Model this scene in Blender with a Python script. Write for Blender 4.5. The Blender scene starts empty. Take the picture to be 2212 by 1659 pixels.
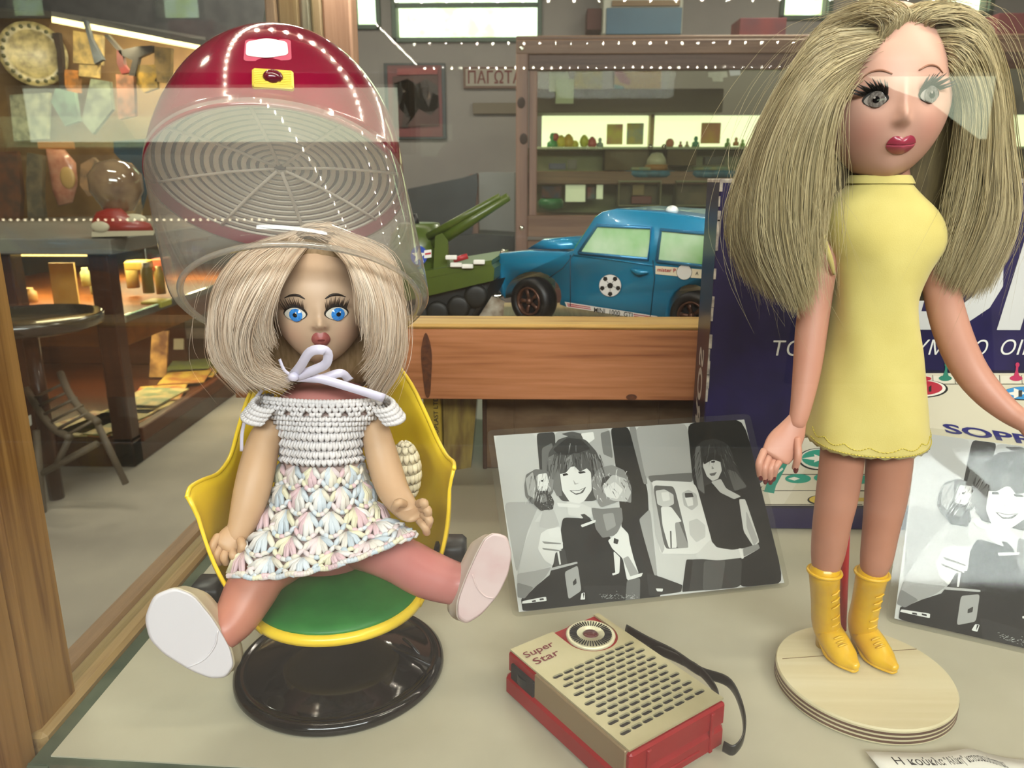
import bpy, bmesh, math, random
import numpy as np
from mathutils import Vector, Matrix
random.seed(7); RNG = np.random.default_rng(7)
V = Vector
scene = bpy.context.scene
COL = scene.collection

# ---------------------------------------------------------------- camera
CAM_Z, PITCH, YAW, FPX = 0.34, math.radians(15.0), math.radians(1.3), 1661.0
cd = bpy.data.cameras.new('camera'); cam = bpy.data.objects.new('camera', cd); COL.objects.link(cam)
cam.location = (0, 0, CAM_Z)
cam.rotation_euler = (math.radians(90) - PITCH, 0, YAW)
cd.sensor_width = 36.0; cd.sensor_fit = 'HORIZONTAL'; cd.lens = FPX / 2212 * 36.0
cd.clip_start = 0.01; cd.clip_end = 60
cd.dof.use_dof = True; cd.dof.focus_distance = 0.52; cd.dof.aperture_fstop = 18.0
scene.camera = cam

# ---------------------------------------------------------------- world, exposure
w = bpy.data.worlds.new('world'); scene.world = w; w.use_nodes = True
w.node_tree.nodes['Background'].inputs[0].default_value = (0.80, 0.95, 1.0, 1)
w.node_tree.nodes['Background'].inputs[1].default_value = 1.0
vs = scene.view_settings
vs.view_transform = 'Standard'; vs.look = 'None'; vs.exposure = 0.38; vs.gamma = 1.0; vs.use_curve_mapping = False
scene.cycles.max_bounces = 5; scene.cycles.diffuse_bounces = 2; scene.cycles.glossy_bounces = 3; scene.cycles.transparent_max_bounces = 16
scene.cycles.adaptive_threshold = 0.03
scene.cycles.caustics_reflective = False; scene.cycles.caustics_refractive = False
scene.cycles.use_denoising = True
scene.cycles.sample_clamp_indirect = 4.0

# ---------------------------------------------------------------- lights of the place
def area(name, loc, size, power, col, target=None, sy=None):
    l = bpy.data.lights.new(name, 'AREA'); l.energy = power; l.color = col
    l.shape = 'RECTANGLE'; l.size = size; l.size_y = sy or size
    o = bpy.data.objects.new(name, l); COL.objects.link(o); o.location = loc
    if target is not None:
        d = V(target) - V(loc); o.rotation_euler = d.to_track_quat('-Z', 'Y').to_euler()
    return o
# fluorescent ceiling fittings of the room
for i, (x, y, pw) in enumerate(((-1.2, 1.6, 30), (1.6, 1.6, 30), (-1.2, 4.4, 45), (1.6, 4.4, 45), (1.9, -0.5, 40))):
    area('ceiling_tube_light', (x, y, 2.12), 1.2, pw, (1.0, 0.94, 0.84), (x, y, 0), 0.06)
# frontal fill light added behind the viewer, shaped like a high window
area('added_front_fill', (0.35, -2.36, 1.50), 3.2, 225, (0.90, 0.95, 1.0), (0.35, 0.6, 0.3), 0.95)
# light strips of the display case: along its front top edge and its left top edge
LED_WARM = (1.0, 0.91, 0.77)
def lamp_row(name, a, b, n, power):
    l = bpy.data.lights.new(name, 'POINT'); l.energy = power / n; l.color = LED_WARM; l.shadow_soft_size = 0.0022
    for i in range(n):
        o = bpy.data.objects.new(name, l); COL.objects.link(o); o.location = V(a).lerp(V(b), (i + 0.5) / n)
lamp_row('case_front_lamp', (-0.30, 0.352, 0.628), (0.78, 0.352, 0.628), 44, 4.6)
lamp_row('case_side_lamp', (-0.300, 0.41, 0.628), (-0.300, 1.18, 0.628), 26, 1.3)
lamp_row('case_rear_lamp', (-0.25, 1.17, 0.628), (0.78, 1.17, 0.628), 24, 3.5)
lamp_row('case_middle_lamp', (-0.28, 0.72, 0.632), (0.78, 0.72, 0.632), 30, 3.4)

# ---------------------------------------------------------------- pixel rays -> places
_cp, _sp, _cy, _sy = math.cos(PITCH), math.sin(PITCH), math.cos(YAW), math.sin(YAW)
def ray(px, py):
    x = (px - 1106.0) / FPX; u = -(py - 829.5) / FPX
    fy = _cp + _sp * u; z = -_sp + _cp * u
    return V((x * _cy - fy * _sy, x * _sy + fy * _cy, z))
O = V((0, 0, CAM_Z))
def P(px, py, Y): d = ray(px, py); return O + d * (Y / d.y)
def G(px, py, Z): d = ray(px, py); return O + d * ((Z - CAM_Z) / d.z)
def XP(px, py, X): d = ray(px, py); return O + d * (X / d.x)
def PL(px, py, p0, n): d = ray(px, py); return O + d * ((p0 - O).dot(n) / d.dot(n))
def mpp(Y): return Y / FPX * 1.0        # metres per pixel, about, at depth Y

# ---------------------------------------------------------------- materials
def lin(c):
    if isinstance(c, str):
        c = c.lstrip('#'); c = tuple(int(c[i:i+2], 16) / 255 for i in (0, 2, 4))
    return tuple((x / 12.92 if x <= 0.04045 else ((x + 0.055) / 1.055) ** 2.4) for x in c)
MATS = {}
def mat(name, col='808080', rough=0.5, metal=0.0, spec=0.5, col2=None, nscale=60, bump=0, bscale=300, coat=0,
        sss=0, emit=0, stretch=None, alpha=None, detail=4, contrast=(0.35, 0.65), attr=False, aniso=0, sheen=0):
    if name in MATS: return MATS[name]
    m = bpy.data.materials.new(name); m.use_nodes = True; nt = m.node_tree; b = nt.nodes['Principled BSDF']
    c = lin(col); b.inputs['Base Color'].default_value = (*c, 1)
    b.inputs['Roughness'].default_value = rough; b.inputs['Metallic'].default_value = metal
    b.inputs['Specular IOR Level'].default_value = spec
    b.inputs['Coat Weight'].default_value = coat; b.inputs['Coat Roughness'].default_value = 0.05
    if sheen: b.inputs['Sheen Weight'].default_value = sheen
    if sss:
        b.inputs['Subsurface Weight'].default_value = sss; b.inputs['Subsurface Radius'].default_value = (0.004, 0.0018, 0.001)
        b.inputs['Subsurface Scale'].default_value = 1.0
    if emit:
        b.inputs['Emission Color'].default_value = (*c, 1); b.inputs['Emission Strength'].default_value = emit
    if col2 or bump:
        tc = nt.nodes.new('ShaderNodeTexCoord'); mp = nt.nodes.new('ShaderNodeMapping'); nt.links.new(tc.outputs['Object'], mp.inputs[0])
        if stretch: mp.inputs['Scale'].default_value = stretch
    if col2:
        nz = nt.nodes.new('ShaderNodeTexNoise'); nz.inputs['Scale'].default_value = nscale; nz.inputs['Detail'].default_value = detail
        nt.links.new(mp.outputs[0], nz.inputs['Vector'])
        rp = nt.nodes.new('ShaderNodeValToRGB'); nt.links.new(nz.outputs['Fac'], rp.inputs[0])
        rp.color_ramp.elements[0].position = contrast[0]; rp.color_ramp.elements[1].position = contrast[1]
        rp.color_ramp.elements[0].color = (*c, 1); rp.color_ramp.elements[1].color = (*lin(col2), 1)
        nt.links.new(rp.outputs[0], b.inputs['Base Color'])
        if emit: nt.links.new(rp.outputs[0], b.inputs['Emission Color'])
    if attr:
        at = nt.nodes.new('ShaderNodeAttribute'); at.attribute_name = 'Col'; nt.links.new(at.outputs['Color'], b.inputs['Base Color'])
        if emit: nt.links.new(at.outputs['Color'], b.inputs['Emission Color'])
    if bump:
        n2 = nt.nodes.new('ShaderNodeTexNoise'); n2.inputs['Scale'].default_value = bscale; n2.inputs['Detail'].default_value = 3
        nt.links.new(mp.outputs[0], n2.inputs['Vector'])
        bp = nt.nodes.new('ShaderNodeBump'); bp.inputs['Strength'].default_value = bump; bp.inputs['Distance'].default_value = 0.001
        nt.links.new(n2.outputs['Fac'], bp.inputs['Height']); nt.links.new(bp.outputs[0], b.inputs['Normal'])
    if alpha is not None: b.inputs['Alpha'].default_value = alpha
    MATS[name] = m; return m
def wood(name, c1, c2, c3=None, axis='X', scale=1.0, rough=0.45, coat=0.0):
    """grain that runs along one axis: stretched noise for bands, finer noise for fibres"""
    if name in MATS: return MATS[name]
    m = bpy.data.materials.new(name); m.use_nodes = True; nt = m.node_tree; b = nt.nodes['Principled BSDF']
    b.inputs['Roughness'].default_value = rough; b.inputs['Coat Weight'].default_value = coat; b.inputs['Specular IOR Level'].default_value = 0.35
    tc = nt.nodes.new('ShaderNodeTexCoord'); mp = nt.nodes.new('ShaderNodeMapping'); nt.links.new(tc.outputs['Object'], mp.inputs[0])
    s = [60 * scale, 60 * scale, 60 * scale]; s['XYZ'.index(axis)] = 2.5 * scale; mp.inputs['Scale'].default_value = s
    n1 = nt.nodes.new('ShaderNodeTexNoise'); n1.inputs['Scale'].default_value = 1.0; n1.inputs['Detail'].default_value = 3; n1.inputs['Distortion'].default_value = 0.6
    n2 = nt.nodes.new('ShaderNodeTexNoise'); n2.inputs['Scale'].default_value = 5.0; n2.inputs['Detail'].default_value = 4
    for n in (n1, n2): nt.links.new(mp.outputs[0], n.inputs['Vector'])
    ad = nt.nodes.new('ShaderNodeMath'); ad.operation = 'MULTIPLY_ADD'; ad.inputs[1].default_value = 0.45
    nt.links.new(n2.outputs['Fac'], ad.inputs[0]); nt.links.new(n1.outputs['Fac'], ad.inputs[2])
    rp = nt.nodes.new('ShaderNodeValToRGB'); nt.links.new(ad.outputs[0], rp.inputs[0])
    e = rp.color_ramp.elements; e[0].position = 0.52; e[0].color = (*lin(c1), 1); e[1].position = 0.92; e[1].color = (*lin(c2), 1)
    if c3: k = e.new(0.72); k.color = (*lin(c3), 1)
    nt.links.new(rp.outputs[0], b.inputs['Base Color'])
    bp = nt.nodes.new('ShaderNodeBump'); bp.inputs['Strength'].default_value = 0.25; bp.inputs['Distance'].default_value = 0.0006
    nt.links.new(ad.outputs[0], bp.inputs['Height']); nt.links.new(bp.outputs[0], b.inputs['Normal'])
    MATS[name] = m; return m
def glass(name, tint='ffffff', refl=1.0, rough=0.0, haze=0.0, hazecol='ffffff', ior=1.45):
    """thin clear sheet: see-through with mirror reflection by Fresnel and a little surface haze"""
    if name in MATS: return MATS[name]
    m = bpy.data.materials.new(name); m.use_nodes = True; nt = m.node_tree; nt.nodes.clear()
    out = nt.nodes.new('ShaderNodeOutputMaterial'); tr = nt.nodes.new('ShaderNodeBsdfTransparent'); tr.inputs[0].default_value = (*lin(tint), 1)
    gl = nt.nodes.new('ShaderNodeBsdfGlossy'); gl.inputs['Roughness'].default_value = rough
    fr = nt.nodes.new('ShaderNodeFresnel'); ge = nt.nodes.new('ShaderNodeNewGeometry'); mi = nt.nodes.new('ShaderNodeMix'); mi.inputs[2].default_value = ior; mi.inputs[3].default_value = 1 / ior
    nt.links.new(ge.outputs['Backfacing'], mi.inputs[0]); nt.links.new(mi.outputs[0], fr.inputs[0])
    mu = nt.nodes.new('ShaderNodeMath'); mu.operation = 'MULTIPLY'; mu.use_clamp = True; mu.inputs[1].default_value = refl
    nt.links.new(fr.outputs[0], mu.inputs[0])
    mx = nt.nodes.new('ShaderNodeMixShader'); nt.links.new(mu.outputs[0], mx.inputs[0]); nt.links.new(tr.outputs[0], mx.inputs[1]); nt.links.new(gl.outputs[0], mx.inputs[2])
    last = mx
    if haze:
        df = nt.nodes.new('ShaderNodeBsdfDiffuse'); df.inputs[0].default_value = (*lin(hazecol), 1)
        m2 = nt.nodes.new('ShaderNodeMixShader'); m2.inputs[0].default_value = haze
        nt.links.new(mx.outputs[0], m2.inputs[1]); nt.links.new(df.outputs[0], m2.inputs[2]); last = m2
    nt.links.new(last.outputs[0], out.inputs[0]); MATS[name] = m; return m

# ---------------------------------------------------------------- mesh helpers
class MB:
    def __init__(s): s.v = []; s.f = []; s.mi = []; s.sm = []; s.c = []
    def add(s, vs, fs, mi=0, smooth=True, col=None):
        o = len(s.v); s.v.extend([tuple(p) for p in vs])
        for f in fs: s.f.append([i + o for i in f]); s.mi.append(mi); s.sm.append(smooth)
        if col is None: col = (1, 1, 1)
        if len(col) == len(vs) and hasattr(col[0], '__len__'): s.c.extend([tuple(x) for x in col])
        else: s.c.extend([tuple(col)] * len(vs))
        return s
    def build(s, name, mats, parent=None, cols=False):
        loc = V((0, 0, 0)); r = parent
        while r is not None and r.parent is not None: r = r.parent
        if r is not None: loc = V(r.location)
        me = bpy.data.meshes.new(name)
        me.from_pydata([(a - loc.x, b - loc.y, c - loc.z) for a, b, c in s.v], [], s.f)
        ms = mats if isinstance(mats, (list, tuple)) else [mats]
        for m in ms: me.materials.append(m)
        me.polygons.foreach_set('material_index', s.mi); me.polygons.foreach_set('use_smooth', s.sm)
        if cols:
            a = me.color_attributes.new('Col', 'FLOAT_COLOR', 'POINT')
            a.data.foreach_set('color', np.array([(*c, 1.0) for c in s.c], dtype=np.float32).ravel())
        me.update()
        o = bpy.data.objects.new(name, me); COL.objects.link(o)
        if parent is not None: o.parent = parent
        return o
def thing(name, loc, label, cat, group=None, kind=None):
    o = bpy.data.objects.new(name, None); COL.objects.link(o); o.location = loc; o.empty_display_size = 0.02
    return tag(o, label, cat, group, kind)
def tag(o, label=None, cat=None, group=None, kind=None):
    if label: o['label'] = label
    if cat: o['category'] = cat
    if group: o['group'] = group
    if kind: o['kind'] = kind
    return o
def one(name, mb, m, label, cat, group=None, kind=None, cols=False):
    return tag(mb.build(name, m, None, cols), label, cat, group, kind)

def cbox(lo, hi, b=0.001, M=None):
    """box with chamfered edges"""
    lo = V(lo); hi = V(hi); vs = []; idx = {}
    b = min(b, *( (hi[i] - lo[i]) * 0.45 for i in range(3)))
    for sx in (0, 1):
        for sy in (0, 1):
            for sz in (0, 1):
                s = (sx, sy, sz)
                for ax in range(3):
                    p = [(hi[i] if s[i] else lo[i]) for i in range(3)]
                    for i in range(3):
                        if i != ax: p[i] += -b if s[i] else b
                    idx[(s, ax)] = len(vs); vs.append(V(p))
    fs = []
    def q(ax, s):
        a, c = [i for i in range(3) if i != ax]
        r = []
        for u, w_ in ((0, 0), (1, 0), (1, 1), (0, 1)):
            k = [0, 0, 0]; k[ax] = s; k[a] = u; k[c] = w_; r.append(idx[(tuple(k), ax)])
        return r
    for ax in range(3):
        for s in (0, 1): fs.append(q(ax, s))
    for ax in range(3):
        a, c = [i for i in range(3) if i != ax]
        for u in (0, 1):
            for w_ in (0, 1):
                k0 = [0, 0, 0]; k0[a] = u; k0[c] = w_; k1 = list(k0); k1[ax] = 1; k0 = tuple(k0); k1 = tuple(k1)
                fs.append([idx[(k0, a)], idx[(k0, c)], idx[(k1, c)], idx[(k1, a)]])
    for sx in (0, 1):
        for sy in (0, 1):
            for sz in (0, 1): fs.append([idx[((sx, sy, sz), i)] for i in range(3)])
    cen = (lo + hi) / 2
    out = []
    for f in fs:
        p = [vs[i] for i in f]; n = (p[1] - p[0]).cross(p[2] - p[0]); m_ = sum(p, V()) / len(p)
        out.append(f if n.dot(m_ - cen) > 0 else f[::-1])
    if M is not None: vs = [M @ p for p in vs]
    return vs, out
def catmull(pts, n):
    """n points along a Catmull-Rom spline through pts (arrays of any width)"""
    p = np.array([np.array(q, dtype=float) for q in pts]); k = len(p)
    if k == 2:
        t = np.linspace(0, 1, n)[:, None]; return p[0] * (1 - t) + p[1] * t
    e = np.vstack([2 * p[0] - p[1], p, 2 * p[-1] - p[-2]]); out = []
    for t in np.linspace(0, k - 1, n):
        i = min(int(t), k - 2); f = t - i; a, b, c, d = e[i:i+4]
        out.append(0.5 * (2 * b + (c - a) * f + (2 * a - 5 * b + 4 * c - d) * f * f + (3 * b - a - 3 * c + d) * f ** 3))
    return np.array(out)
def frames(pts, up=None):
    P_ = [V(p) for p in pts]; n = len(P_); T = []
    for i in range(n): T.append((P_[min(i + 1, n - 1)] - P_[max(i - 1, 0)]).normalized())
    u = V(up) if up is not None else (V((0, 0, 1)) if abs(T[0].z) < 0.9 else V((1, 0, 0)))
    A = []; prev = None
    for i in range(n):
        a = (u if prev is None or up is not None else prev); a = (a - T[i] * a.dot(T[i]))
        if a.length < 1e-6: a = T[i].orthogonal()
        a.normalize(); A.append(a); prev = a
    return P_, T, A, [T[i].cross(A[i]) for i in range(n)]
def tube(pts, rad, n=10, up=None, caps=True, flat=None, dome=False):
    """tube along pts; rad: number, list, or list of (along up, across)"""
    P_, T, A, B = frames(pts, up); vs = []; fs = []; k = len(P_)
    def rr(i):
        r = rad[i] if hasattr(rad, '__len__') else rad
        return (r[0], r[1]) if hasattr(r, '__len__') else (r, r * (flat or 1))
    rows = [(P_[i], rr(i), i) for i in range(k)]
    if dome:
        r0, r1 = rr(0), rr(k - 1); pre = []; post = []
        for a in (1.45, 1.0, 0.5): pre.append((P_[0] - T[0] * (r0[0] * 0.9 * math.sin(a)), (r0[0] * math.cos(a), r0[1] * math.cos(a)), 0))
        for a in (0.5, 1.0, 1.45): post.append((P_[-1] + T[-1] * (r1[0] * 0.9 * math.sin(a)), (r1[0] * math.cos(a), r1[1] * math.cos(a)), k - 1))
        rows = pre + rows + post
    for p, (ra, rb), i in rows:
        for j in range(n):
            t = 2 * math.pi * j / n; vs.append(p + A[i] * (math.cos(t) * ra) + B[i] * (math.sin(t) * rb))
    K = len(rows)
    for i in range(K - 1):
        for j in range(n):
            fs.append([i * n + j, i * n + (j + 1) % n, (i + 1) * n + (j + 1) % n, (i + 1) * n + j])
    if caps: fs.append(list(range(n))[::-1]); fs.append([(K - 1) * n + j for j in range(n)])
    return vs, fs
def stube(pts, rad, m=16, n=12, **kw):
    """smooth tube: pts and radii resampled along a spline"""
    r = [[x] if not hasattr(x, '__len__') else list(x) for x in (rad if hasattr(rad, '__len__') else [rad] * len(pts))]
    q = catmull([list(p) + rr for p, rr in zip(pts, r)], m)
    return tube([V(x[:3]) for x in q], [(x[3] if len(x) == 4 else (x[3], x[4])) for x in q], n, **kw)
def lathe(prof, n=48, M=None, cap=False):
    vs = []; fs = []; k = len(prof)
    for r, z in prof:
        for j in range(n):
            t = 2 * math.pi * j / n; vs.append(V((max(r, 1e-6) * math.cos(t), max(r, 1e-6) * math.sin(t), z)))
    for i in range(k - 1):
        for j in range(n): fs.append([i * n + j, i * n + (j + 1) % n, (i + 1) * n + (j + 1) % n, (i + 1) * n + j])
    if M is not None: vs = [M @ p for p in vs]
    return vs, fs
def loft(rings, caps=True, closed=True):
    n = len(rings[0]); vs = [V(p) for r in rings for p in r]; fs = []
    for i in range(len(rings) - 1):
        for j in range(n if closed else n - 1):
            fs.append([i * n + j, i * n + (j + 1) % n, (i + 1) * n + (j + 1) % n, (i + 1) * n + j])
    if caps and closed: fs.append(list(range(n))[::-1]); fs.append([(len(rings) - 1) * n + j for j in range(n)])
    return vs, fs
def ell(c, r, M3=None, nu=16, nv=10):
    vs = []; fs = []; c = V(c)
    if not hasattr(r, '__len__'): r = (r, r, r)
    for i in range(nv + 1):
        a = math.pi * i / nv
        for j in range(nu):
            t = 2 * math.pi * j / nu; p = V((math.sin(a) * math.cos(t) * r[0], math.sin(a) * math.sin(t) * r[1], math.cos(a) * r[2]))
            vs.append(c + (M3 @ p if M3 is not None else p))
    for i in range(nv):
        for j in range(nu): fs.append([i * nu + j, (i + 1) * nu + j, (i + 1) * nu + (j + 1) % nu, i * nu + (j + 1) % nu])
    return vs, fs
def prism(front, back):
    """two matching outlines joined into a solid"""
    n = len(front); vs = [V(p) for p in front] + [V(p) for p in back]
    fs = [list(range(n)), [n + i for i in range(n)][::-1]]
    for i in range(n): fs.append([i, n + i, n + (i + 1) % n, (i + 1) % n][::-1] if False else [(i + 1) % n, i, n + i, n + (i + 1) % n])
    return vs, fs
def slab(pts, t):
    """flat outline given thickness t (a vector)"""
    t = V(t); return prism([V(p) for p in pts], [V(p) + t for p in pts])
def axisM(origin, z, x=None):
    z = V(z).normalized(); x = V(x) if x is not None else z.orthogonal(); x = (x - z * x.dot(z)).normalized(); y = z.cross(x)
    return Matrix(((x.x, y.x, z.x, origin[0]), (x.y, y.y, z.y, origin[1]), (x.z, y.z, z.z, origin[2]), (0, 0, 0, 1)))
def text_mesh(s, bold=0.0, shear=0.0, spacing=1.0):
    """lettering as flat faces, scaled to cap height 1, origin at the left of the baseline; returns verts, faces, width"""
    cu = bpy.data.curves.new('lettering', 'FONT'); cu.body = s; cu.size = 1.0; cu.offset = bold; cu.shear = shear; cu.space_character = spacing
    cu.resolution_u = 3
    ob = bpy.data.objects.new('lettering', cu); COL.objects.link(ob)
    dg = bpy.context.evaluated_depsgraph_get(); me = bpy.data.meshes.new_from_object(ob.evaluated_get(dg))
    vs = [tuple(x.co) for x in me.vertices]; fs = [list(p.vertices) for p in me.polygons]
    bpy.data.objects.remove(ob); bpy.data.curves.remove(cu); bpy.data.meshes.remove(me)
    if not vs: return [], [], 1
    k = 1 / 0.73; x0 = min(v[0] for v in vs)
    return [((x - x0) * k, y * k, 0) for x, y, z in vs], fs, (max(v[0] for v in vs) - x0) * k
def put_text(mb, s, origin, xdir, ydir, height, width=None, mi=0, bold=0.0, shear=0.0, col=None, off=None, spacing=1.0):
    vs, fs, wd = text_mesh(s, bold, shear, spacing); xd = V(xdir).normalized(); yd = V(ydir).normalized(); k = (width / wd) if width else height
    o = V(origin) + (V(off) if off is not None else V())
    mb.add([o + xd * (x * k) + yd * (y * height) for x, y, z in vs], fs, mi, False, col)
def poly_round(pts, r=0.2, n=4):
    out = []; k = len(pts)
    for i in range(k):
        a, b, c = V(pts[i - 1]), V(pts[i]), V(pts[(i + 1) % k])
        for j in range(n + 1):
            t = j / n; p0 = b + (a - b) * r; p1 = b + (c - b) * r
            out.append(p0 * (1 - t) ** 2 + b * (2 * t * (1 - t)) + p1 * t * t)
    return out
# ================================================================ the room
FLOOR_Z = -0.75
def struct(name, mb, m, label=None): return tag(mb.build(name, m), label, None, None, 'structure')
M_conc = mat('concrete', '9a8f82', 0.75, col2='80766c', nscale=3.2, bump=0.25, bscale=40, detail=8, contrast=(0.3, 0.7))
M_wall = mat('grey_plaster', '8c8480', 0.85, col2='847c7a', nscale=2.0, bump=0.1, bscale=60)
M_wallL = mat('brown_panel', '6b563f', 0.8, col2='52402d', nscale=3.0)
M_ceil = mat('ceiling_paint', '8a857c', 0.9)
X0, X1, Y0, Y1, Z1 = -3.15, 4.4, -2.4, 6.3, 2.2
struct('floor', MB().add(*cbox((X0, Y0, FLOOR_Z - 0.05), (X1, Y1, FLOOR_Z), 0.001), smooth=False), M_conc, 'worn grey concrete floor')
struct('ceiling', MB().add(*cbox((X0, Y0, Z1), (X1, Y1, Z1 + 0.05)), smooth=False), M_ceil, 'plain ceiling')
struct('wall_left', MB().add(*cbox((X0 - 0.1, Y0, FLOOR_Z), (X0, Y1, Z1)), smooth=False), M_wallL, 'brown panelled wall hung with toys')
struct('wall_right', MB().add(*cbox((X1, Y0, FLOOR_Z), (X1 + 0.1, Y1, Z1)), smooth=False), M_wall, 'plain grey wall')
struct('wall_front', MB().add(*cbox((X0, Y0 - 0.1, FLOOR_Z), (X1, Y0, Z1)), smooth=False), M_wall, 'plain grey wall behind the viewer')
# back wall with four window openings
def opening(px0, py0, px1, py1, Y=Y1):
    a = P(px0, py1, Y); b = P(px1, max(py0, -400), Y); return (a.x, a.z, b.x, b.z)
WINS = [opening(858, -260, 1163, 82), opening(1692, -200, 1808, 34), opening(2040, -200, 2165, 26), opening(440, -80, 514, 92), opening(768, -200, 803, 54)]
mb = MB(); xs = sorted(WINS, key=lambda q: q[0]); x = X0
for (a, b, c, d) in xs:
    mb.add(*cbox((x, Y1, FLOOR_Z), (a, Y1 + 0.12, Z1)), smooth=False)
    mb.add(*cbox((a, Y1, FLOOR_Z), (c, Y1 + 0.12, b)), smooth=False)
    if d < Z1: mb.add(*cbox((a, Y1, d), (c, Y1 + 0.12, Z1)), smooth=False)
    x = c
mb.add(*cbox((x, Y1, FLOOR_Z), (X1, Y1 + 0.12, Z1)), smooth=False)
struct('wall_back', mb, M_wall, 'grey plaster wall with high windows')
M_wgreen = mat('window_frame_green', '3e5044', 0.5)
M_pane = glass('window_glass', 'f4fff4', 1.0)
for i, (a, b, c, d) in enumerate(WINS):
    mb = MB(); t = 0.035
    for lo, hi in (((a - t, b - t), (c + t, b)), ((a - t, d), (c + t, d + t)), ((a - t, b - t), (a, d + t)), ((c, b - t), (c + t, d + t))):
        mb.add(*cbox((lo[0], Y1 - 0.03, lo[1]), (hi[0], Y1 + 0.02, hi[1]), 0.004), smooth=False)
    if i in (0, 3):
        zz = P(900, 12, Y1).z if i == 0 else P(470, 42, Y1).z
        mb.add(*cbox((a, Y1 - 0.02, zz - 0.016), (c, Y1 + 0.02, zz + 0.016), 0.004), smooth=False)
    o = struct('window_%d' % (i + 1), mb, M_wgreen, ['wide window above the red poster', 'window above the long-haired doll', 'small window at the top right', 'window behind the left vitrine', 'narrow pale blue window'][i])
    mb = MB(); mb.add(*cbox((a, Y1 + 0.03, b), (c, Y1 + 0.034, d), 0.0005), smooth=False); mb.build('pane', M_pane, o)
# unseen window frame added around the fill light behind the viewer
mb = MB()
for lo, hi in (((-1.3, 0.98), (2.0, 1.03)), ((-1.3, 1.97), (2.0, 2.02)), ((-1.3, 0.98), (-1.25, 2.02)), ((1.95, 0.98), (2.0, 2.02)), ((0.33, 0.98), (0.37, 2.02))): mb.add(*cbox((lo[0], Y0, lo[1]), (hi[0], Y0 + 0.05, hi[1]), 0.004), smooth=False)
o = struct('window_6', mb, M_wgreen, 'window frame added around the fill light behind the viewer')
# daylight garden seen through the windows: a hedge of pale leaves and a bright sky beyond
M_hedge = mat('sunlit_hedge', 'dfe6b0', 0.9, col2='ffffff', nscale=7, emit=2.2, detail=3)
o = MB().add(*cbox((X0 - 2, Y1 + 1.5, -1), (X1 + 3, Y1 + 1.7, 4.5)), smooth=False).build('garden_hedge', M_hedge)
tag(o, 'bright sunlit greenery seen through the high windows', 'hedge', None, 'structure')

# ================================================================ the display case
XL = -0.322
M_post = wood('pine_post', 'a27a44', '6f4a22', '96703c', 'Z', 1.2)
M_trim = wood('pine_trim', 'a98d5e', '7c5d35', '9c7f50', 'Y', 1.2)
M_rail = wood('pine_rail', 'c4825a', '8e5434', 'b27248', 'X', 1.1)
M_railtop = wood('pine_rail_top', 'd0aa64', '9c6f34', 'c49a54', 'X', 1.3)
M_rear = wood('rear_post_wood', 'a08a68', '7a6040', '92784f', 'Z', 1.0)
wood('pine_post_b', 'a89478', '8a7454', '9c8868', 'Z', 1.0); wood('pine_post_p', 'b8927a', '96705a', 'aa846c', 'Z', 1.0); wood('rear_post_g', 'a8a49c', '8a867e', '9c988e', 'Z', 2.0)
M_shelf = mat('beige_shelf_cover', 'b3ad96', 0.42, spec=0.4, col2='aba58e', nscale=14, bump=0.04, bscale=500)
M_gedge = mat('green_glass_edge', '5d6653', 0.15, spec=0.6, col2='3f4c3e', nscale=25)
M_case = glass('case_glass', 'f7faf5', 0.55, haze=0.01, hazecol='c8c0b0')
M_caseF = glass('case_front_glass', 'fbfcfa', 1.5)
case = thing('display_case', (0.15, 0.85, -0.02), 'pine framed glass display case holding dolls and toys', 'display case')
mb = MB(); e = lambda x: 0.3876 - 0.053 * (x + 0.2907)     # front edge of the cover runs slightly askew
z0, z1 = -0.012, 0.0
mb.add(*prism([V(p) for p in ((-0.290, e(-0.290), z1), (0.80, e(0.80), z1), (0.80, 1.30, z1), (-0.284, 1.30, z1))],
              [V(p) for p in ((-0.290, e(-0.290), z0), (0.80, e(0.80), z0), (0.80, 1.30, z0), (-0.284, 1.30, z0))]), smooth=False)
mb.build('shelf_cover', M_shelf, case)
mb = MB()   # glass sheet under the cover: its green edge shows at the left and in front
mb.add(*cbox((-0.301, 0.380, -0.008), (-0.288, 1.30, -0.0015), 0.0006), smooth=False)
mb.add(*prism([V(p) for p in ((-0.301, e(-0.3) - 0.006, -0.001), (0.80, e(0.8) - 0.006, -0.001), (0.80, e(0.80), -0.001), (-0.290, e(-0.290), -0.001))],
              [V(p) for p in ((-0.301, e(-0.3) - 0.006, -0.010), (0.80, e(0.8) - 0.006, -0.010), (0.80, e(0.80), -0.010), (-0.290, e(-0.290), -0.010))]), smooth=False)
mb.build('glass_sheet', M_gedge, case)
MB().add(*cbox((-0.33, 0.338, -0.06), (0.80, 0.384, -0.009), 0.002), smooth=False).build('front_rail', M_rail, case)
MB().add(*cbox((-0.33, 0.34, -0.05), (0.80, 1.30, -0.0125), 0.002), smooth=False).build('base_board', M_trim, case)
mb = MB(); mb.add(*cbox((-0.3225, 0.40, -0.03), (-0.301, 1.27, 0.004), 0.003), smooth=False); mb.build('side_rail', M_trim, case)
mb = MB(); mb.add(*cbox((-0.345, 0.40, -0.03), (-0.325, 1.27, 0.001), 0.003), smooth=False); mb.build('outer_rail', wood('pine_outer', 'a87f5c', '80583a', '9a7352', 'Y', 1.0), case)
mb = MB(); mb.add(*cbox((-0.385, 0.402, -0.09), (-0.3065, 0.447, 0.64), 0.004), smooth=False); mb.build('corner_post', M_post, case)
mb = MB(); mb.add(*cbox((-0.385, 0.345, -0.09), (-0.306, 0.400, 0.64), 0.004), smooth=False); mb.build('front_post', M_post, case)
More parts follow.
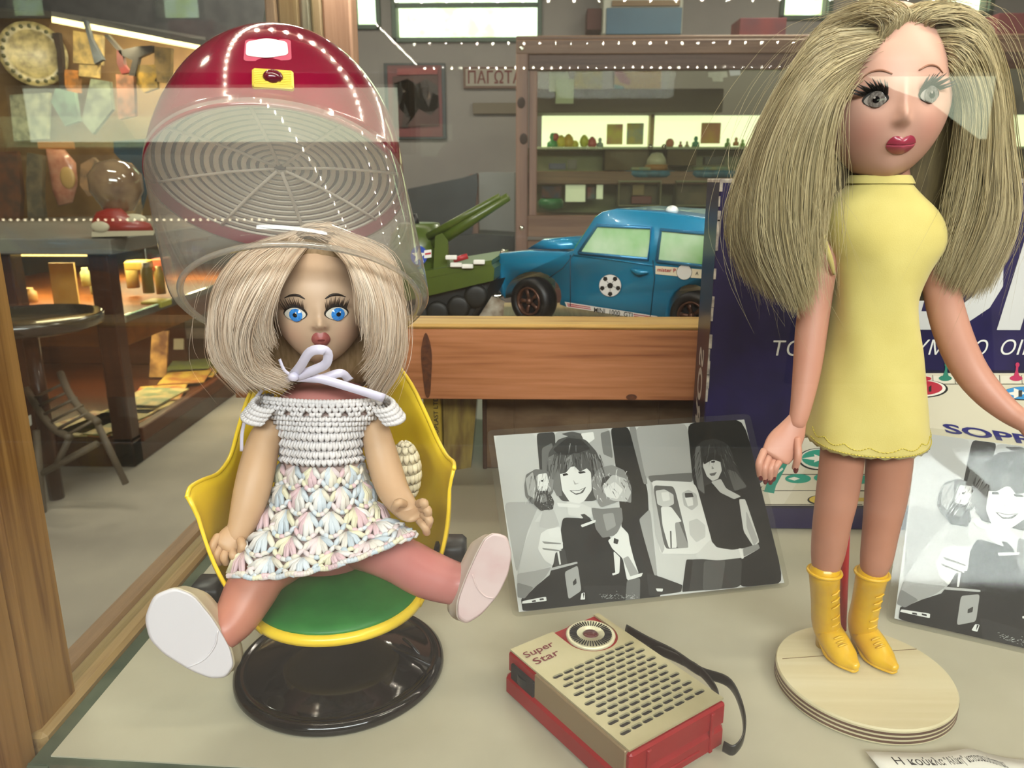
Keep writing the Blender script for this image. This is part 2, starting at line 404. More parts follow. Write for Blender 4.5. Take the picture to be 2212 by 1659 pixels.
for (a, b, y0, y1, m) in [(P(q0, 80, 1.2).x, P(q1, 80, 1.2).x, 1.2, 1.2 + dd, mm_) for q0, q1, dd, mm_ in ((576, 601, 0.03, 'pine_post_p'), (604, 649, 0.03, 'rear_post_wood'), (652, 672, 0.025, 'rear_post_g'), (674, 698, 0.03, 'pine_post_b'), (699, 760, 0.045, 'pine_post_p'))]:
    mm = MATS[m]
    MB().add(*cbox((a, y0, -0.05), (b, y1, 0.64), 0.003), smooth=False).build('rear_post', mm, case)
# stepped back shelf: a pine lip with a lighter rounded top edge, and the board behind it
ZB, ZT, YR = P(1200, 864, 0.80).z, P(1200, 713, 0.80).z, 0.80
MB().add(*cbox((-0.32, YR, ZB), (0.80, YR + 0.028, ZT), 0.001), smooth=False).build('shelf_lip', M_rail, case)
mb = MB(); mb.add(*cbox((-0.32, YR - 0.0005, ZT), (0.80, YR + 0.052, ZT + 0.006), 0.0025), smooth=False); mb.build('lip_edge', M_railtop, case)
MB().add(*cbox((-0.32, YR + 0.028, ZT - 0.057), (0.80, 1.27, ZT - 0.045), 0.001), smooth=False).build('back_shelf', M_trim, case)
UP_Z = ZT - 0.045
# knot in the lip
M_knot = mat('wood_knot', '4a2412', 0.5, col2='6a3a1c', nscale=200)
k = P(922, 790, YR - 0.0006); mb = MB()
mb.add([k + V((0.0055 * math.cos(t) * (1 + 0.15 * math.sin(3 * t)), -0.0003, 0.036 * math.sin(t))) for t in np.linspace(0, 2 * math.pi, 24, False)], [list(range(24))], smooth=False); mb.build('wood_knot', M_knot, case); mb = MB()
k2 = P(1364, 858, YR - 0.0006); mb.add([k2 + V((0.006 * math.cos(t), -0.0003, 0.0035 * math.sin(t))) for t in np.linspace(0, 2 * math.pi, 12, False)], [list(range(12))], smooth=False)
mb.build('wood_knot', M_knot, case)
MB().add(*cbox((-0.315, 0.447, 0.004), (-0.311, 1.19, 0.63), 0.0003), smooth=False).build('side_pane', M_case, case)
MB().add(*cbox((-0.32, 0.331, -0.02), (0.80, 0.334, 0.64), 0.0003), smooth=False).build('front_pane', M_caseF, case)
MB().add(*cbox((-0.32, 1.292, 0.16), (0.80, 1.296, 0.64), 0.0003), smooth=False).build('rear_pane', glass('case_rear_glass', 'f7faf5', 0.2, haze=0.02, hazecol='c8c0b8'), case)
MB().add(*cbox((-0.39, 0.34, 0.64), (0.82, 1.31, 0.66), 0.003), smooth=False).build('top_board', wood('dark_top', '3a2c1e', '261b10', None, 'X', 1.0), case)
# strips of small lamps under the top board
M_led = mat('led_bead', 'fff0d0', 0.4, emit=6); M_strip = mat('led_tape', 'd8d0c0', 0.5)
mb = MB(); mt = MB()
def led_row(a, b, n):
    a = V(a); b = V(b)
    for i in range(n):
        p = a.lerp(b, (i + 0.5) / n); mb.add(*ell(p, (0.0022, 0.0022, 0.0014), None, 6, 3))
    mt.add(*cbox((min(a.x, b.x) - 0.005, min(a.y, b.y) - 0.005, a.z + 0.001), (max(a.x, b.x) + 0.005, max(a.y, b.y) + 0.005, a.z + 0.003), 0.0003), smooth=False)
led_row((-0.30, 0.352, 0.632), (0.78, 0.352, 0.632), 44); led_row((-0.300, 0.41, 0.632), (-0.300, 1.18, 0.632), 26); led_row((-0.25, 1.17, 0.632), (0.78, 1.17, 0.632), 24); led_row((-0.28, 0.72, 0.636), (0.78, 0.72, 0.636), 30)
s = mt.build('light_strip', M_strip, case); o = mb.build('lamp_bead', M_led, s); o['kind'] = 'stuff'

# ================================================================ behind the viewer: lit cabinets that mirror in the front pane
def mirror_pt(px, py, Y):      # where the pane's mirror image of a pixel lies on a plane behind the viewer
    d = ray(px, py); t = (0.331 + (0.331 - Y)) / d.y; return V((d.x * t, Y, CAM_Z + d.z * t))
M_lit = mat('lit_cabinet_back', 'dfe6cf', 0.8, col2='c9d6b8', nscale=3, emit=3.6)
M_cabw = wood('dark_cabinet_wood', '4a3320', '2e1e12', None, 'X', 0.3)
def lit_cabinet(a, b, label, clip=False):
    a = V(a); b = V(b); y = a.y
    t = thing('lit_wall_cabinet', ((a.x + b.x) / 2, y, min(a.z, b.z)), label, 'cabinet')
    x0, x1, zz0, zz1 = min(a.x, b.x), max(a.x, b.x), min(a.z, b.z), max(a.z, b.z)
    MB().add(*cbox((x0, y - 0.12, zz0), (x1, y - 0.10, zz1), 0.001), smooth=False).build('lit_back', M_lit, t)
    mb = MB()
    for lo, hi in (((x0 - 0.03, zz1), (x1 + 0.03, zz1 + 0.04)), ((x0 - 0.03, zz0 - 0.04), (x1 + 0.03, zz0)), ((x0 - 0.04, zz0 - 0.04), (x0, zz1 + 0.04)), ((x1, zz0 - 0.04), (x1 + 0.04, zz1 + 0.04))):
        mb.add(*cbox((lo[0], y - 0.13, lo[1]), (hi[0], y, hi[1]), 0.003), smooth=False)
    mb.build('cabinet_frame', M_cabw, t); return t
YC = -2.05
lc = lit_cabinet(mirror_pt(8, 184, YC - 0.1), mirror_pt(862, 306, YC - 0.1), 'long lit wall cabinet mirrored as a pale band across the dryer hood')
mb = MB()
for i in range(38): mb.add(*ell(mirror_pt(6 + 15.8 * i, 475 - 0.01 * i, YC), 0.0045, None, 6, 4))
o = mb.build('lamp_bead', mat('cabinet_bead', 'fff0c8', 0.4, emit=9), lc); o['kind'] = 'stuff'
a = mirror_pt(0, 475, YC); b = mirror_pt(600, 475, YC); MB().add(*cbox((a.x, YC - 0.03, a.z - 0.012), (b.x, YC - 0.008, a.z + 0.012), 0.002), smooth=False).build('lower_rail', M_cabw, lc)
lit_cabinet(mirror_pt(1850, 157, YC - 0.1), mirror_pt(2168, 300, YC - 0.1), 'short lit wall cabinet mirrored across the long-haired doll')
# unseen blocker added in place of the viewer's arm, cuts the second cabinet's reflection
M_dark = mat('dark_blocker', '1d1a18', 0.9)
pts = [mirror_pt(*p, YC + 0.25) for p in ((1790, 150), (1862, 158), (1935, 195), (2010, 220), (2115, 300), (2130, 420), (2150, 830), (1700, 830))]
o = MB().add(*slab(pts, (0, -0.03, 0)), smooth=False).build('mirror_blocker', M_dark); tag(o, 'added dark screen blocking part of the lit wall cabinet behind the viewer', 'screen')
# ================================================================ toy salon chair with dryer hood
M_yel = mat('yellow_plastic', 'f7d238', 0.32, spec=0.5, col2='f3cc2e', nscale=30, coat=0.15)
M_green = mat('green_cushion', '2f7a35', 0.45, col2='27702f', nscale=60, spec=0.4)
M_black = mat('black_plastic', '090806', 0.1, spec=0.4, coat=0.1)
M_blackm = mat('black_matte_plastic', '17181a', 0.4)
M_red = mat('crimson_plastic', '7c0e2c', 0.13, spec=0.5, coat=0.35, col2='760c28', nscale=20)
M_clear = glass('clear_visor', 'fbf8f4', 1.3, 0.03, haze=0.12, hazecol='f0e8dc', ior=1.5)
M_clearrim = glass('clear_rim', 'f6f2ec', 3.0, 0.06, haze=0.2, hazecol='f4ece0', ior=1.5)
M_grille = mat('grille_white', 'd8ccbe', 0.4, spec=0.4)
bc = G(737, 1440, 0)
chair = thing('toy_salon_chair', bc, 'yellow toy salon chair with green cushion and red dryer hood', 'toy chair')
T = Matrix.Translation(bc)
R = 0.0725
prof = [(0.0, 0.0), (R, 0.0), (R + 0.0012, 0.002), (R + 0.0008, 0.0055), (R - 0.002, 0.008), (R - 0.0045, 0.0083), (R - 0.006, 0.0072), (R - 0.009, 0.0078),
        (R - 0.012, 0.0098), (0.040, 0.0170), (0.026, 0.0225), (0.016, 0.030), (0.014, 0.046), (0.0, 0.046)]
base = MB().add(*lathe(prof, 72, T)).build('base', M_black, chair)
for (a, b) in (((795, 1362), (842, 1436)), ((835, 1388), (928, 1428)), ((872, 1372), (905, 1405))):
    d0 = G(*a, 0.021); d1 = G(*b, 0.0135)
    d0.z = 0.018; d1.z = 0.0105; MB().add(*stube([d0, (d0 + d1) / 2 + V((0, 0, 0.0008)), d1], 0.0012, 8, 8, dome=True)).build('base_rib', M_black, base)
# ---- seat
SC = V((-0.1375, 0.497, 0.047)); SR = 0.0625
fl, fr_ = G(550, 1368, 0.05), G(910, 1303, 0.05)
f_ang = math.atan2(-1, -0.12)
def seat_ring(r, z, n=64): return [SC + V((r * math.cos(2 * math.pi * i / n), r * math.sin(2 * math.pi * i / n), z)) for i in range(n)]
mb = MB(); mb.add(*loft([seat_ring(0.02, -0.006), seat_ring(SR - 0.006, -0.004), seat_ring(SR, -0.001), seat_ring(SR + 0.001, 0.003), seat_ring(SR - 0.0015, 0.006), seat_ring(SR - 0.004, 0.0055), seat_ring(0.01, 0.005)]))
mb.build('seat_pan', M_yel, chair)
mb = MB(); mb.add(*loft([seat_ring(SR - 0.003, 0.0045), seat_ring(SR - 0.004, 0.0075), seat_ring(SR - 0.009, 0.0095), seat_ring(SR * 0.6, 0.0118), seat_ring(SR * 0.3, 0.0125), seat_ring(0.002, 0.0127)]))
mb.build('cushion', M_green, chair)
rim = [(404, 1074, .452), (412, 1052, .462), (440, 1036, .478), (472, 1022, .498), (498, 985, .52), (515, 925, .54), (540, 850, .558), (585, 775, .572), (650, 735, .578), (720, 728, .58), (790, 742, .578), (842, 772, .572),
       (885, 825, .562), (918, 890, .548), (945, 950, .532), (965, 985, .514), (979, 998, .498), (981, 1012, .484)]
top = [V(p) for p in catmull([P(*q) for q in rim], 60)]
a0 = math.atan2(fl.y - SC.y, fl.x - SC.x); a1 = math.atan2(fr_.y - SC.y, fr_.x - SC.x)
a0 = a0 + 2 * math.pi if a0 < 0 else a0; a1 = a1 if a1 < a0 else a1 - 2 * math.pi
rows = []; NR = 14
for k in range(60):
    t = k / 59; ang = a0 + (a1 - a0) * t; B_ = SC + V((SR * math.cos(ang), SR * math.sin(ang), 0.0)); r = []
    Tt = top[k]; out = V((math.cos(ang), math.sin(ang), 0))
    for j in range(NR):
        s = j / (NR - 1); p = B_.lerp(Tt, s); p = p + out * (0.010 * math.sin(math.pi * min(s * 1.15, 1)) * (0.6 + 0.4 * math.sin(math.pi * t))); r.append(p)
    rows.append(r)
vs, fs = loft(rows, False, False)
o = MB().add(vs, fs).build('seat_shell', M_yel, chair); sm = o.modifiers.new('thick', 'SOLIDIFY'); sm.thickness = 0.0022; sm.offset = 0
lip = [r[-1] for r in rows]; MB().add(*tube(lip, 0.0016, 8)).build('shell_edge', M_yel, o)
# ---- black yoke behind the seat that carries the hood
for (q0, q1, Y_) in (((470, 1275), (424, 1292), 0.47), ((958, 1185), (1006, 1182), 0.52)):
    pa = P(*q0, Y_); pb = P(*q1, Y_); d = pb - pa; Mx = axisM(pa, V((0, 0, 1)), d)
    MB().add(*cbox((-0.006, -0.012, -0.0095), (d.length, 0.012, 0.0075), 0.003, Mx)).build('yoke_end', M_blackm, chair)
cp_ = V((-0.13, 0.60, 0.0))
MB().add(*stube([V((-0.13, 0.575, 0.02)), V((-0.135, 0.605, 0.05)), V((-0.145, 0.612, 0.15)), V((-0.15, 0.606, 0.27))], [0.009, 0.008, 0.007, 0.007], 20, 12)).build('hood_pole', M_blackm, chair)
# ---- dryer hood
HY = 0.53; HC = P(604, 396, HY); HR = 0.083; HK = 1.33
ax = V((-0.075, 0.56, 0.83)).normalized(); xr = V((0.997, 0.06, 0.05))
MH = axisM(HC, ax, xr)
prof = [(HR * math.cos(t), HK * HR * math.sin(t)) for t in np.linspace(0, math.pi / 2, 28)]
prof = [(HR * 0.985, -0.004), (HR * 1.004, -0.004), (HR * 1.004, 0.0)] + prof
inner = [((HR - 0.0025) * math.cos(t), HK * (HR - 0.0025) * math.sin(t)) for t in np.linspace(math.pi / 2, 0, 20)]
hood = MB().add(*lathe(prof + inner + [(HR * 0.985, -0.004)], 96, MH)).build('hood', M_red, chair)
def dome(px, py, off=0.0):      # place on the dome seen at a pixel, and its outward normal
    Mi = MH.inverted(); o_ = Mi @ O; d_ = Mi.to_3x3() @ ray(px, py); S = V((1 / HR, 1 / HR, 1 / (HK * HR)))
    oo = V((o_.x * S.x, o_.y * S.y, o_.z * S.z)); dd = V((d_.x * S.x, d_.y * S.y, d_.z * S.z))
    a = dd.dot(dd); b = 2 * oo.dot(dd); c = oo.dot(oo) - 1; disc = max(b * b - 4 * a * c, 0); t = (-b - math.sqrt(disc)) / (2 * a)
    p = oo + dd * t; n = V((p.x * S.x, p.y * S.y, p.z * S.z)).normalized(); n = MH.to_3x3() @ n
    return O + ray(px, py) * t + n * off, n
# grille: rings and spokes in a shallow dish
gr = thing('grille', (0, 0, 0), None, None); gr.parent = chair; gr.location = (0, 0, 0)
def gz(r): return 0.004 + 0.008 * (1 - (r / HR) ** 2)
nr = 13
for i in range(nr + 1):
    r = HR * (0.075 + 0.90 * i / nr); wd = HR * (0.020 if i < nr else 0.022)
    pr = [(r - wd, gz(r)), (r + wd, gz(r)), (r + wd, gz(r) + 0.0015), (r - wd, gz(r) + 0.0015), (r - wd, gz(r))]
    MB().add(*lathe(pr, 72, MH), smooth=False).build('grille_ring', M_grille, gr)
for k in range(8):
    a = math.pi / 4 * k + 0.03; q = [MH @ V((HR * s * math.cos(a), HR * s * math.sin(a), gz(HR * s) - 0.0003)) for s in (0.05, 0.4, 0.7, 0.97)]
    MB().add(*tube(q, [(0.0008, 0.0013)] * 4, 6, up=ax)).build('grille_spoke', M_grille, gr)
# clear visor: flared drum with a rolled lower rim
VL = 0.083
VM = Matrix(MH); av = -V((-0.27, 0.47, 0.883)); VM = MH.copy()
for i_ in range(3): VM[i_][2] = V((-0.27, 0.47, 0.883))[i_]
pv = [(HR * 1.006, 0.001), (HR * 1.008, -0.01), (HR * 1.0, -VL * 0.5), (HR * 0.985, -VL * 0.88), (HR * 0.975, -VL * 0.97), (HR * 0.95, -VL), (HR * 0.89, -VL * 1.005)]
visor = MB().add(*lathe(pv, 96, VM)).build('visor', M_clear, chair)
MB().add(*lathe([(HR * 0.865, -VL * 1.0), (HR * 0.89, -VL * 1.03), (HR * 0.915, -VL * 1.0), (HR * 0.89, -VL * 0.98), (HR * 0.865, -VL * 1.0)], 96, VM)).build('visor_rim', M_clearrim, visor)
# switch plate and button
M_yplate = mat('pale_yellow_plastic', 'd8c24a', 0.35)
p, n = dome(590, 173); Ms = axisM(p, n, dome(606, 174)[0] - dome(574, 172)[0])
h_ = 0.000322
pl = MB(); pl.add(*cbox((-36 * h_, -22 * h_, -0.003), (36 * h_, 22 * h_, 0.0022), 0.0012, Ms), smooth=False)
sp = pl.build('switch_plate', M_yplate, chair)
for j in range(9):
    yy = (-17 + 4.2 * j) * h_; MB().add(*cbox((-32 * h_, yy, 0.002), (32 * h_, yy + 0.0006, 0.0026), 0.0002, Ms), smooth=False).build('plate_rib', M_yplate, sp)
MB().add(*ell(Ms @ V((0, 0, 0.0022)), (18 * h_, 14 * h_, 0.004), Ms.to_3x3(), 24, 12)).build('button', mat('dark_red_button', '5a0f20', 0.1, coat=0.4), sp)
# sticker: rounded white screen shape on a clear pink label (picture left blank)
def dome_patch(outline, off):
    c = V((sum(q[0] for q in outline) / len(outline), sum(q[1] for q in outline) / len(outline), 0)); N = len(outline); vs = [dome(c.x, c.y, off)[0]]; fs = []
    for k, s in enumerate((0.35, 0.7, 1.0)):
        for q in outline: vs.append(dome(c.x + (q[0] - c.x) * s, c.y + (q[1] - c.y) * s, off)[0])
    for i in range(N): fs.append([0, 1 + (i + 1) % N, 1 + i])
    for k in range(2):
        for i in range(N): a = 1 + k * N; fs.append([a + i, a + (i + 1) % N, a + N + (i + 1) % N, a + N + i])
    return vs, fs
M_stk = mat('white_sticker', 'e8e4dc', 0.35); M_pink = mat('clear_pink_label', 'c0566a', 0.25)
out = [(q.x, q.y) for q in poly_round([(530, 86, 0), (628, 86, 0), (630, 131, 0), (526, 133, 0)], 0.12, 4)]
st = MB().add(*dome_patch(out, 0.0003)).build('label', M_pink, chair)
out = [(q.x, q.y) for q in poly_round([(533, 92, 0), (577, 84, 0), (620, 92, 0), (623, 120, 0), (577, 127, 0), (531, 122, 0)], 0.22, 4)]
MB().add(*dome_patch(out, 0.0006)).build('label_screen', M_stk, st)
# ================================================================ tools for the dolls
class Head:
    """egg-shaped head with modelled nose, sockets, cheeks and chin; patches (eyes, lips, brows) follow its surface"""
    def __init__(s, c, right, up, r, bumps, jaw=0.22, skin='e0b8a0', blobs=(), top=1.0):
        s.top = top
        s.c = V(c); s.R = V(right).normalized(); s.U = (V(up) - s.R * V(up).dot(s.R)).normalized(); s.F = s.R.cross(s.U) * -1
        if s.F.y > 0: s.F = -s.F
        s.r = r; s.b = bumps; s.jaw = jaw; s.skin = lin(skin); s.blobs = blobs
    def loc(s, a, b, c):
        k = 1 - s.jaw * max(-b, 0) ** 1.6; rx, ry, rz = s.r
        z = c * rz * (1 - 0.10 * max(-b, 0)); d = 0
        if c > -0.05:
            for (u, v, su, sv, amp) in s.b: d += amp * math.exp(-((a - u) / su) ** 2 - ((b - v) / sv) ** 2)
            d *= min(1, (c + 0.05) / 0.3)
        return (a * rx * k, b * ry * (s.top if b > 0 else 1), z + d * rz)
    def W(s, q): return s.c + s.R * q[0] + s.U * q[1] + s.F * q[2]
    def S(s, a, b, off=0.0):
        c = math.sqrt(max(1 - a * a - b * b, 0.0)); p = s.W(s.loc(a, b, c))
        n = (s.R * (a / s.r[0]) + s.U * (b / s.r[1]) + s.F * (c / s.r[2])).normalized(); return p + n * off
    def mesh(s, nu=150, nv=110):
        vs = []; fs = []; cs = []
        for i in range(nv + 1):
            th = math.pi * i / nv
            for j in range(nu):
                ph = 2 * math.pi * j / nu
                # pole on the right-left axis through the ears is avoided: pole on top/bottom
                a = math.sin(th) * math.sin(ph); b = math.cos(th); c = math.sin(th) * math.cos(ph)
                vs.append(s.W(s.loc(a, b, c))); col = np.array(s.skin)
                if c > 0:
                    for (u, v, su, sv, bc_, k) in s.blobs:
                        w_ = k * math.exp(-((a - u) / su) ** 2 - ((b - v) / sv) ** 2); col = col * (1 - w_) + np.array(lin(bc_)) * w_
                cs.append(tuple(col))
        for i in range(nv):
            for j in range(nu): fs.append([i * nu + j, i * nu + (j + 1) % nu, (i + 1) * nu + (j + 1) % nu, (i + 1) * nu + j])
        return vs, fs, cs
    def patch(s, ca, cb, fx, off, dome=0.0, n=28, rings=5):
        """disc-like patch: fx(t) -> (da, db) outline around (ca, cb)"""
        vs = [s.S(ca, cb, off + dome)]; fs = []
        for k in range(1, rings + 1):
            q = k / rings
            for i in range(n):
                da, db = fx(2 * math.pi * i / n); vs.append(s.S(ca + da * q, cb + db * q, off + dome * (1 - q * q)))
        for i in range(n): fs.append([0, 1 + i, 1 + (i + 1) % n])
        for k in range(rings - 1):
            for i in range(n): a = 1 + k * n; fs.append([a + i, a + n + i, a + n + (i + 1) % n, a + (i + 1) % n])
        return vs, fs
def almond(w_, hu, hd, tilt=0.0):
    def f(t):
        x = w_ * math.cos(t); y = math.sin(t); y = y * (hu if y > 0 else hd) * (1 - 0.25 * abs(math.cos(t)) ** 3); return x, y + tilt * x
    return f
def disc(r, asp=1.0): return lambda t: (r * math.cos(t), r * asp * math.sin(t))

def strands(guides, n, m, r, jit, rnd, spread=0.0, taper=True, flatten=1.0, lift=0.0):
    """hair: each strand blends two neighbouring guides (arrays of points), jittered; three-sided tapering tubes"""
    gs = [catmull(g, m) for g in guides]; K = len(gs); V_ = []; F_ = []; C_ = []
    t = np.linspace(0, 1, m)
    for k in range(n):
        u = rnd.random() * (K - 1); i = min(int(u), K - 2); f = u - i
        c = gs[i] * (1 - f) + gs[i + 1] * f
        cl = int(u * 9) + 57 * rnd.integers(0, 3); ph = cl * 2.4; ca = 0.5 + 0.5 * math.sin(cl * 12.9898)
        j0 = rnd.normal(0, jit, 3); j1 = rnd.normal(0, jit * (1 + spread), 3)
        c = c + np.outer(1 - t, j0) * 0.5 + np.outer(t ** 1.3, j1)
        c = c + np.outer(np.sin(t * math.pi), np.array([math.sin(ph), math.cos(ph * 1.7), 0.3]) * jit * 1.5) + np.outer(t ** 2, np.array([math.cos(ph * 1.3), math.sin(ph * 2.1), 0.2 * math.sin(ph)]) * jit * 1.2)
        L = 0.72 + 0.28 * rnd.random(); c = np.array([[np.interp(L * q, t, c[:, d_]) for d_ in range(3)] for q in t]) if rnd.random() < 0.35 else c
        d = np.gradient(c, axis=0); d /= np.linalg.norm(d, axis=1)[:, None] + 1e-12
        a = np.cross(d, [0.3, 1, 0.2]); a /= np.linalg.norm(a, axis=1)[:, None] + 1e-12; b = np.cross(d, a)
        rr = r * (0.7 + 0.6 * rnd.random()) * (np.clip(1.25 - t ** 3, 0.25, 1) if taper else np.ones(m))
        o = len(V_) * 0 + k * m * 3
        for q in range(3):
            an = 2 * math.pi * q / 3; V_.append(c + a * (np.cos(an) * rr)[:, None] + b * (np.sin(an) * rr)[:, None])
        idx = np.arange(m - 1)
        for q in range(3):
            q2 = (q + 1) % 3; F_.append(np.stack([o + q * m + idx, o + q2 * m + idx, o + q2 * m + idx + 1, o + q * m + idx + 1], 1))
        cv = 0.55 * rnd.random() + 0.45 * ca; C_.append(np.full(m * 3, cv))
    return np.concatenate(V_), np.concatenate(F_), np.concatenate(C_)
def hair_object(name, sets, m, parent, c_lo, c_hi, tip=None):
    Vs = []; Fs = []; Cs = []; o = 0
    for v, f, c in sets: Vs.append(v); Fs.append(f + o); Cs.append(c); o += len(v)
    v = np.concatenate(Vs); f = np.concatenate(Fs); c = np.concatenate(Cs); r = parent
    while r.parent is not None: r = r.parent
    v = v - np.array(r.location)
    me = bpy.data.meshes.new(name); me.vertices.add(len(v)); me.vertices.foreach_set('co', v.astype(np.float32).ravel())
    me.loops.add(len(f) * 4); me.loops.foreach_set('vertex_index', f.astype(np.int32).ravel())
    me.polygons.add(len(f)); me.polygons.foreach_set('loop_start', np.arange(0, len(f) * 4, 4, dtype=np.int32))
    me.polygons.foreach_set('loop_total', np.full(len(f), 4, dtype=np.int32))
    me.polygons.foreach_set('use_smooth', np.ones(len(f), dtype=bool))
    me.update(calc_edges=True); me.validate()
    a = me.color_attributes.new('Col', 'FLOAT_COLOR', 'POINT'); lo = np.array(lin(c_lo)); hi = np.array(lin(c_hi))
    cc = np.ones((len(v), 4), dtype=np.float32); cc[:, :3] = lo + (hi - lo) * c[:, None]; a.data.foreach_set('color', cc.ravel())
    me.materials.append(m); ob = bpy.data.objects.new(name, me); COL.objects.link(ob); ob.parent = parent; return ob
def finger(mb, pts, r, n=8, mi=0):
    mb.add(*stube(pts, [r, r * 0.98, r * 0.9, r * 0.72][:len(pts)], 10, n, dome=True), mi)
M_hairA = mat('hair_fibre', 'ffffff', 0.33, spec=0.6, attr=True)
# ================================================================ seated blonde doll in the crocheted dress
DY = 0.505
def Q(px, py, dy=0.0): return P(px, py, DY + dy)
px1 = DY / FPX * 1.0         # metres per pixel at the doll, nearly
M_skin = mat('pale_vinyl', 'c6a280', 0.42, spec=0.3, col2='c09a76', nscale=40)
M_skinp = mat('pink_vinyl', 'b46c66', 0.36, spec=0.4, col2='bc7a72', nscale=25)
M_skinl = mat('peach_vinyl', 'bc7c66', 0.36, spec=0.4, col2='b47060', nscale=25)
M_head = mat('painted_vinyl_head', 'ffffff', 0.42, spec=0.35, attr=True)
M_lash = mat('black_lash', '120c08', 0.5); M_lashb = mat('brown_lash', '3a2414', 0.5)
M_white = mat('eye_white', 'd8cfc0', 0.08, coat=0.6); M_blue = mat('blue_iris', '1f6fc0', 0.06, coat=0.8, col2='3f8fd8', nscale=900); M_pup = mat('pupil', '050608', 0.05, coat=0.8)
M_lipr = mat('rose_lips', 'a8605a', 0.4, spec=0.4, col2='9a4c48', nscale=400)
M_brow = mat('brow_paint', '20140c', 0.6)
seated = thing('seated_doll', Q(700, 1220, 0.0), 'blonde doll in a white crocheted dress seated in the yellow chair', 'doll')
# ---- head
hd = Head(Q(691, 652, -0.004), (0.975, 0.22, -0.01), (0.03, 0.05, 1), (104 * px1, 135 * px1, 100 * px1),
          [(0.02, -0.27, 0.10, 0.085, 0.20), (0.02, -0.14, 0.08, 0.14, 0.05), (-0.42, -0.02, 0.22, 0.16, -0.06), (0.42, -0.02, 0.22, 0.16, -0.06),
           (-0.5, -0.42, 0.3, 0.26, 0.05), (0.52, -0.42, 0.3, 0.26, 0.05), (0.02, -0.50, 0.17, 0.10, 0.07), (0.02, -0.82, 0.25, 0.16, 0.06), (-0.10, -0.31, 0.055, 0.05, 0.07), (0.14, -0.31, 0.055, 0.05, 0.07)],
          0.24, 'c4a488', [(-0.55, -0.45, 0.25, 0.2, 'd8a088', 0.35), (0.55, -0.45, 0.25, 0.2, 'd8a088', 0.35), (-0.10, -0.315, 0.025, 0.02, '8a5040', 0.9), (0.13, -0.315, 0.025, 0.02, '8a5040', 0.9)])
v_, f_, c_ = hd.mesh(); head = MB().add(v_, f_, col=c_).build('head', M_head, seated, True)
for (ea, eb, sgn) in ((-0.44, -0.10, -1), (0.345, -0.10, 1)):
    mb = MB(); mb.add(*hd.patch(ea, eb, almond(0.235, 0.125, 0.105), 0.0006, 0.0003), 1)
    mb.add(*hd.patch(ea + 0.0, eb - 0.012, almond(0.205, 0.10, 0.088), 0.0010, 0.0008), 0)
    mb.add(*hd.patch(ea + 0.02, eb - 0.018, disc(0.125, 0.76), 0.0016, 0.0009), 2); mb.add(*hd.patch(ea + 0.02, eb - 0.014, disc(0.042, 0.76), 0.0026, 0.0002), 3)
    mb.add(*hd.patch(ea + 0.045, eb + 0.02, disc(0.014, 0.8), 0.0031), 0)  # small white dot painted on as the eye's glint
    mb.build('eye', [M_white, M_lash, M_blue, M_pup], head)
    mb = MB()
    for k in range(17):
        t = k / 16; a = ea + (-0.19 + 0.36 * t) ; b = eb + 0.055 + 0.05 * math.sin(math.pi * t)
        p0 = hd.S(a, b, 0.0012); tip = hd.S(a + 0.05 * (t - 0.5), b + 0.125 + 0.03 * math.sin(k * 2.1), 0.0045)
        mb.add(*tube([p0, (p0 + tip) / 2 + hd.F * 0.0012, tip], [0.00042, 0.00036, 0.0001], 5))
    ob = mb.build('eyelashes', M_lashb, head); ob['kind'] = 'stuff'
    q = [hd.S(ea + x * sgn * 1.0, eb + y, 0.0004) for x, y in ((-0.20, 0.225), (-0.08, 0.275), (0.06, 0.275), (0.19, 0.235))]
    MB().add(*stube(q, [0.0003, 0.0008, 0.0007, 0.0002], 14, 6)).build('eyebrow', M_brow, head)
def lipf(w_, hu, hd_):
    def f(t):
        c, s_ = math.cos(t), math.sin(t)
        y = s_ * hd_ if s_ < 0 else s_ * hu * (0.80 + 0.35 * abs(math.sin(2 * t)))
        return w_ * c * (abs(c) ** 0.25 if c else 1), y
    return f
MB().add(*hd.patch(0.02, -0.505, lipf(0.20, 0.12, 0.135), 0.0004, 0.0018)).build('lips', M_lipr, head)
MB().add(*hd.patch(0.03, -0.495, almond(0.075, 0.02, 0.02), 0.0021, 0.0002)).build('mouth_line', mat('lip_crease', '6a2220', 0.5), head)
MB().add(*ell(Q(776, 738, 0.012), (0.004, 0.006, 0.008), None, 12, 8)).build('ear', M_skin, head)
MB().add(*stube([Q(700, 765, 0.01), Q(703, 800, 0.012), Q(705, 835, 0.012)], [36 * px1, 33 * px1, 37 * px1], 12, 20)).build('neck', M_skin, seated)
# ---- torso: pink chest plate under the dress
def ringx(pl, pr, dy, k, n=40, p=2.3, Qf=None):
    """closed cross-section between two outline pixels; k = half depth in metres"""
    Qf = Qf or Q
    a = Qf(*pl, dy); b = Qf(*pr, dy); c = (a + b) / 2; h = (b - a) / 2; r = []
    for i in range(n):
        t = 2 * math.pi * i / n; cs, sn = math.cos(t), math.sin(t)
        r.append(c + h * (math.copysign(abs(cs) ** (2 / p), cs)) + V((0, 1, 0)) * (-k * math.copysign(abs(sn) ** (2 / p), sn)))
    return r
torso = [((668, 822), (742, 822), 0.008, 0.012), ((628, 834), (775, 834), 0.006, 0.020), ((598, 862), (798, 862), 0.004, 0.022), ((600, 900), (796, 900), 0.004, 0.022), ((625, 960), (765, 960), 0.002, 0.023), ((622, 1040), (772, 1040), -0.002, 0.026), ((600, 1120), (810, 1120), -0.006, 0.03), ((610, 1200), (800, 1200), -0.008, 0.03)]
MB().add(*loft([ringx(a, b, dy, k) for a, b, dy, k in torso])).build('torso', M_skinp, seated)
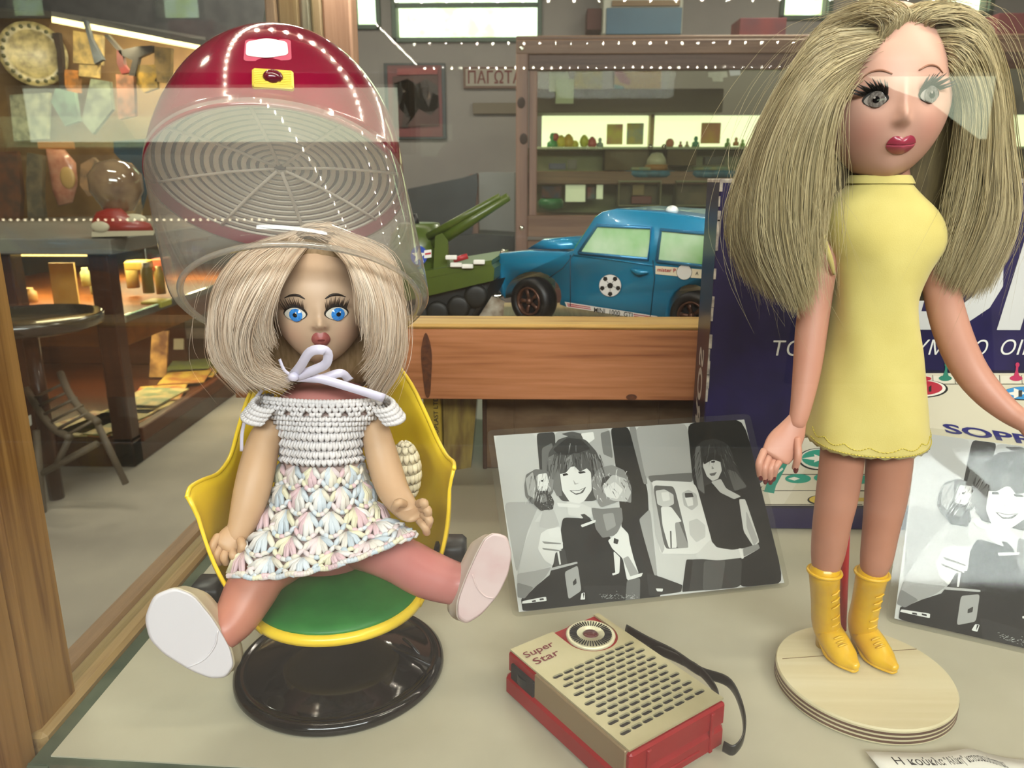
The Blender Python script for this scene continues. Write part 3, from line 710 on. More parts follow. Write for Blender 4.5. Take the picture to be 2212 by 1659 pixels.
# ---- limbs
def limb(name, pts, m, n=20, seg=22, **kw):
    return MB().add(*stube([Q(x, y, d) for x, y, d, r in pts], [r * px1 for x, y, d, r in pts], seg, n, dome=True)).build(name, m, seated)
arm = limb('arm', [(598, 905, 0.0, 30), (572, 950, -0.008, 36), (556, 1010, -0.018, 40), (541, 1075, -0.028, 39), (524, 1130, -0.036, 31), (512, 1155, -0.04, 26)], M_skin)
mb = MB(); mb.add(*stube([Q(518, 1148, -0.038), Q(500, 1165, -0.044), Q(488, 1178, -0.048)], [(22 * px1, 27 * px1), (17 * px1, 30 * px1), (12 * px1, 27 * px1)], 10, 14, up=(0.3, -1, 0.5), dome=True))
for (x, y, ex, ey, mx, my) in ((470, 1160, 462, 1205, 458, 1182), (478, 1178, 472, 1216, 467, 1198), (490, 1186, 488, 1215, 484, 1203), (504, 1185, 508, 1206, 504, 1199), (520, 1168, 520, 1190, 524, 1180)):
    finger(mb, [Q(x, y, -0.047), Q(mx, my, -0.052), Q(ex, ey, -0.05)], 9.5 * px1)
mb.build('hand', M_skin, arm)
arm = limb('arm', [(806, 905, 0.0, 29), (816, 950, -0.006, 34), (832, 1010, -0.014, 37), (850, 1060, -0.024, 35), (872, 1092, -0.034, 29), (884, 1103, -0.038, 26)], M_skin)
mb = MB(); mb.add(*stube([Q(878, 1100, -0.036), Q(893, 1108, -0.042), Q(905, 1112, -0.046)], [(14 * px1, 28 * px1), (13 * px1, 32 * px1), (10 * px1, 30 * px1)], 10, 14, up=(0.2, -0.4, 1), dome=True))
for (x, y, ex, ey, mx, my) in ((905, 1088, 918, 1100, 916, 1086), (912, 1098, 924, 1118, 924, 1102), (914, 1112, 925, 1136, 927, 1122), (906, 1124, 922, 1150, 918, 1138), (872, 1088, 852, 1098, 860, 1086)):
    finger(mb, [Q(x, y, -0.047), Q(mx, my, -0.053), Q(ex, ey, -0.05)], 9.5 * px1)
mb.build('hand', M_skin, arm)
legL = limb('leg', [(668, 1185, -0.010, 44), (618, 1208, -0.030, 52), (570, 1235, -0.046, 56), (540, 1280, -0.058, 55), (512, 1330, -0.070, 48), (482, 1365, -0.080, 40)], M_skinl)
legR = limb('leg', [(742, 1188, -0.010, 38), (800, 1192, -0.028, 46), (860, 1208, -0.040, 52), (918, 1238, -0.050, 52), (975, 1258, -0.058, 46), (1002, 1262, -0.062, 42)], M_skinp)
# ---- shoes: sole outline, side wall, upper
M_shoe = mat('white_vinyl_shoe', 'd6d0d2', 0.45, spec=0.3); M_shoep = mat('pinkish_vinyl_shoe', 'd4bcb8', 0.4, col2='c8a4a2', nscale=45, contrast=(0.45, 0.75)); M_shoes = mat('cream_shoe_side', 'd9cfb4', 0.45)
def shoe(outline, dys, offs, m, ms, heel):
    out = [V((x, y, 0)) for x, y in outline]; out = poly_round(out, 0.3, 3); N = len(out); cx = sum(p.x for p in out) / N; cy = sum(p.y for p in out) / N
    def ring(k, ox, oy, dfun, dd): return [Q(cx + (p.x - cx) * k + ox, cy + (p.y - cy) * k + oy, dfun(p) + dd) for p in out]
    x0 = min(p.x for p in out); x1 = max(p.x for p in out)
    dfun = lambda p: dys[0] + (dys[1] - dys[0]) * (p.x - x0) / (x1 - x0)
    sole = [ring(k, 0, 0, dfun, dd) for k, dd in ((0.93, -0.0012), (0.96, -0.0011), (0.985, -0.0004), (1.0, 0.0015))]
    vs, fs = loft(sole, False)
    sh = MB().add(vs, fs).add(sole[0], [list(range(N))], smooth=False).build('shoe', m, seated)
    up = [ring(1.0, 0, 0, dfun, 0.0015), ring(1.0, offs[0] * 0.12, offs[1] * 0.12, dfun, 0.004), ring(0.97, offs[0] * 0.16, offs[1] * 0.16, dfun, 0.0045), ring(0.96, offs[0] * 0.6, offs[1] * 0.6, dfun, 0.014), ring(0.86, offs[0], offs[1], dfun, 0.022), ring(0.60, offs[0] * 1.3, offs[1] * 1.3, dfun, 0.027), ring(0.45, offs[0] * 1.35, offs[1] * 1.35, dfun, 0.028)]
    MB().add(*loft(up, True)).build('upper', ms, sh)
    h = [Q(x, y, dfun(V((x, y, 0))) - 0.0012) for x, y in heel]
    MB().add(*stube(h, 0.0006, 12, 6)).build('heel_seam', m, sh); return sh
shoe([(312, 1335), (332, 1285), (376, 1268), (418, 1284), (462, 1338), (498, 1400), (506, 1438), (488, 1464), (455, 1466), (410, 1448), (352, 1412), (322, 1380)], (-0.098, -0.090), (34, -16), M_shoe, M_shoes, [(470, 1362), (464, 1395), (440, 1425), (404, 1442)])
shoe([(1068, 1150), (1096, 1158), (1106, 1196), (1098, 1240), (1076, 1286), (1040, 1328), (1008, 1348), (988, 1336), (988, 1300), (1006, 1250), (1030, 1196), (1048, 1162)], (-0.082, -0.074), (-30, -2), M_shoep, mat('white_shoe_side', 'e4d6cc', 0.45), [(1020, 1240), (1030, 1268), (1048, 1288), (1066, 1292)])
# ---- crocheted dress: yarn stitches laid over a draped surface
rows_ = [((562, 856), (697, 868), (832, 860), 0.0, -0.026, 0.0), ((568, 888), (697, 898), (828, 890), -0.004, -0.030, -0.004), ((594, 918), (696, 928), (794, 918), -0.006, -0.031, -0.006), ((604, 975), (695, 985), (784, 975), -0.006, -0.033, -0.006),
         ((600, 1020), (695, 1030), (795, 1015), -0.010, -0.038, -0.010), ((584, 1070), (692, 1088), (808, 1065), -0.018, -0.045, -0.016), ((560, 1130), (690, 1150), (835, 1112), -0.034, -0.056, -0.028), ((522, 1184), (688, 1200), (872, 1132), -0.052, -0.068, -0.044), ((490, 1246), (686, 1236), (902, 1152), -0.064, -0.078, -0.056)]
rowsA = np.array([[*a, d0, *b, d1, *c, d2] for a, b, c, d0, d1, d2 in rows_], dtype=float)
rowsS = catmull(rowsA, 81)
def D(u, v, off=0.0):
    q = rowsS[int(round(min(max(v, 0), 1) * 80))] if abs(v * 80 - round(v * 80)) < 1e-6 else (lambda x: rowsS[int(x)] * (1 - x % 1) + rowsS[min(int(x) + 1, 80)] * (x % 1))(min(max(v, 0), 0.99999) * 80)
    s = (u + 1) / 2; L, Mi, Rr = q[0:3], q[3:6], q[6:9]
    a = L * (1 - s) * (1 - 2 * s) + Mi * 4 * s * (1 - s) + Rr * s * (2 * s - 1)
    dy = a[2] + (0.018 * max(abs(u) - 0.8, 0) ** 1.0 * 2)
    wav = 0.0035 * max(v - 0.55, 0) * 2 * math.sin(u * 11 + 1)
    return Q(a[0], a[1], dy + wav - off)
def Dn(u, v): e_ = 0.01; t1 = D(u + e_, v) - D(u - e_, v); t2 = D(u, min(v + e_, 0.999)) - D(u, max(v - e_, 0)); n = t2.cross(t1); n.normalize(); return n if n.y < 0 else -n
M_yarn = mat('cotton_yarn', 'ffffff', 0.55, spec=0.3, attr=True, sheen=0.15)
dress = MB(); rnd = np.random.default_rng(3)
PAST = [lin(c) for c in ('dccaca', 'dcd4ca', 'bcc6ce', 'dcd5b8', 'd8b8bc', 'dcd7d2', 'c8ced4', 'dcd3c2')]
def yarn(p0, p1, r, n, col, bulge=0.0):
    m_ = (p0 + p1) / 2 + n * bulge; dress.add(*tube([p0, m_, p1], [r * 0.75, r, r * 0.7], 6, dome=False), col=col)
WH = lin('dcd5d4')
nrow = 10
for i in range(nrow):
    v0 = 0.015 + 0.42 * i / nrow; v1 = v0 + 0.42 / nrow; ns = 19 if i < 4 else 16
    for k in range(ns):
        u = -0.97 + 1.94 * (k + 0.5 * (i % 2)) / ns
        if i == 2 and k % 3 == 1: continue
        n_ = Dn(u, v0); du = 0.96 / ns; off = 0.0016
        a = D(u - du * 0.75, v0, off); b = D(u, v1 + 0.004, off); c = D(u + du * 0.75, v0, off); c1 = tuple(np.array(WH) * rnd.uniform(0.92, 1.04))
        yarn(a, b, 0.00145, n_, c1, 0.0022); yarn(c, b, 0.00145, n_, c1, 0.0022)
for (vv, nn) in ((0.004, 34),):
    for k in range(nn):
        u = -0.98 + 1.96 * k / nn; yarn(D(u, vv, 0.002), D(u + 2.2 / nn, vv + 0.004, 0.002), 0.0019, Dn(u, vv), WH, 0.0012)
nsh = 5
for i in range(nsh):
    v0 = 0.445 + 0.54 * i / nsh; v1 = v0 + 0.54 / nsh * 1.12; nf = 5
    for k in range(nf + 1):
        uc = -1.0 + 2.0 * (k + (0.5 if i % 2 else 0.0)) / nf
        uc = max(-0.94, min(0.94, uc))
        base_ = D(uc, v0, 0.002); n_ = Dn(uc, v0); ci = rnd.integers(0, len(PAST))
        for j in range(5):
            s = (j - 2) / 2; ut = max(-1, min(1, uc + s * 0.20)); vt = v1 - 0.05 * s * s
            p0 = D(max(-1, min(1, uc + s * 0.02)), v0 + 0.006, 0.002); p1 = D(ut, min(vt, 0.999), 0.002); q = (p0 + p1) / 2
            cA = np.array(PAST[(ci + (j // 2)) % len(PAST)]) * rnd.uniform(0.92, 1.03)
            for sd in (-1, 1):          # two twisted plies per treble
                tw = (D(min(1, ut + 0.022 * sd), min(vt, 0.999), 0.002) - p1)
                yarn(p0 + tw * 0.3, p1 + tw * 0.6, 0.0018, n_, tuple(cA), 0.0018)
        for j in range(7):                # chain edge along the fan
            s = (j - 3) / 3; s2 = s + 0.45
            ua, ub = uc + s * 0.2, uc + s2 * 0.2; 
            if abs(ua) > 1 or abs(ub) > 1: continue
            yarn(D(ua, min(v1 - 0.05 * s * s, 0.999), 0.003), D(ub, min(v1 + 0.004 - 0.05 * s2 * s2, 0.999), 0.003), 0.0017, n_, tuple(np.array(PAST[(ci + j) % len(PAST)])), 0.0012)
for k in range(64):                       # scalloped hem cord
    u = -0.99 + 1.98 * k / 64; sc = 0.02 * abs(math.sin(u * 11)); yarn(D(u, 0.978 + sc, 0.003), D(min(u + 0.045, 1), 0.978 + 0.02 * abs(math.sin((u + 0.045) * 11)), 0.0035), 0.0019, Dn(u, 0.97), tuple(np.array(PAST[(k // 3) % 8])), 0.0012)
dob = dress.build('dress', M_yarn, seated, True); dob['kind'] = 'stuff'
# cloth body behind the stitches: sides and back, and a dark pink slip seen through the holes
slip = [[D(-1 + 2 * i / 20, v, -0.0022) for i in range(21)] + [Q(*(rowsS[int(v * 80)][6:8] if j == 0 else (rowsS[int(v * 80)][6:8] * (1 - j / 5) + rowsS[int(v * 80)][0:2] * (j / 5))), 0.03 + 0.012 * math.sin(j / 5 * math.pi) - 0.045 * v) for j in range(1, 5)] for v in np.linspace(0.03, 0.93, 14)]
M_slip = mat('lining', 'c4a8a0', 0.8, col2='cdb0a6', nscale=300)
MB().add(*loft(slip, False)).build('lining', M_slip, dob)
for sgn, sx in ((-1, 590), (1, 806)):     # cap sleeves of white stitches around the shoulders
    mb = MB(); dress = mb
    for i in range(4):
        for k in range(15):
            t = k / 14 * math.pi - math.pi * 0.05
            c0 = V((sx + sgn * (2 + 6 * i), 872 + 9 * i, 0)); r_ = 30 + 2 * i
            f_p = lambda tt, ii: Q(sx + sgn * (4 + 7 * ii) + sgn * 4 * math.sin(tt), 868 + 9 * ii + 4 * math.cos(tt) * -1, 0.018 - 0.045 * math.sin(tt * 0.5 + 0.2)) + V((sgn * 0.010 * math.sin(tt), 0, 0.004 * math.cos(tt)))
            a = f_p(t, i); b = f_p(t + 0.15, i + 0.9); c = f_p(t + 0.3, i)
            yarn(a, b, 0.0017, V((sgn, -0.5, 0)), WH, 0.0006); yarn(c, b, 0.0017, V((sgn, -0.5, 0)), WH, 0.0006)
    s_ = mb.build('cap_sleeve', M_yarn, dob, True); s_['kind'] = 'stuff'
# ---- hair
Hm = M_hairA
gL = [[(664, 528, -.020), (630, 575, -.040), (600, 632, -.046), (584, 690, -.043), (590, 738, -.036)], [(655, 520, -.015), (605, 570, -.038), (568, 640, -.047), (552, 700, -.045), (572, 752, -.038)],
      [(652, 514, -.010), (580, 566, -.032), (535, 640, -.042), (518, 712, -.042), (540, 782, -.034), (598, 826, -.030)], [(646, 510, -.006), (555, 556, -.022), (505, 630, -.030), (488, 712, -.031), (508, 784, -.028), (566, 832, -.024)],
      [(640, 505, 0), (532, 546, -.008), (477, 620, -.012), (462, 702, -.012), (473, 772, -.012), (528, 836, -.014)], [(640, 500, .012), (530, 540, .012), (472, 612, .012), (457, 702, .014), (467, 780, .012), (532, 842, .006)],
      [(662, 500, .03), (560, 540, .045), (512, 620, .05), (502, 700, .05), (512, 788, .045), (575, 842, .04)]]
gR = [[(712, 528, -.020), (750, 572, -.040), (772, 625, -.043), (780, 676, -.040), (790, 708, -.036)], [(716, 520, -.015), (768, 568, -.036), (798, 636, -.041), (803, 700, -.040), (800, 742, -.035)],
      [(718, 514, -.010), (790, 566, -.028), (820, 640, -.034), (827, 712, -.034), (816, 772, -.030), (790, 805, -.026)], [(722, 510, -.004), (815, 560, -.015), (848, 640, -.019), (856, 712, -.021), (846, 784, -.018), (806, 850, -.010)],
      [(724, 505, .0), (830, 556, 0), (861, 640, 0), (867, 722, 0), (857, 792, 0), (818, 852, .0)], [(722, 500, .012), (828, 545, .014), (860, 630, .016), (866, 720, .016), (856, 795, .014), (822, 850, .012)],
      [(708, 500, .03), (800, 540, .045), (835, 620, .05), (842, 700, .05), (832, 790, .045), (790, 845, .04)]]
cv = lambda g: [[tuple(Q(*q)) for q in s] for s in g]
gT = [[(650, 520, -.012), (668, 512, -.02), (690, 512, -.026), (712, 520, -.018)], [(640, 508, .0), (665, 496, -.004), (695, 494, -.006), (726, 506, 0.)], [(640, 505, .02), (668, 492, .018), (700, 490, .018), (728, 503, .02)], [(640, 512, .04), (668, 498, .04), (700, 496, .04), (728, 510, .04)]]
gB = [[(628, 525, -.022), (600, 590, -.043), (560, 660, -.048), (530, 730, -.043), (548, 790, -.036), (610, 822, -.032)], [(640, 516, -.018), (590, 575, -.040), (548, 650, -.048), (524, 730, -.044), (545, 800, -.034), (620, 832, -.028)]]
rg = np.random.default_rng(11)
sets = [strands(cv(gL), 2400, 16, 0.00024, 0.0011, rg, 0.7), strands(cv(gR), 2100, 16, 0.00024, 0.0011, rg, 0.7), strands(cv(gT), 400, 10, 0.00024, 0.002, rg), strands(cv(gB), 420, 16, 0.00024, 0.0018, rg, 0.6),
        strands(cv([g for g in gL[2:6]] ), 40, 18, 0.00012, 0.004, rg, 1.2), strands(cv([g for g in gR[2:6]]), 40, 18, 0.00012, 0.004, rg, 1.2)]
o_ = 0
hair = hair_object('hair', sets, Hm, seated, 'c8a88a', 'f6e4d0'); hair['kind'] = 'stuff'
# scalp cap under the strands
cap = []
for (y, xl, xr_, d_, k) in ((500, 668, 708, 0.012, 0.010), (512, 615, 755, 0.010, 0.028), (540, 560, 805, 0.014, 0.036), (590, 520, 835, 0.020, 0.036), (650, 498, 850, 0.026, 0.032), (720, 492, 852, 0.028, 0.030), (780, 512, 842, 0.028, 0.026), (825, 560, 815, 0.026, 0.018)):
    cap.append(ringx((xl, y), (xr_, y), d_, k))
MB().add(*loft(cap)).build('hair_cap', mat('hair_under', '9a7c58', 0.6, col2='83663f', nscale=120, stretch=(4, 4, 0.3)), hair)
# ---- ribbon: bow and ends at the throat
M_rib = mat('white_satin', 'd8d0e4', 0.25, spec=0.5, sheen=0.2)
rb = MB()
def ribbon(pts, w_):
    q = catmull([Q(x, y, d_) for x, y, d_ in pts], 24); P_, T_, A_, B_ = frames(q, up=(0, -1, 0.15))
    vs = []; fs = []
    for i, p in enumerate(P_): vs += [p + B_[i] * w_, p - B_[i] * w_]
    for i in range(len(P_) - 1): fs.append([2 * i, 2 * i + 1, 2 * i + 3, 2 * i + 2])
    rb.add(vs, fs)
for pts, w_ in (([(632, 812, -.032), (650, 790, -.040), (668, 762, -.046), (690, 755, -.048), (708, 762, -.046), (704, 786, -.044), (676, 800, -.040), (636, 815, -.034)], 0.0030), ([(636, 814, -.034), (690, 818, -.036), (735, 806, -.036), (756, 822, -.030)], 0.0027),
                ([(636, 815, -.034), (690, 818, -.038), (760, 838, -.036), (830, 860, -.030)], 0.0028), ([(636, 815, -.032), (615, 800, -.030), (604, 776, -.026)], 0.0010), ([(632, 815, -.030), (600, 828, -.026), (570, 838, -.016)], 0.0019), ([(566, 842, -.006), (540, 880, -.004), (524, 930, -.004), (522, 975, -.006)], 0.0012)): ribbon(pts, w_)
rb.add(*ell(Q(634, 814, -0.036), (0.0035, 0.0025, 0.003), None, 12, 8))
ob = rb.build('ribbon', M_rib, seated); sm = ob.modifiers.new('thick', 'SOLIDIFY'); sm.thickness = 0.0003
# ---- crocheted pouch lying against the chair back behind the arm
pch = MB(); dress = pch; pc = Q(876, 1018, 0.012)
for i in range(9):
    ph = math.pi * (i + 0.5) / 9
    nn = max(6, int(18 * math.sin(ph)))
    for k in range(nn):
        t = 2 * math.pi * k / nn
        def ep(tt, pp): return pc + V((0.0105 * math.sin(pp) * math.cos(tt), 0.010 * math.sin(pp) * math.sin(tt), 0.0225 * math.cos(pp)))
        c1 = tuple(np.array(lin('e2d4b4')) * rnd.uniform(0.85, 1.05)); yarn(ep(t, ph), ep(t + 1.8 / nn, ph + 0.3), 0.0017, V((0, -1, 0)), c1, 0.0008); yarn(ep(t + 3.2 / nn, ph), ep(t + 1.8 / nn, ph + 0.3), 0.0017, V((0, -1, 0)), c1, 0.0008)
pch.add(*ell(pc, (0.0098, 0.0092, 0.021), None, 16, 10), col=lin('b8a888'))
one('crocheted_pouch', pch, M_yarn, 'cream crocheted pouch tucked behind the seated doll', 'pouch', cols=True)
# ================================================================ standing long-haired doll in the yellow dress, on its stand
TY = 0.470
def Qt(px, py, dy=0.0): return P(px, py, TY + dy)
px2 = TY / FPX * 1.0
M_skin2 = mat('tan_vinyl', 'c48e78', 0.40, spec=0.35, col2='be846e', nscale=30)
M_leg2 = mat('brown_tan_vinyl', 'b67e66', 0.42, spec=0.3, col2='a8725a', nscale=35, contrast=(0.3, 0.75))
M_ydress = mat('yellow_cotton', 'd4c274', 0.75, spec=0.2, col2='ccb96a', nscale=40, bump=0.15, bscale=1500, sheen=0.2)
M_stitch = mat('yellow_thread', 'd2be48', 0.7); M_boot = mat('yellow_vinyl_boot', 'dcae1c', 0.28, spec=0.5, col2='d2a014', nscale=50, coat=0.1)
M_nail = mat('nail_paint', '5a2020', 0.25)
# ---- stand: plywood disc and red rod
M_ply = wood('birch_ply', 'd0c6a4', 'c2b48e', 'c9bd98', 'X', 0.6, 0.55); M_plyd = wood('ply_dark', '6a4a38', '4e3428', None, 'X', 0.6); M_rod = mat('red_rod', 'b01020', 0.3)
sc_ = G(1866, 1452, 0.012); stand = thing('doll_stand', V((sc_.x, sc_.y, 0)), 'round plywood stand with red rod under the tall doll', 'stand')
Rd = 0.0575; Ts = Matrix.Translation(V((sc_.x, sc_.y, 0)))
MB().add(*lathe([(0, 0), (Rd - 0.001, 0), (Rd, 0.001), (Rd, 0.0109), (Rd - 0.0008, 0.012), (0, 0.012)], 96, Ts), smooth=False).build('disc', M_ply, stand)
for z in (0.0028, 0.0058, 0.0088):
    MB().add(*lathe([(Rd - 0.001, z - 0.0008), (Rd + 0.0002, z - 0.0008), (Rd + 0.0002, z + 0.0008), (Rd - 0.001, z + 0.0008)], 96, Ts), smooth=False).build('ply_layer', M_plyd, stand)
a = G(1690, 1423, 0.0121); b = G(1980, 1402, 0.0121); MB().add(*cbox((0, -0.0002, -0.0002), ((b - a).length, 0.0002, 0.0002), 0.0001, axisM(a, (0, 0, 1), b - a)), smooth=False).build('top_crack', mat('crack', '6a5030', 0.8), stand)
rb0 = G(1820, 1360, 0.012); rod_top = P(1833, 1000, rb0.y + 0.004)
MB().add(*tube([rb0, rod_top], 0.0028, 12)).build('rod', M_rod, stand)
tall = thing('standing_doll', V((sc_.x, sc_.y, 0.012)), 'tall doll with long ash blonde hair in a yellow minidress and boots', 'doll')
# ---- head, turned to its left
ht = Head(Qt(1911, 222, -0.004), (0.99, -0.12, 0.04), (-0.045, 0.02, 1), (118 * px2, 152 * px2, 118 * px2),
          [(0.0, -0.24, 0.085, 0.11, 0.17), (0.0, -0.06, 0.07, 0.20, 0.075), (-0.40, -0.01, 0.20, 0.15, -0.07), (0.40, -0.01, 0.20, 0.15, -0.07), (-0.46, -0.36, 0.28, 0.25, 0.04), (0.46, -0.36, 0.28, 0.25, 0.04),
           (0.0, -0.53, 0.18, 0.11, 0.06), (0.0, -0.86, 0.25, 0.14, 0.07), (-0.09, -0.29, 0.05, 0.05, 0.06), (0.09, -0.29, 0.05, 0.05, 0.06), (0, -0.41, 0.05, 0.06, -0.02)],
          0.15, 'cc9c88', [(-0.5, -0.4, 0.25, 0.2, 'cc8070', 0.4), (0.5, -0.4, 0.25, 0.2, 'cc8070', 0.4), (-0.44, 0.06, 0.2, 0.1, 'b07058', 0.35), (0.44, 0.06, 0.2, 0.1, 'b07058', 0.35)], 1.22)
v_, f_, c_ = ht.mesh(); headt = MB().add(v_, f_, col=c_).build('head', M_head, tall, True)
M_grey = mat('grey_iris', '564e48', 0.06, coat=0.8, col2='8a8078', nscale=900)
for (ea, eb, sgn) in ((-0.40, -0.025, -1), (0.385, -0.005, 1)):
    mb = MB(); mb.add(*ht.patch(ea, eb + 0.012, almond(0.18, 0.10, 0.088), 0.0003, 0.0002), 1)
    mb.add(*ht.patch(ea, eb, almond(0.150, 0.070, 0.074), 0.0007, 0.0008), 0)
    mb.add(*ht.patch(ea + 0.02, eb + 0.004, disc(0.112, 0.78), 0.0014, 0.0007), 2); mb.add(*ht.patch(ea + 0.02, eb + 0.004, disc(0.046, 0.8), 0.0022, 0.0002), 3); mb.add(*ht.patch(ea + 0.0, eb + 0.028, disc(0.014, 0.8), 0.0027), 0)  # iris, pupil, then a white dot as painted highlight
    mb.build('eye', [mat('eye_white_grey', 'a89c92', 0.08, coat=0.6), M_lash, M_grey, M_pup], headt)
    mb = MB()
    for k in range(16):
        t = k / 15; a = ea + (-0.16 + 0.31 * t); b = eb + 0.055 + 0.05 * math.sin(math.pi * t); out = (1 - t) if sgn < 0 else t
        p0 = ht.S(a, b, 0.001); tip = ht.S(a + (0.12 * out + 0.02) * sgn, b + 0.10 * (1 - 0.6 * out) + 0.02 * math.sin(k * 2.3), 0.0045 + 0.002 * out)
        mb.add(*tube([p0, (p0 + tip) / 2 + ht.F * 0.0008, tip], [0.0006, 0.0005, 0.0001], 5))
    ob = mb.build('eyelashes', M_lash, headt); ob['kind'] = 'stuff'
    q = [ht.S(ea + x * sgn, eb + y, 0.0003) for x, y in ((-0.20, 0.24), (-0.05, 0.285), (0.10, 0.275), (0.22, 0.215))]
    MB().add(*stube(q, [0.0004, 0.0006, 0.0005, 0.0002], 14, 6)).build('eyebrow', mat('brow_brown', '96664e', 0.6), headt)
M_lip2 = mat('red_lips', 'b04a5a', 0.32, spec=0.35)
MB().add(*ht.patch(0.06, -0.555, almond(0.24, 0.001, 0.115), 0.0006, 0.0022)).build('lower_lip', M_lip2, headt)
def upl(t):
    c, s_ = math.cos(t), math.sin(t); return 0.24 * c, (s_ * 0.09 * (0.7 + 0.55 * abs(math.sin(2 * t))) if s_ > 0 else s_ * 0.012)
MB().add(*ht.patch(0.06, -0.545, upl, 0.0006, 0.0016)).build('upper_lip', mat('dark_red_lips', '982f42', 0.25, coat=0.3), headt)
MB().add(*ell(Qt(1802, 270, 0.0), (0.004, 0.008, 0.011), None, 14, 10)).build('ear', M_skin2, headt)
MB().add(*stube([Qt(1897, 330, 0.006), Qt(1898, 372, 0.006), Qt(1898, 400, 0.006)], [57 * px2, 58 * px2, 62 * px2], 10, 28)).build('neck', M_skin2, tall)
# ---- dress
rw = [(378, 1838, 1958, 0.016), (390, 1836, 1961, 0.0165), (402, 1830, 1966, 0.018), (425, 1806, 1988, 0.020), (448, 1786, 2012, 0.022), (475, 1774, 2030, 0.0235), (505, 1776, 2036, 0.025), (535, 1786, 2028, 0.0255), (560, 1798, 2010, 0.0255), (590, 1803, 1992, 0.025), (640, 1802, 1974, 0.024),
      (690, 1797, 1976, 0.0235), (750, 1788, 1984, 0.024), (810, 1774, 1988, 0.025), (870, 1760, 1993, 0.0265), (920, 1749, 1999, 0.028), (944, 1744, 2001, 0.0285)]
def dring(y, xl, xr_, k, n=72, add=0.0, sc=0.0):
    r = ringx((xl, y), (xr_, y), 0.0, k, n, 2.35, Qt); c = sum(r, V()) / n
    out = []
    for i, p in enumerate(r):
        t = 2 * math.pi * i / n; w_ = 0.0009 * math.sin(3 * t + y * 0.013) * math.sin(y * 0.011 + t * 2) * min(1, max(0, (y - 420) / 150))
        d = (p - c); d.z = 0; d.normalize(); z = (-0.0016 * (0.5 - 0.5 * math.cos(t * 30)) if sc else 0) + (0.004 * max(0, -d.y) * -1 if y > 900 else 0)
        out.append(p + d * (w_ + add) + V((0, 0, z)))
    return out
rr_ = catmull([list(q) for q in rw], 60)
rings = [dring(*q) for q in rr_]; rings[-1] = dring(*rr_[-1], sc=1)
inner = [dring(*q, add=-0.0012) for q in (rr_[-1], rr_[-8])]
drs = MB().add(*loft(rings + inner, False)).build('dress', M_ydress, tall)
# collar seam, side seams, hem stitches as short threads
def thread(fn, n, gap, r, name):
    mb = MB()
    for i in range(n):
        t0 = i / n; t1 = t0 + gap / n; p0 = fn(t0); p1 = fn(t1); mb.add(*tube([p0, (p0 + p1) / 2 + V((0, -0.0003, 0)), p1], r, 5))
    ob = mb.build(name, M_stitch, drs); ob['kind'] = 'stuff'
def dsurf(y, t, off=0.0):     # t 0..1 across the front from left to right
    q = [np.interp(y, rr_[:, 0], rr_[:, i]) for i in range(4)]; r = dring(*q, add=off); n = len(r); a = (0.5 - 0.5 * t) * n     # angle pi..0 is the front
    i = int(a) % n; f = a - int(a); return r[i].lerp(r[(i + 1) % n], f)
thread(lambda t: dsurf(394, 0.04 + 0.92 * t, 0.0004), 26, 0.7, 0.00035, 'collar_stitching')
thread(lambda t: dsurf(916 + 9 * abs(math.sin(t * 22)) + 8 * math.sin(math.pi * t), 0.03 + 0.94 * t, 0.0003), 62, 0.72, 0.0003, 'hem_stitching')
thread(lambda t: dsurf(936 + 6 * math.sin(math.pi * t), 0.03 + 0.94 * t, 0.0004), 54, 0.7, 0.0003, 'edge_stitching')
MB().add(*loft([dring(379, 1837, 1959, 0.0165, add=0.0004), dring(388, 1834, 1962, 0.017, add=0.0009), dring(396, 1831, 1966, 0.0178, add=0.0006)], False)).build('collar', M_ydress, drs)
for pts in ([(1774, 478, -0.012), (1780, 520, -0.016), (1793, 560, -0.014), (1802, 592, -0.010)], [(2034, 480, -0.010), (2036, 515, -0.014), (2020, 548, -0.016), (2002, 568, -0.015)]):
    MB().add(*stube([Qt(*q) for q in pts], [0.0013, 0.0018, 0.0017, 0.001], 14, 8)).build('armhole_hem', M_ydress, drs)
# ---- arms and hands
def limbt(name, pts, m, n=22, seg=26): return MB().add(*stube([Qt(x, y, d) for x, y, d, r in pts], [r * px2 for x, y, d, r in pts], seg, n, dome=True)).build(name, m, tall)
arm = limbt('arm', [(1800, 490, 0.004, 26), (1782, 545, 0.002, 31), (1766, 620, 0.0, 33), (1753, 710, -0.004, 33), (1743, 800, -0.010, 29), (1730, 880, -0.016, 22), (1722, 912, -0.018, 19)], M_skin2)
mb = MB(); mb.add(*stube([Qt(1723, 905, -0.018), Qt(1708, 935, -0.020), Qt(1690, 962, -0.023), Qt(1676, 985, -0.026)], [(11 * px2, 20 * px2), (12 * px2, 31 * px2), (11 * px2, 36 * px2), (8 * px2, 32 * px2)], 14, 16, up=(-0.2, -1, 0.2), dome=True))
hand_f = (((1650, 975), (1640, 1002), (1642, 1026)), ((1662, 985), (1651, 1012), (1652, 1034)), ((1676, 990), (1664, 1014), (1663, 1035)), ((1690, 988), (1676, 1008), (1670, 1028)), ((1722, 950), (1724, 985), (1718, 1010)))
tips = []
for (a, b, c) in hand_f:
    finger(mb, [Qt(*a, -0.024), Qt(*b, -0.029), Qt(*c, -0.027)], 8.5 * px2); tips.append((Qt(*b, -0.029), Qt(*c, -0.027)))
hnd = mb.build('hand', M_skin2, arm)
for b, c in tips:
    d = (c - b).normalized(); MB().add(*ell(c + d * 0.0008 + V((0, -0.0016, 0)), (0.0016, 0.0010, 0.0026), None, 10, 6)).build('nail', M_nail, arm)
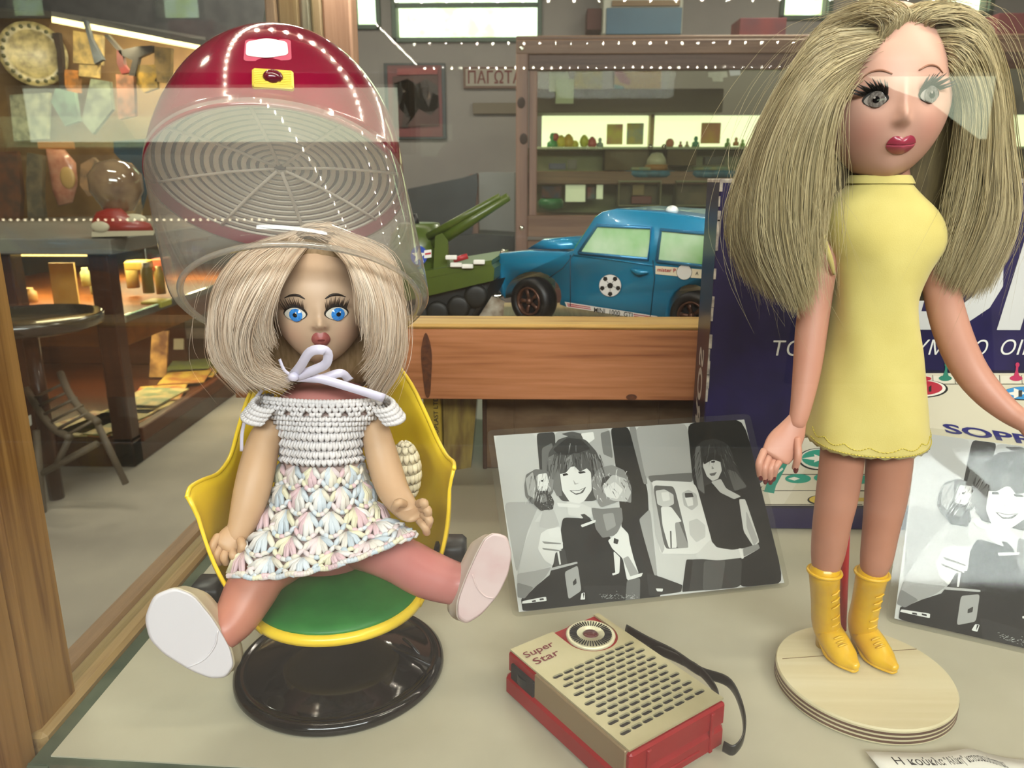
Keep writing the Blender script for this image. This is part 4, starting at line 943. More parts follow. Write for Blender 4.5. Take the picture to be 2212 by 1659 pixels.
arm = limbt('arm', [(2010, 500, 0.004, 26), (2022, 560, 0.002, 33), (2036, 640, 0.0, 36), (2058, 720, -0.004, 37), (2092, 795, -0.010, 35), (2135, 850, -0.018, 31), (2180, 890, -0.026, 25), (2212, 910, -0.032, 22)], M_skin2)
mb = MB(); mb.add(*stube([Qt(2208, 908, -0.032), Qt(2232, 922, -0.036), Qt(2262, 945, -0.040)], [(20 * px2, 16 * px2), (27 * px2, 12 * px2), (22 * px2, 9 * px2)], 12, 14, dome=True))
for k in range(4): finger(mb, [Qt(2258, 932 + 9 * k, -0.04), Qt(2282, 945 + 11 * k, -0.044), Qt(2300 - 4 * k, 962 + 12 * k, -0.043)], 8.5 * px2)
finger(mb, [Qt(2226, 935, -0.036), Qt(2232, 962, -0.04), Qt(2238, 978, -0.04)], 8.5 * px2)
mb.build('hand', M_skin2, arm)
# ---- legs, boots
def floor_pt(px, py, z): return G(px, py, z)
legs = (([(1822, 925, 0.0, 47), (1819, 990, 0.0, 48), (1808, 1070, -0.002, 46), (1797, 1130, -0.004, 42), (1789, 1190, -0.004, 38), (1784, 1222, -0.004, 32)], (1781, 1236), (1796, 1378), (1846, 1446)),
        ([(1924, 925, 0.0, 50), (1921, 990, 0.0, 50), (1914, 1070, -0.002, 46), (1903, 1140, -0.004, 40), (1894, 1200, -0.006, 36), (1888, 1226, -0.006, 31)], (1884, 1240), (1876, 1380), (1930, 1449)))
for k, (lp, tp, an, toe) in enumerate(legs):
    limbt('leg', lp, M_leg2)
    tp3 = Qt(*tp, -0.005); toe3 = G(toe[0], toe[1], 0.015); heel3 = toe3 + V((-0.011 if k == 0 else -0.012, 0.036, 0.0)); ank = V((heel3.x * 0.82 + toe3.x * 0.18, heel3.y * 0.85 + toe3.y * 0.15, 0.029))
    path = [tp3, tp3.lerp(ank, 0.5) + V((0, 0.001, 0)), ank, ank.lerp(toe3, 0.35) + V((0, 0, -0.002)), ank.lerp(toe3, 0.7) + V((0, 0, -0.0015)), toe3 + V((0, 0, 0.003))]
    wv = [0.0098, 0.0088, 0.0100, 0.0105, 0.0092, 0.0032]
    bt = MB().add(*stube(path, [(0.0100, 0.0098), (0.0095, 0.0092), (0.0105, 0.0095), (0.0092, 0.0098), (0.0064, 0.0086), (0.0030, 0.0036)], 30, 22, up=(0, -0.8, 0.6), dome=True)).build('boot', M_boot, tall)
    hl = heel3.copy(); MB().add(*tube([V((hl.x + 0.003, hl.y - 0.004, 0.030)), V((hl.x + 0.003, hl.y - 0.004, 0.0121))], [0.0078, 0.0066], 16)).build('boot_heel', M_boot, bt)
    sole_ = [ank.lerp(toe3, t) for t in (0.05, 0.4, 0.75, 1.0)]; MB().add(*stube([V((p.x, p.y, 0.0142 if i else 0.020)) for i, p in enumerate(sole_)], [(0.0018, 0.0075), (0.0018, 0.0095), (0.0018, 0.0085), (0.0016, 0.0035)], 14, 12, up=(0, 0, 1), dome=True)).build('boot_sole', M_boot, bt)
    ring = [tp3 + V((0.0102 * math.cos(t), 0.0104 * math.sin(t), 0.0005)) for t in np.linspace(0, 2 * math.pi, 28)]
    MB().add(*tube(ring, 0.0013, 8, caps=False)).build('boot_cuff', M_boot, bt)
    pp = catmull(path, 40); P__, T__, A__, B__ = frames(pp, up=(0, -0.8, 0.6))
    for j in range(12):                  # laced front: moulded bars
        i = 3 + int(j * 2.35); rad_ = 0.0098 if i < 26 else 0.0090; c = P__[i] + A__[i] * rad_; h = B__[i] * 0.0030
        MB().add(*tube([c - h, c + A__[i] * 0.0006, c + h], [0.0006, 0.0009, 0.0006], 6, dome=True)).build('lace_bar', M_boot, bt)
# ---- hair
gl = [[(1832, 190, -.022), (1805, 240, -.034), (1790, 320, -.030), (1788, 400, -.026), (1775, 480, -.024), (1752, 570, -.024)], [(1848, 150, -.027), (1782, 230, -.040), (1748, 330, -.040), (1735, 430, -.038), (1735, 540, -.034), (1752, 640, -.030)],
      [(1876, 110, -.029), (1772, 180, -.042), (1703, 300, -.042), (1678, 430, -.040), (1688, 540, -.036), (1728, 668, -.030)], [(1910, 84, -.026), (1772, 132, -.036), (1682, 270, -.032), (1638, 420, -.030), (1642, 540, -.030), (1706, 650, -.026)],
      [(1934, 68, -.022), (1782, 85, -.022), (1692, 200, -.014), (1622, 370, -.010), (1597, 490, -.010), (1642, 602, -.012)], [(1942, 44, -.014), (1800, 42, -.004), (1708, 172, .004), (1624, 332, .010), (1583, 480, .010), (1612, 588, .010)],
      [(1945, 22, .016), (1815, 30, .030), (1725, 165, .040), (1650, 330, .045), (1612, 480, .045), (1660, 640, .042)], [(1940, 40, .045), (1850, 60, .06), (1780, 180, .068), (1720, 330, .070), (1700, 480, .070), (1730, 650, .066)]]
gr_ = [[(2032, 140, -.014), (2058, 165, -.028), (2078, 240, -.018), (2070, 330, -.012), (2052, 430, -.010), (2035, 560, -.010)], [(2014, 98, -.018), (2082, 118, -.030), (2118, 222, -.020), (2112, 340, -.016), (2090, 460, -.014), (2035, 600, -.012)],
       [(1988, 74, -.020), (2100, 84, -.028), (2146, 202, -.018), (2150, 340, -.014), (2140, 480, -.012), (2064, 632, -.010)], [(1966, 60, -.020), (2102, 48, -.016), (2154, 152, -.008), (2172, 322, -.002), (2180, 480, -.002), (2112, 620, -.002)],
       [(1955, 32, -.012), (2092, 26, .004), (2146, 122, .010), (2168, 302, .014), (2184, 470, .014), (2132, 602, .014)], [(1950, 22, .016), (2070, 28, .030), (2130, 130, .040), (2150, 300, .044), (2160, 470, .044), (2110, 630, .042)], [(1948, 40, .045), (2030, 60, .06), (2080, 170, .068), (2100, 330, .070), (2105, 480, .070), (2060, 640, .066)]]
gu = [[(1835, 200, -.034), (1860, 150, -.046), (1800, 190, -.044), (1770, 260, -.040)]]
gt = [[(1900, 88, -.027), (1915, 50, -.030), (1870, 40, -.024), (1800, 70, -.014)], [(1946, 66, -.021), (1950, 28, -.026), (1890, 12, -.016), (1810, 40, -.004)], [(1956, 66, -.021), (1966, 28, -.026), (2030, 16, -.014), (2100, 45, -.004)], [(2000, 80, -.019), (2020, 46, -.026), (2080, 48, -.024), (2130, 100, -.012)]]
cvt = lambda g: [[tuple(Qt(*q)) for q in s] for s in g]
sets = [strands(cvt(gl), 3900, 20, 0.00021, 0.0015, rg, 0.9), strands(cvt(gr_), 3300, 20, 0.00021, 0.0015, rg, 0.9), strands(cvt(gt[:2]), 700, 14, 0.0002, 0.002, rg, 0.6), strands(cvt(gt[2:]), 700, 14, 0.0002, 0.002, rg, 0.6),
        strands(cvt(gl[:6]), 90, 22, 0.00010, 0.007, rg, 1.4), strands(cvt(gr_[:5]), 60, 22, 0.00010, 0.007, rg, 1.4), strands(cvt([gl[0], gl[1]]), 160, 20, 0.00016, 0.004, rg, 1.2)]
hairt = hair_object('hair', sets, Hm, tall, '86744c', 'd6c498'); hairt['kind'] = 'stuff'
cap = []
for (y, xl, xr_, d_, k) in ((20, 1900, 2000, 0.018, 0.012), (32, 1830, 2080, 0.020, 0.032), (75, 1785, 2120, 0.022, 0.042), (150, 1735, 2140, 0.028, 0.044), (250, 1690, 2140, 0.034, 0.040), (350, 1650, 2150, 0.036, 0.038), (450, 1630, 2155, 0.036, 0.036), (540, 1645, 2135, 0.036, 0.033), (600, 1690, 2100, 0.036, 0.028), (640, 1740, 2070, 0.036, 0.020)):
    cap.append(ringx((xl, y), (xr_, y), d_, k, 48, 2.2, Qt))
MB().add(*loft(cap)).build('hair_cap', mat('hair_under_ash', '5e5030', 0.6, col2='4a3d22', nscale=120, stretch=(4, 4, 0.3)), hairt)
# ================================================================ transistor radio
M_rred = mat('red_radio_plastic', '920a14', 0.38, spec=0.3, col2='880811', nscale=30)
M_gold = mat('brushed_faceplate', 'c8c09c', 0.36, metal=0.45, col2='b5ab84', nscale=18, bump=0.05, bscale=400, detail=6)
M_goldside = mat('plate_side', '8f7a5c', 0.4, metal=0.3)
M_dkin = mat('dark_inside', '0d0807', 0.7); M_rtxt = mat('maroon_print', '6a0f1c', 0.4)
r0 = V((-0.0122, 0.4532, 0)); ux = V((0.0610, 0.0505, 0)).normalized(); uy = V((ux.y, -ux.x, 0)); RW, RL, RT = 0.079, 0.1165, 0.034
uy = V((0.0637 * 0.5 + ux.y * 0.5 * 0.118, -0.0987 * 0.5 - ux.x * 0.5 * 0.118, 0)).normalized()
ux = V((-uy.y, uy.x, 0))
MR = Matrix(((ux.x, uy.x, 0, r0.x), (ux.y, uy.y, 0, r0.y), (0, 0, 1, 0), (0, 0, 0, 1)))     # local x across, y along the length, z up
radio = thing('transistor_radio', MR @ V((RW / 2, RL / 2, 0)), 'red and gold pocket radio lying on the shelf with a black wrist strap', 'radio')
body = MB()
body.add(*cbox((-0.003, -0.002, 0.0), (RW + 0.001, RL + 0.002, 0.0165), 0.003, MR), smooth=False); body.build('back_case', M_rred, radio)
mb = MB(); mb.add(*cbox((0.0, -0.0015, 0.0165), (RW, RL + 0.0015, RT - 0.002), 0.0015, MR), smooth=False); fc = mb.build('front_case', M_rred, radio)
mb = MB(); mb.add(*cbox((-0.0012, 0.030, 0.015), (0.002, RL - 0.002, RT - 0.0012), 0.0005, MR), smooth=False); mb.build('plate_side', M_goldside, radio)
mb = MB(); mb.add(*cbox((-0.0018, 0.004, 0.014), (0.006, 0.030, RT - 0.008), 0.0008, MR), smooth=False); mb.build('wheel_recess', M_dkin, radio)
mb = MB(); mb.add(*lathe([(0, 0), (0.0115, 0), (0.0115, 0.006), (0, 0.006)], 32, MR @ Matrix.Translation((0.0085, 0.017, 0.0165))), smooth=False); mb.build('volume_wheel', M_blackm, radio)
mb = MB(); mb.add(*cbox((0.004, 0.0382, RT - 0.009), (RW - 0.003, RL - 0.003, RT - 0.0012), 0.001, MR), smooth=False); mb.build('speaker_board', M_dkin, radio)
# faceplate with a cut-out for the dial and pierced slots
cu = bpy.data.curves.new('plate', 'CURVE'); cu.dimensions = '2D'; cu.fill_mode = 'BOTH'; cu.extrude = 0.0006
def spline(pts):
    s = cu.splines.new('POLY'); s.points.add(len(pts) - 1); s.use_cyclic_u = True
    for q, p in zip(s.points, pts): q.co = (p[0], p[1], 0, 1)
dc = (0.0555, 0.0190); dr = 0.0188
arc = [(dc[0] + dr * math.cos(t), dc[1] + dr * math.sin(t)) for t in np.linspace(math.pi * 0.98, 0.02, 22)]
spline([(0.0005, 0.0005), (dc[0] - dr, 0.0005)] + arc + [(dc[0] + dr, 0.0005), (RW - 0.0005, 0.0005), (RW - 0.0005, RL - 0.0005), (0.0005, RL - 0.0005)])
def slot(x, y, l=0.0024, r=0.0016):
    p = []
    for t in np.linspace(-math.pi / 2, math.pi / 2, 6): p.append((x + l + r * math.cos(t), y + r * math.sin(t)))
    for t in np.linspace(math.pi / 2, 3 * math.pi / 2, 6): p.append((x - l + r * math.cos(t), y + r * math.sin(t)))
    spline(p)
sx, sy0, py_ = 0.0088, 0.0415, 0.0104
for j in range(7):
    for i in range(8): slot(0.0090 + sx * i, sy0 + py_ * j)
    if j < 6:
        for i in range(7): slot(0.0090 + sx * (i + 0.5), sy0 + py_ * (j + 0.5))
co = bpy.data.objects.new('plate', cu); COL.objects.link(co); me = bpy.data.meshes.new_from_object(co.evaluated_get(bpy.context.evaluated_depsgraph_get()))
mb = MB(); Mp = MR @ Matrix.Translation((0, 0, RT - 0.0006)); mb.add([Mp @ v.co for v in me.vertices], [list(p.vertices) for p in me.polygons], smooth=False)
bpy.data.objects.remove(co); plate = mb.build('faceplate', M_gold, radio)
mb = MB()
put_text(mb, 'Super', MR @ V((0.0035, 0.0150, RT + 0.0003)), ux + uy * -0.02, -uy, 0.0062, 0.0245, bold=0.012, shear=0.1); put_text(mb, 'Star', MR @ V((0.0045, 0.0245, RT + 0.0003)), ux, -uy, 0.0066, 0.0205, bold=0.012, shear=0.1)
mb.build('lettering', M_rtxt, plate)
# dial
MD = MR @ Matrix.Translation((dc[0], dc[1], RT - 0.003))
mb = MB(); mb.add(*lathe([(0, 0.0), (0.0190, 0.0), (0.0190, 0.002), (0, 0.002)], 56, MD), smooth=False); mb.build('dial_seat', M_rred, radio)
mb = MB(); mb.add(*lathe([(0.0168, 0.002), (0.0172, 0.0035), (0.0160, 0.0045), (0.0152, 0.0040), (0.0058, 0.0046), (0.0056, 0.0030), (0, 0.0028)], 56, MD)); dial = mb.build('dial', mat('dial_gold', 'd6d0ae', 0.28, metal=0.25), radio)
for k in range(44):
    a = 2 * math.pi * k / 44; q = MD @ Matrix.Rotation(a, 4, 'Z'); MB().add(*cbox((0.0096, -0.00032, 0.0040), (0.0146, 0.00032, 0.0050), 0.0001, q), smooth=False).build('dial_mark', M_dkin, dial)
MB().add(*lathe([(0, 0.0032), (0.0054, 0.0032), (0.0054, 0.0042), (0.004, 0.0050), (0, 0.0052)], 28, MD)).build('dial_hub', mat('hub_red', '4a0c12', 0.2, coat=0.4), dial)
# end grooves of the case, wrist strap
for x in (0.012, RW - 0.014): MB().add(*cbox((x, RL + 0.001, 0.002), (x + 0.003, RL + 0.0030, RT - 0.004), 0.0006, MR), smooth=False).build('end_rib', M_rred, radio)
MB().add(*cbox((0.026, RL + 0.001, 0.006), (RW - 0.022, RL + 0.0028, 0.0085), 0.0006, MR), smooth=False).build('coin_slot', M_rred, radio)
M_strap = mat('black_strap', '15140f', 0.28, spec=0.5)
pts = [(1352, 1358, .020), (1400, 1385, .019), (1455, 1412, .018), (1512, 1450, .018), (1575, 1475, .020), (1604, 1535, .020), (1606, 1590, .014), (1585, 1620, .010), (1562, 1612, .010)]
q = catmull([G(*p) for p in pts], 48); P_, T_, A_, B_ = frames(q, up=(0.1, 0.1, 1)); N = len(P_)
mb = MB(); mb.add(*tube(P_, [(0.0036, 0.0009)] * N, 8, up=(0.1, 0.1, 1))); mb.build('strap', M_strap, radio)
pts = [(1356, 1362, .016), (1410, 1398, .016), (1470, 1425, .017), (1515, 1452, .018), (1545, 1490, .016), (1552, 1520, .015)]
q = catmull([G(*p) for p in pts], 32); mb = MB(); mb.add(*tube(q, [(0.0034, 0.0009)] * 32, 8, up=(0.1, 0.1, 1))); mb.build('strap', M_strap, radio)

# ================================================================ laminated black-and-white photographs
GC = (1060.0, 890.0, 640.0 / 2212)
def C(pts): return [(GC[0] + x * GC[2], GC[1] + y * GC[2]) for x, y in pts]
quad = C([(80, 155), (1845, 72), (2200, 1278), (212, 1498)])     # print corners in the photograph: TL TR BR BL
def homog(src):
    A = []; b = []
    for (x, y), (u, v) in zip(src, ((0, 0), (1, 0), (1, 1), (0, 1))):
        A.append([x, y, 1, 0, 0, 0, -u * x, -u * y]); b.append(u); A.append([0, 0, 0, x, y, 1, -v * x, -v * y]); b.append(v)
    h = np.linalg.solve(np.array(A), np.array(b)); return np.append(h, 1).reshape(3, 3)
HM = homog(quad)
def uv(x, y): q = HM @ np.array([x, y, 1.0]); return q[0] / q[2], q[1] / q[2]
g = lambda a: tuple(min(0.88, 1.25 * (x ** 1.25)) for x in lin('%02x%02x%02x' % (a, a, a)))
ART = [  # (grey, outline in crop pixels) painted back to front
 (205, [(80, 155), (1845, 72), (2200, 1278), (212, 1498)]),
 (196, [(80, 155), (385, 142), (420, 700), (300, 860), (160, 900)]), (176, [(130, 640), (400, 640), (300, 860), (205, 1200)]),
 (70, [(385, 142), (520, 136), (520, 480), (405, 480)]), (120, [(420, 250), (500, 210), (500, 520), (420, 520)]),
 (180, [(515, 136), (915, 116), (950, 390), (700, 420), (540, 300)]), (95, [(560, 150), (640, 134), (740, 160), (700, 200)]), (225, [(700, 150), (790, 140), (800, 190), (740, 230)]), (130, [(840, 150), (905, 130), (930, 330), (860, 300)]),
 (38, [(912, 116), (1040, 110), (1180, 560), (1200, 900), (1300, 1430), (900, 1450), (1000, 900), (950, 400)]),
 (150, [(1040, 110), (1090, 108), (1180, 520), (1150, 520)]), (178, [(1085, 108), (1450, 90), (1500, 510), (1200, 500), (1160, 460)]), (120, [(1180, 460), (1500, 440), (1500, 510), (1200, 510)]),
 (168, [(1120, 780), (1200, 700), (1260, 1210), (1240, 1220), (1150, 900)]), (205, [(1290, 1040), (1500, 1060), (1450, 1280), (1290, 1220)]), (60, [(1180, 1190), (1300, 1230), (1450, 1290), (1440, 1345), (1200, 1380)]), (235, [(1250, 1315), (1305, 1318), (1300, 1340), (1260, 1338)]),
 (22, [(1450, 90), (1845, 72), (2200, 1278), (1880, 1312), (1640, 940), (1500, 500)]),
 # standing woman on the right
 (62, [(1510, 260), (1560, 215), (1640, 200), (1720, 230), (1770, 300), (1800, 400), (1890, 560), (1760, 590), (1560, 590), (1530, 540), (1510, 400)]), (120, [(1512, 260), (1545, 250), (1560, 400), (1590, 600), (1540, 560), (1512, 420)]), (105, [(1740, 420), (1800, 440), (1890, 550), (1800, 580)]),
 (205, [(1570, 350), (1620, 335), (1690, 360), (1705, 430), (1680, 490), (1640, 505), (1600, 470), (1570, 400)]), (40, [(1560, 330), (1640, 300), (1720, 340), (1700, 372), (1640, 350), (1575, 385)]), (30, [(1572, 372), (1592, 366), (1592, 378), (1575, 382)]), (30, [(1625, 362), (1655, 358), (1652, 372), (1628, 374)]), (110, [(1615, 452), (1670, 440), (1655, 465), (1630, 468)]), (150, [(1632, 395), (1650, 415), (1632, 420)]),
 (195, [(1630, 510), (1700, 490), (1740, 560), (1850, 620), (1800, 640), (1700, 590)]),
 (14, [(1585, 540), (1640, 520), (1700, 590), (1800, 640), (1850, 660), (1990, 960), (1900, 1010), (1700, 1010), (1590, 700)]), (205, [(1835, 640), (1880, 640), (2000, 960), (1960, 1000), (1880, 880)]), (175, [(1890, 720), (1990, 950), (1960, 990), (1900, 850)]),
 (70, [(1470, 1090), (1880, 1085), (1880, 1312), (1445, 1345)]), (98, [(1600, 1100), (1760, 1095), (1740, 1325), (1600, 1335)]), (45, [(1470, 1090), (1520, 1090), (1500, 1340), (1445, 1345)]),
 # doll box in her hands
 (222, [(1195, 492), (1520, 512), (1665, 990), (1530, 1050), (1290, 1045), (1270, 1010)]), (190, [(1195, 492), (1215, 530), (1310, 1005), (1290, 1045), (1240, 900)]), (110, [(1215, 530), (1370, 540), (1490, 1000), (1310, 1008)]), (160, [(1375, 720), (1490, 1000), (1400, 1003)]),
 (205, [(1235, 570), (1300, 560), (1365, 600), (1370, 670), (1310, 700), (1250, 670)]), (235, [(1275, 585), (1330, 580), (1340, 640), (1290, 650)]), (235, [(1275, 690), (1350, 690), (1430, 800), (1380, 810), (1400, 1000), (1340, 1002), (1290, 830)]), (90, [(1345, 870), (1356, 870), (1362, 1002), (1352, 1002)]),
 (190, [(1425, 590), (1470, 565), (1530, 600), (1545, 680), (1500, 720), (1440, 680)]), (225, [(1445, 620), (1500, 615), (1510, 680), (1470, 690)]), (70, [(1445, 590), (1500, 590), (1510, 620), (1450, 625)]), (200, [(1480, 800), (1540, 780), (1600, 830), (1605, 920), (1540, 960), (1490, 900)]),
 (212, [(1535, 1060), (1640, 940), (1690, 1000), (1800, 1020), (1880, 1010), (1990, 975), (2005, 1010), (1890, 1080), (1700, 1100), (1560, 1085)]), (245, [(1848, 1010), (1870, 1008), (1892, 1085), (1875, 1090)]), (150, [(1880, 1010), (1990, 975), (2005, 1010), (1890, 1075)]),
 # seated woman on the left: body, arm, hair, face
 (26, [(560, 760), (760, 770), (900, 900), (1010, 1100), (1030, 1280), (1010, 1420), (640, 1460), (420, 1300), (520, 1000)]), (18, [(230, 1390), (480, 1180), (760, 1300), (770, 1440), (240, 1495)]), (48, [(700, 1290), (1030, 1290), (1020, 1420), (760, 1440)]),
 (196, [(340, 790), (420, 790), (470, 900), (470, 1130), (330, 1180), (210, 1200), (260, 1000)]), (172, [(210, 1190), (340, 1170), (470, 1140), (420, 1220), (270, 1370), (205, 1360)]), (140, [(205, 1260), (330, 1300), (260, 1390), (205, 1380)]),
 (88, [(450, 420), (470, 280), (540, 190), (640, 160), (740, 200), (810, 280), (855, 390), (870, 560), (800, 640), (560, 640), (500, 560)]), (55, [(500, 260), (600, 180), (700, 190), (770, 260), (650, 300), (540, 300)]), (128, [(460, 320), (520, 290), (545, 470), (560, 600), (520, 600), (470, 480)]), (122, [(770, 300), (840, 360), (860, 480), (800, 500)]),
 (228, [(545, 430), (600, 390), (720, 380), (770, 430), (775, 560), (720, 640), (660, 670), (610, 640), (560, 560)]), (95, [(545, 440), (570, 320), (650, 290), (730, 300), (780, 420), (740, 400), (690, 425), (640, 370), (590, 430)]), (140, [(590, 330), (630, 300), (640, 370), (600, 410)]),
 (25, [(565, 440), (595, 432), (608, 446), (570, 456)]), (25, [(675, 425), (720, 420), (735, 430), (690, 440)]), (180, [(640, 480), (660, 510), (690, 505), (650, 520)]), (105, [(610, 560), (680, 560), (735, 535), (710, 580), (660, 595)]), (250, [(625, 563), (680, 565), (722, 545), (690, 578), (655, 583)]),
 (215, [(590, 640), (700, 660), (770, 690), (780, 760), (690, 770), (600, 740)]), (60, [(690, 740), (720, 735), (770, 775), (720, 780)]),
 # doll in her right hand
 (120, [(285, 520), (300, 440), (370, 400), (450, 410), (500, 470), (495, 570), (440, 640), (340, 660), (290, 600)]), (175, [(295, 470), (350, 420), (370, 520), (360, 620), (310, 590)]), (235, [(385, 440), (450, 430), (470, 520), (430, 580), (380, 550)]), (30, [(408, 482), (422, 480), (424, 494), (410, 494)]), (150, [(470, 470), (500, 480), (490, 560), (460, 570)]),
 (70, [(380, 560), (460, 560), (500, 640), (490, 700), (400, 710), (350, 660)]), (140, [(395, 590), (440, 585), (450, 640), (410, 650)]), (190, [(415, 705), (495, 700), (535, 820), (470, 850), (380, 830)]), (230, [(520, 650), (690, 670), (680, 690), (530, 680)]), (235, [(440, 850), (540, 830), (560, 1000), (470, 1010)]), (70, [(470, 1010), (570, 1000), (590, 1120), (490, 1140)]), (225, [(510, 1000), (525, 1000), (540, 1120), (528, 1125)]),
 (222, [(395, 880), (450, 845), (460, 900), (545, 930), (560, 960), (500, 980), (550, 1010), (500, 1030), (480, 1130), (420, 1090), (370, 1000)]), (150, [(400, 940), (540, 955), (545, 965), (420, 960)]), (150, [(400, 990), (540, 1010), (520, 1020), (410, 1005)]), (190, [(455, 1150), (660, 1100), (665, 1115), (460, 1170)]), (175, [(565, 1180), (665, 1130), (690, 1330), (590, 1400)]), (60, [(625, 1260), (650, 1230), (655, 1270), (630, 1290)]),
 # doll in her left hand
 (150, [(770, 480), (830, 400), (920, 378), (1010, 420), (1060, 540), (1060, 660), (990, 640), (840, 690), (790, 600)]), (198, [(850, 500), (930, 450), (1020, 480), (1060, 580), (1030, 650), (920, 640), (860, 580)]), (232, [(860, 550), (940, 500), (1000, 560), (960, 630), (880, 610)]), (80, [(850, 470), (920, 450), (880, 500), (840, 540)]),
 (135, [(770, 690), (850, 700), (990, 690), (1000, 790), (950, 900), (850, 920), (800, 850)]), (165, [(850, 740), (930, 730), (950, 830), (880, 870)]), (228, [(690, 820), (800, 780), (800, 800), (700, 838)]), (225, [(890, 940), (960, 880), (985, 830), (1040, 890), (1050, 960), (1080, 1080), (1120, 1200), (1030, 1240), (1000, 1080), (920, 1000)]), (170, [(1000, 1080), (1040, 1060), (1120, 1200), (1060, 1230)]), (45, [(935, 920), (970, 935), (960, 970), (930, 960)]), (230, [(930, 1020), (980, 1070), (975, 1190), (945, 1200)]), (240, [(1025, 1230), (1150, 1190), (1140, 1220), (1040, 1252)]), (120, [(1030, 1250), (1130, 1230), (1130, 1430), (1020, 1440)]), (235, [(920, 1195), (975, 1180), (970, 1195), (925, 1212)]),
 (225, [(240, 1410), (420, 1375), (425, 1410), (235, 1432)]), (40, [(310, 1408), (340, 1402), (345, 1415), (315, 1420)]), (40, [(370, 1392), (400, 1388), (405, 1402), (372, 1406)]), (12, [(235, 1432), (430, 1412), (430, 1470), (262, 1480)]), (225, [(690, 1350), (715, 1345), (715, 1400), (680, 1402)]), (20, [(700, 1350), (712, 1350), (705, 1395)])]
rp_ = np.random.default_rng(5)
M_print = mat('photo_print', 'ffffff', 0.5, attr=True, spec=0.1); M_lam = glass('laminate', 'f8f8f6', 0.4, 0.05, haze=0.012, hazecol='e8e8e0'); M_paperb = mat('paper_back', 'd8d4cc', 0.7)
def photo(name, Oc, U, Vv, label):
    Oc = V(Oc); U = V(U); Vv = V(Vv); n = Vv.cross(U).normalized(); n = n if n.y < 0 else -n
    t = thing(name, Oc + U * 0.5, label, 'photograph', 'laminated doll photographs')
    W_ = lambda u, v, o=0.0: Oc + U * u + Vv * (1 - v) + n * o
    MB().add(*prism([W_(0, 0, 0.0), W_(1, 0, 0.0), W_(1, 1, 0.0), W_(0, 1, 0.0)], [W_(0, 0, -0.0004), W_(1, 0, -0.0004), W_(1, 1, -0.0004), W_(0, 1, -0.0004)]), smooth=False).build('backing', M_paperb, t)
    mb = MB()
    for k, (a, pl) in enumerate(ART):
        q = C(pl) if k == 0 else C([(p.x, p.y) for p in poly_round([(x, y, 0) for x, y in pl], 0.14, 3)])
        pts = [W_(min(max(u, 0), 1), min(max(v, 0), 1), 0.00003 + 0.000012 * k) for u, v in (uv(*p) for p in q)]
        mb.add(pts, [list(range(len(pts)))], smooth=False, col=g(a))
    # hair strands, cloth speckle and hand-written strokes of the print
    def stroke(p0, p1, w_, a, k):
        (u0, v0), (u1, v1) = uv(*C([p0])[0]), uv(*C([p1])[0]); d = V((u1 - u0, v1 - v0, 0)); 
        if d.length == 0: return
        d.normalize(); s_ = V((-d.y, d.x, 0)) * w_; o = 0.00003 + 0.000012 * len(ART) + 0.000004 * (k % 6)
        mb.add([W_(u0 + s_.x, v0 + s_.y, o), W_(u0 - s_.x, v0 - s_.y, o), W_(u1, v1, o)], [[0, 1, 2]], smooth=False, col=g(a))
    rs = np.random.default_rng(9)
    for k in range(110):
        x = rs.uniform(470, 850); y = rs.uniform(190, 420); cx = 650; sl = (x - cx) / 300
        if y > 200 + 0.55 * abs(x - cx) and not (560 < x < 760 and y > 380): stroke((x, y), (x + sl * 60, y + rs.uniform(60, 150) * (0.5 if 560 < x < 760 else 1)), 0.0016, int(rs.choice([40, 60, 120, 150])), k)
    for k in range(70):
        x = rs.uniform(1515, 1790); y = rs.uniform(230, 460)
        if not (1575 < x < 1700 and y > 330): stroke((x, y), (x + (x - 1640) * 0.25, y + rs.uniform(40, 110)), 0.0013, int(rs.choice([25, 40, 90, 120])), k)
    for k in range(60):
        x = rs.uniform(780, 1050); y = rs.uniform(400, 640); stroke((x, y), (x + rs.uniform(-20, 30), y + rs.uniform(20, 60)), 0.0016, int(rs.choice([90, 200, 240])), k)
    for k in range(46):
        x = rs.uniform(290, 490); y = rs.uniform(430, 620); stroke((x, y), (x - 10, y + 50), 0.0014, int(rs.choice([80, 160, 210])), k)
    for k in range(70):
        x = rs.uniform(830, 1110); y = 1395 - abs(rs.normal(0, 26)); stroke((x, y), (x + rs.uniform(-18, 22), y + rs.uniform(-10, 10)), 0.0012, int(rs.choice([215, 190, 160])), k)
    for k in range(60):
        x = rs.uniform(385, 490); y = rs.uniform(560, 705); stroke((x, y), (x + rs.uniform(-9, 9), y + rs.uniform(-9, 9)), 0.0022, int(rs.choice([30, 180, 120])), k)
    mb.build('print', M_print, t, True)
    e_ = 0.025
    ou = poly_round([(-e_, -e_ * 1.3, 0), (1 + e_, -e_ * 1.3, 0), (1 + e_ * 0.6, 1 + e_, 0), (-e_, 1 + e_, 0)], 0.03, 4)
    MB().add(*prism([W_(p.x, p.y, 0.0020) for p in ou], [W_(p.x, p.y, 0.0014) for p in ou]), smooth=False).build('sleeve', M_lam, t)
    return t
bl, br, tl = G(1121, 1322, 0.004), G(1694, 1259, 0.004), P(1084, 935, 0.63); tr = P(1594, 912, 0.672)
photo('laminated_photo', bl, br - bl, ((tl - bl) + (tr - br)) / 2, 'laminated black and white photo of two women with dolls, behind the red radio')
b2 = G(1932, 1336, 0.004); d2 = (G(2212, 1400, 0.004) - b2).normalized(); n2 = V((-d2.y, d2.x, 0)) * (1 if d2.x > 0 else -1)
photo('laminated_photo', b2, d2 * 0.236, n2 * 0.062 + V((0, 0, 0.136)), 'laminated black and white photo cut by the right edge, beside the tall doll')

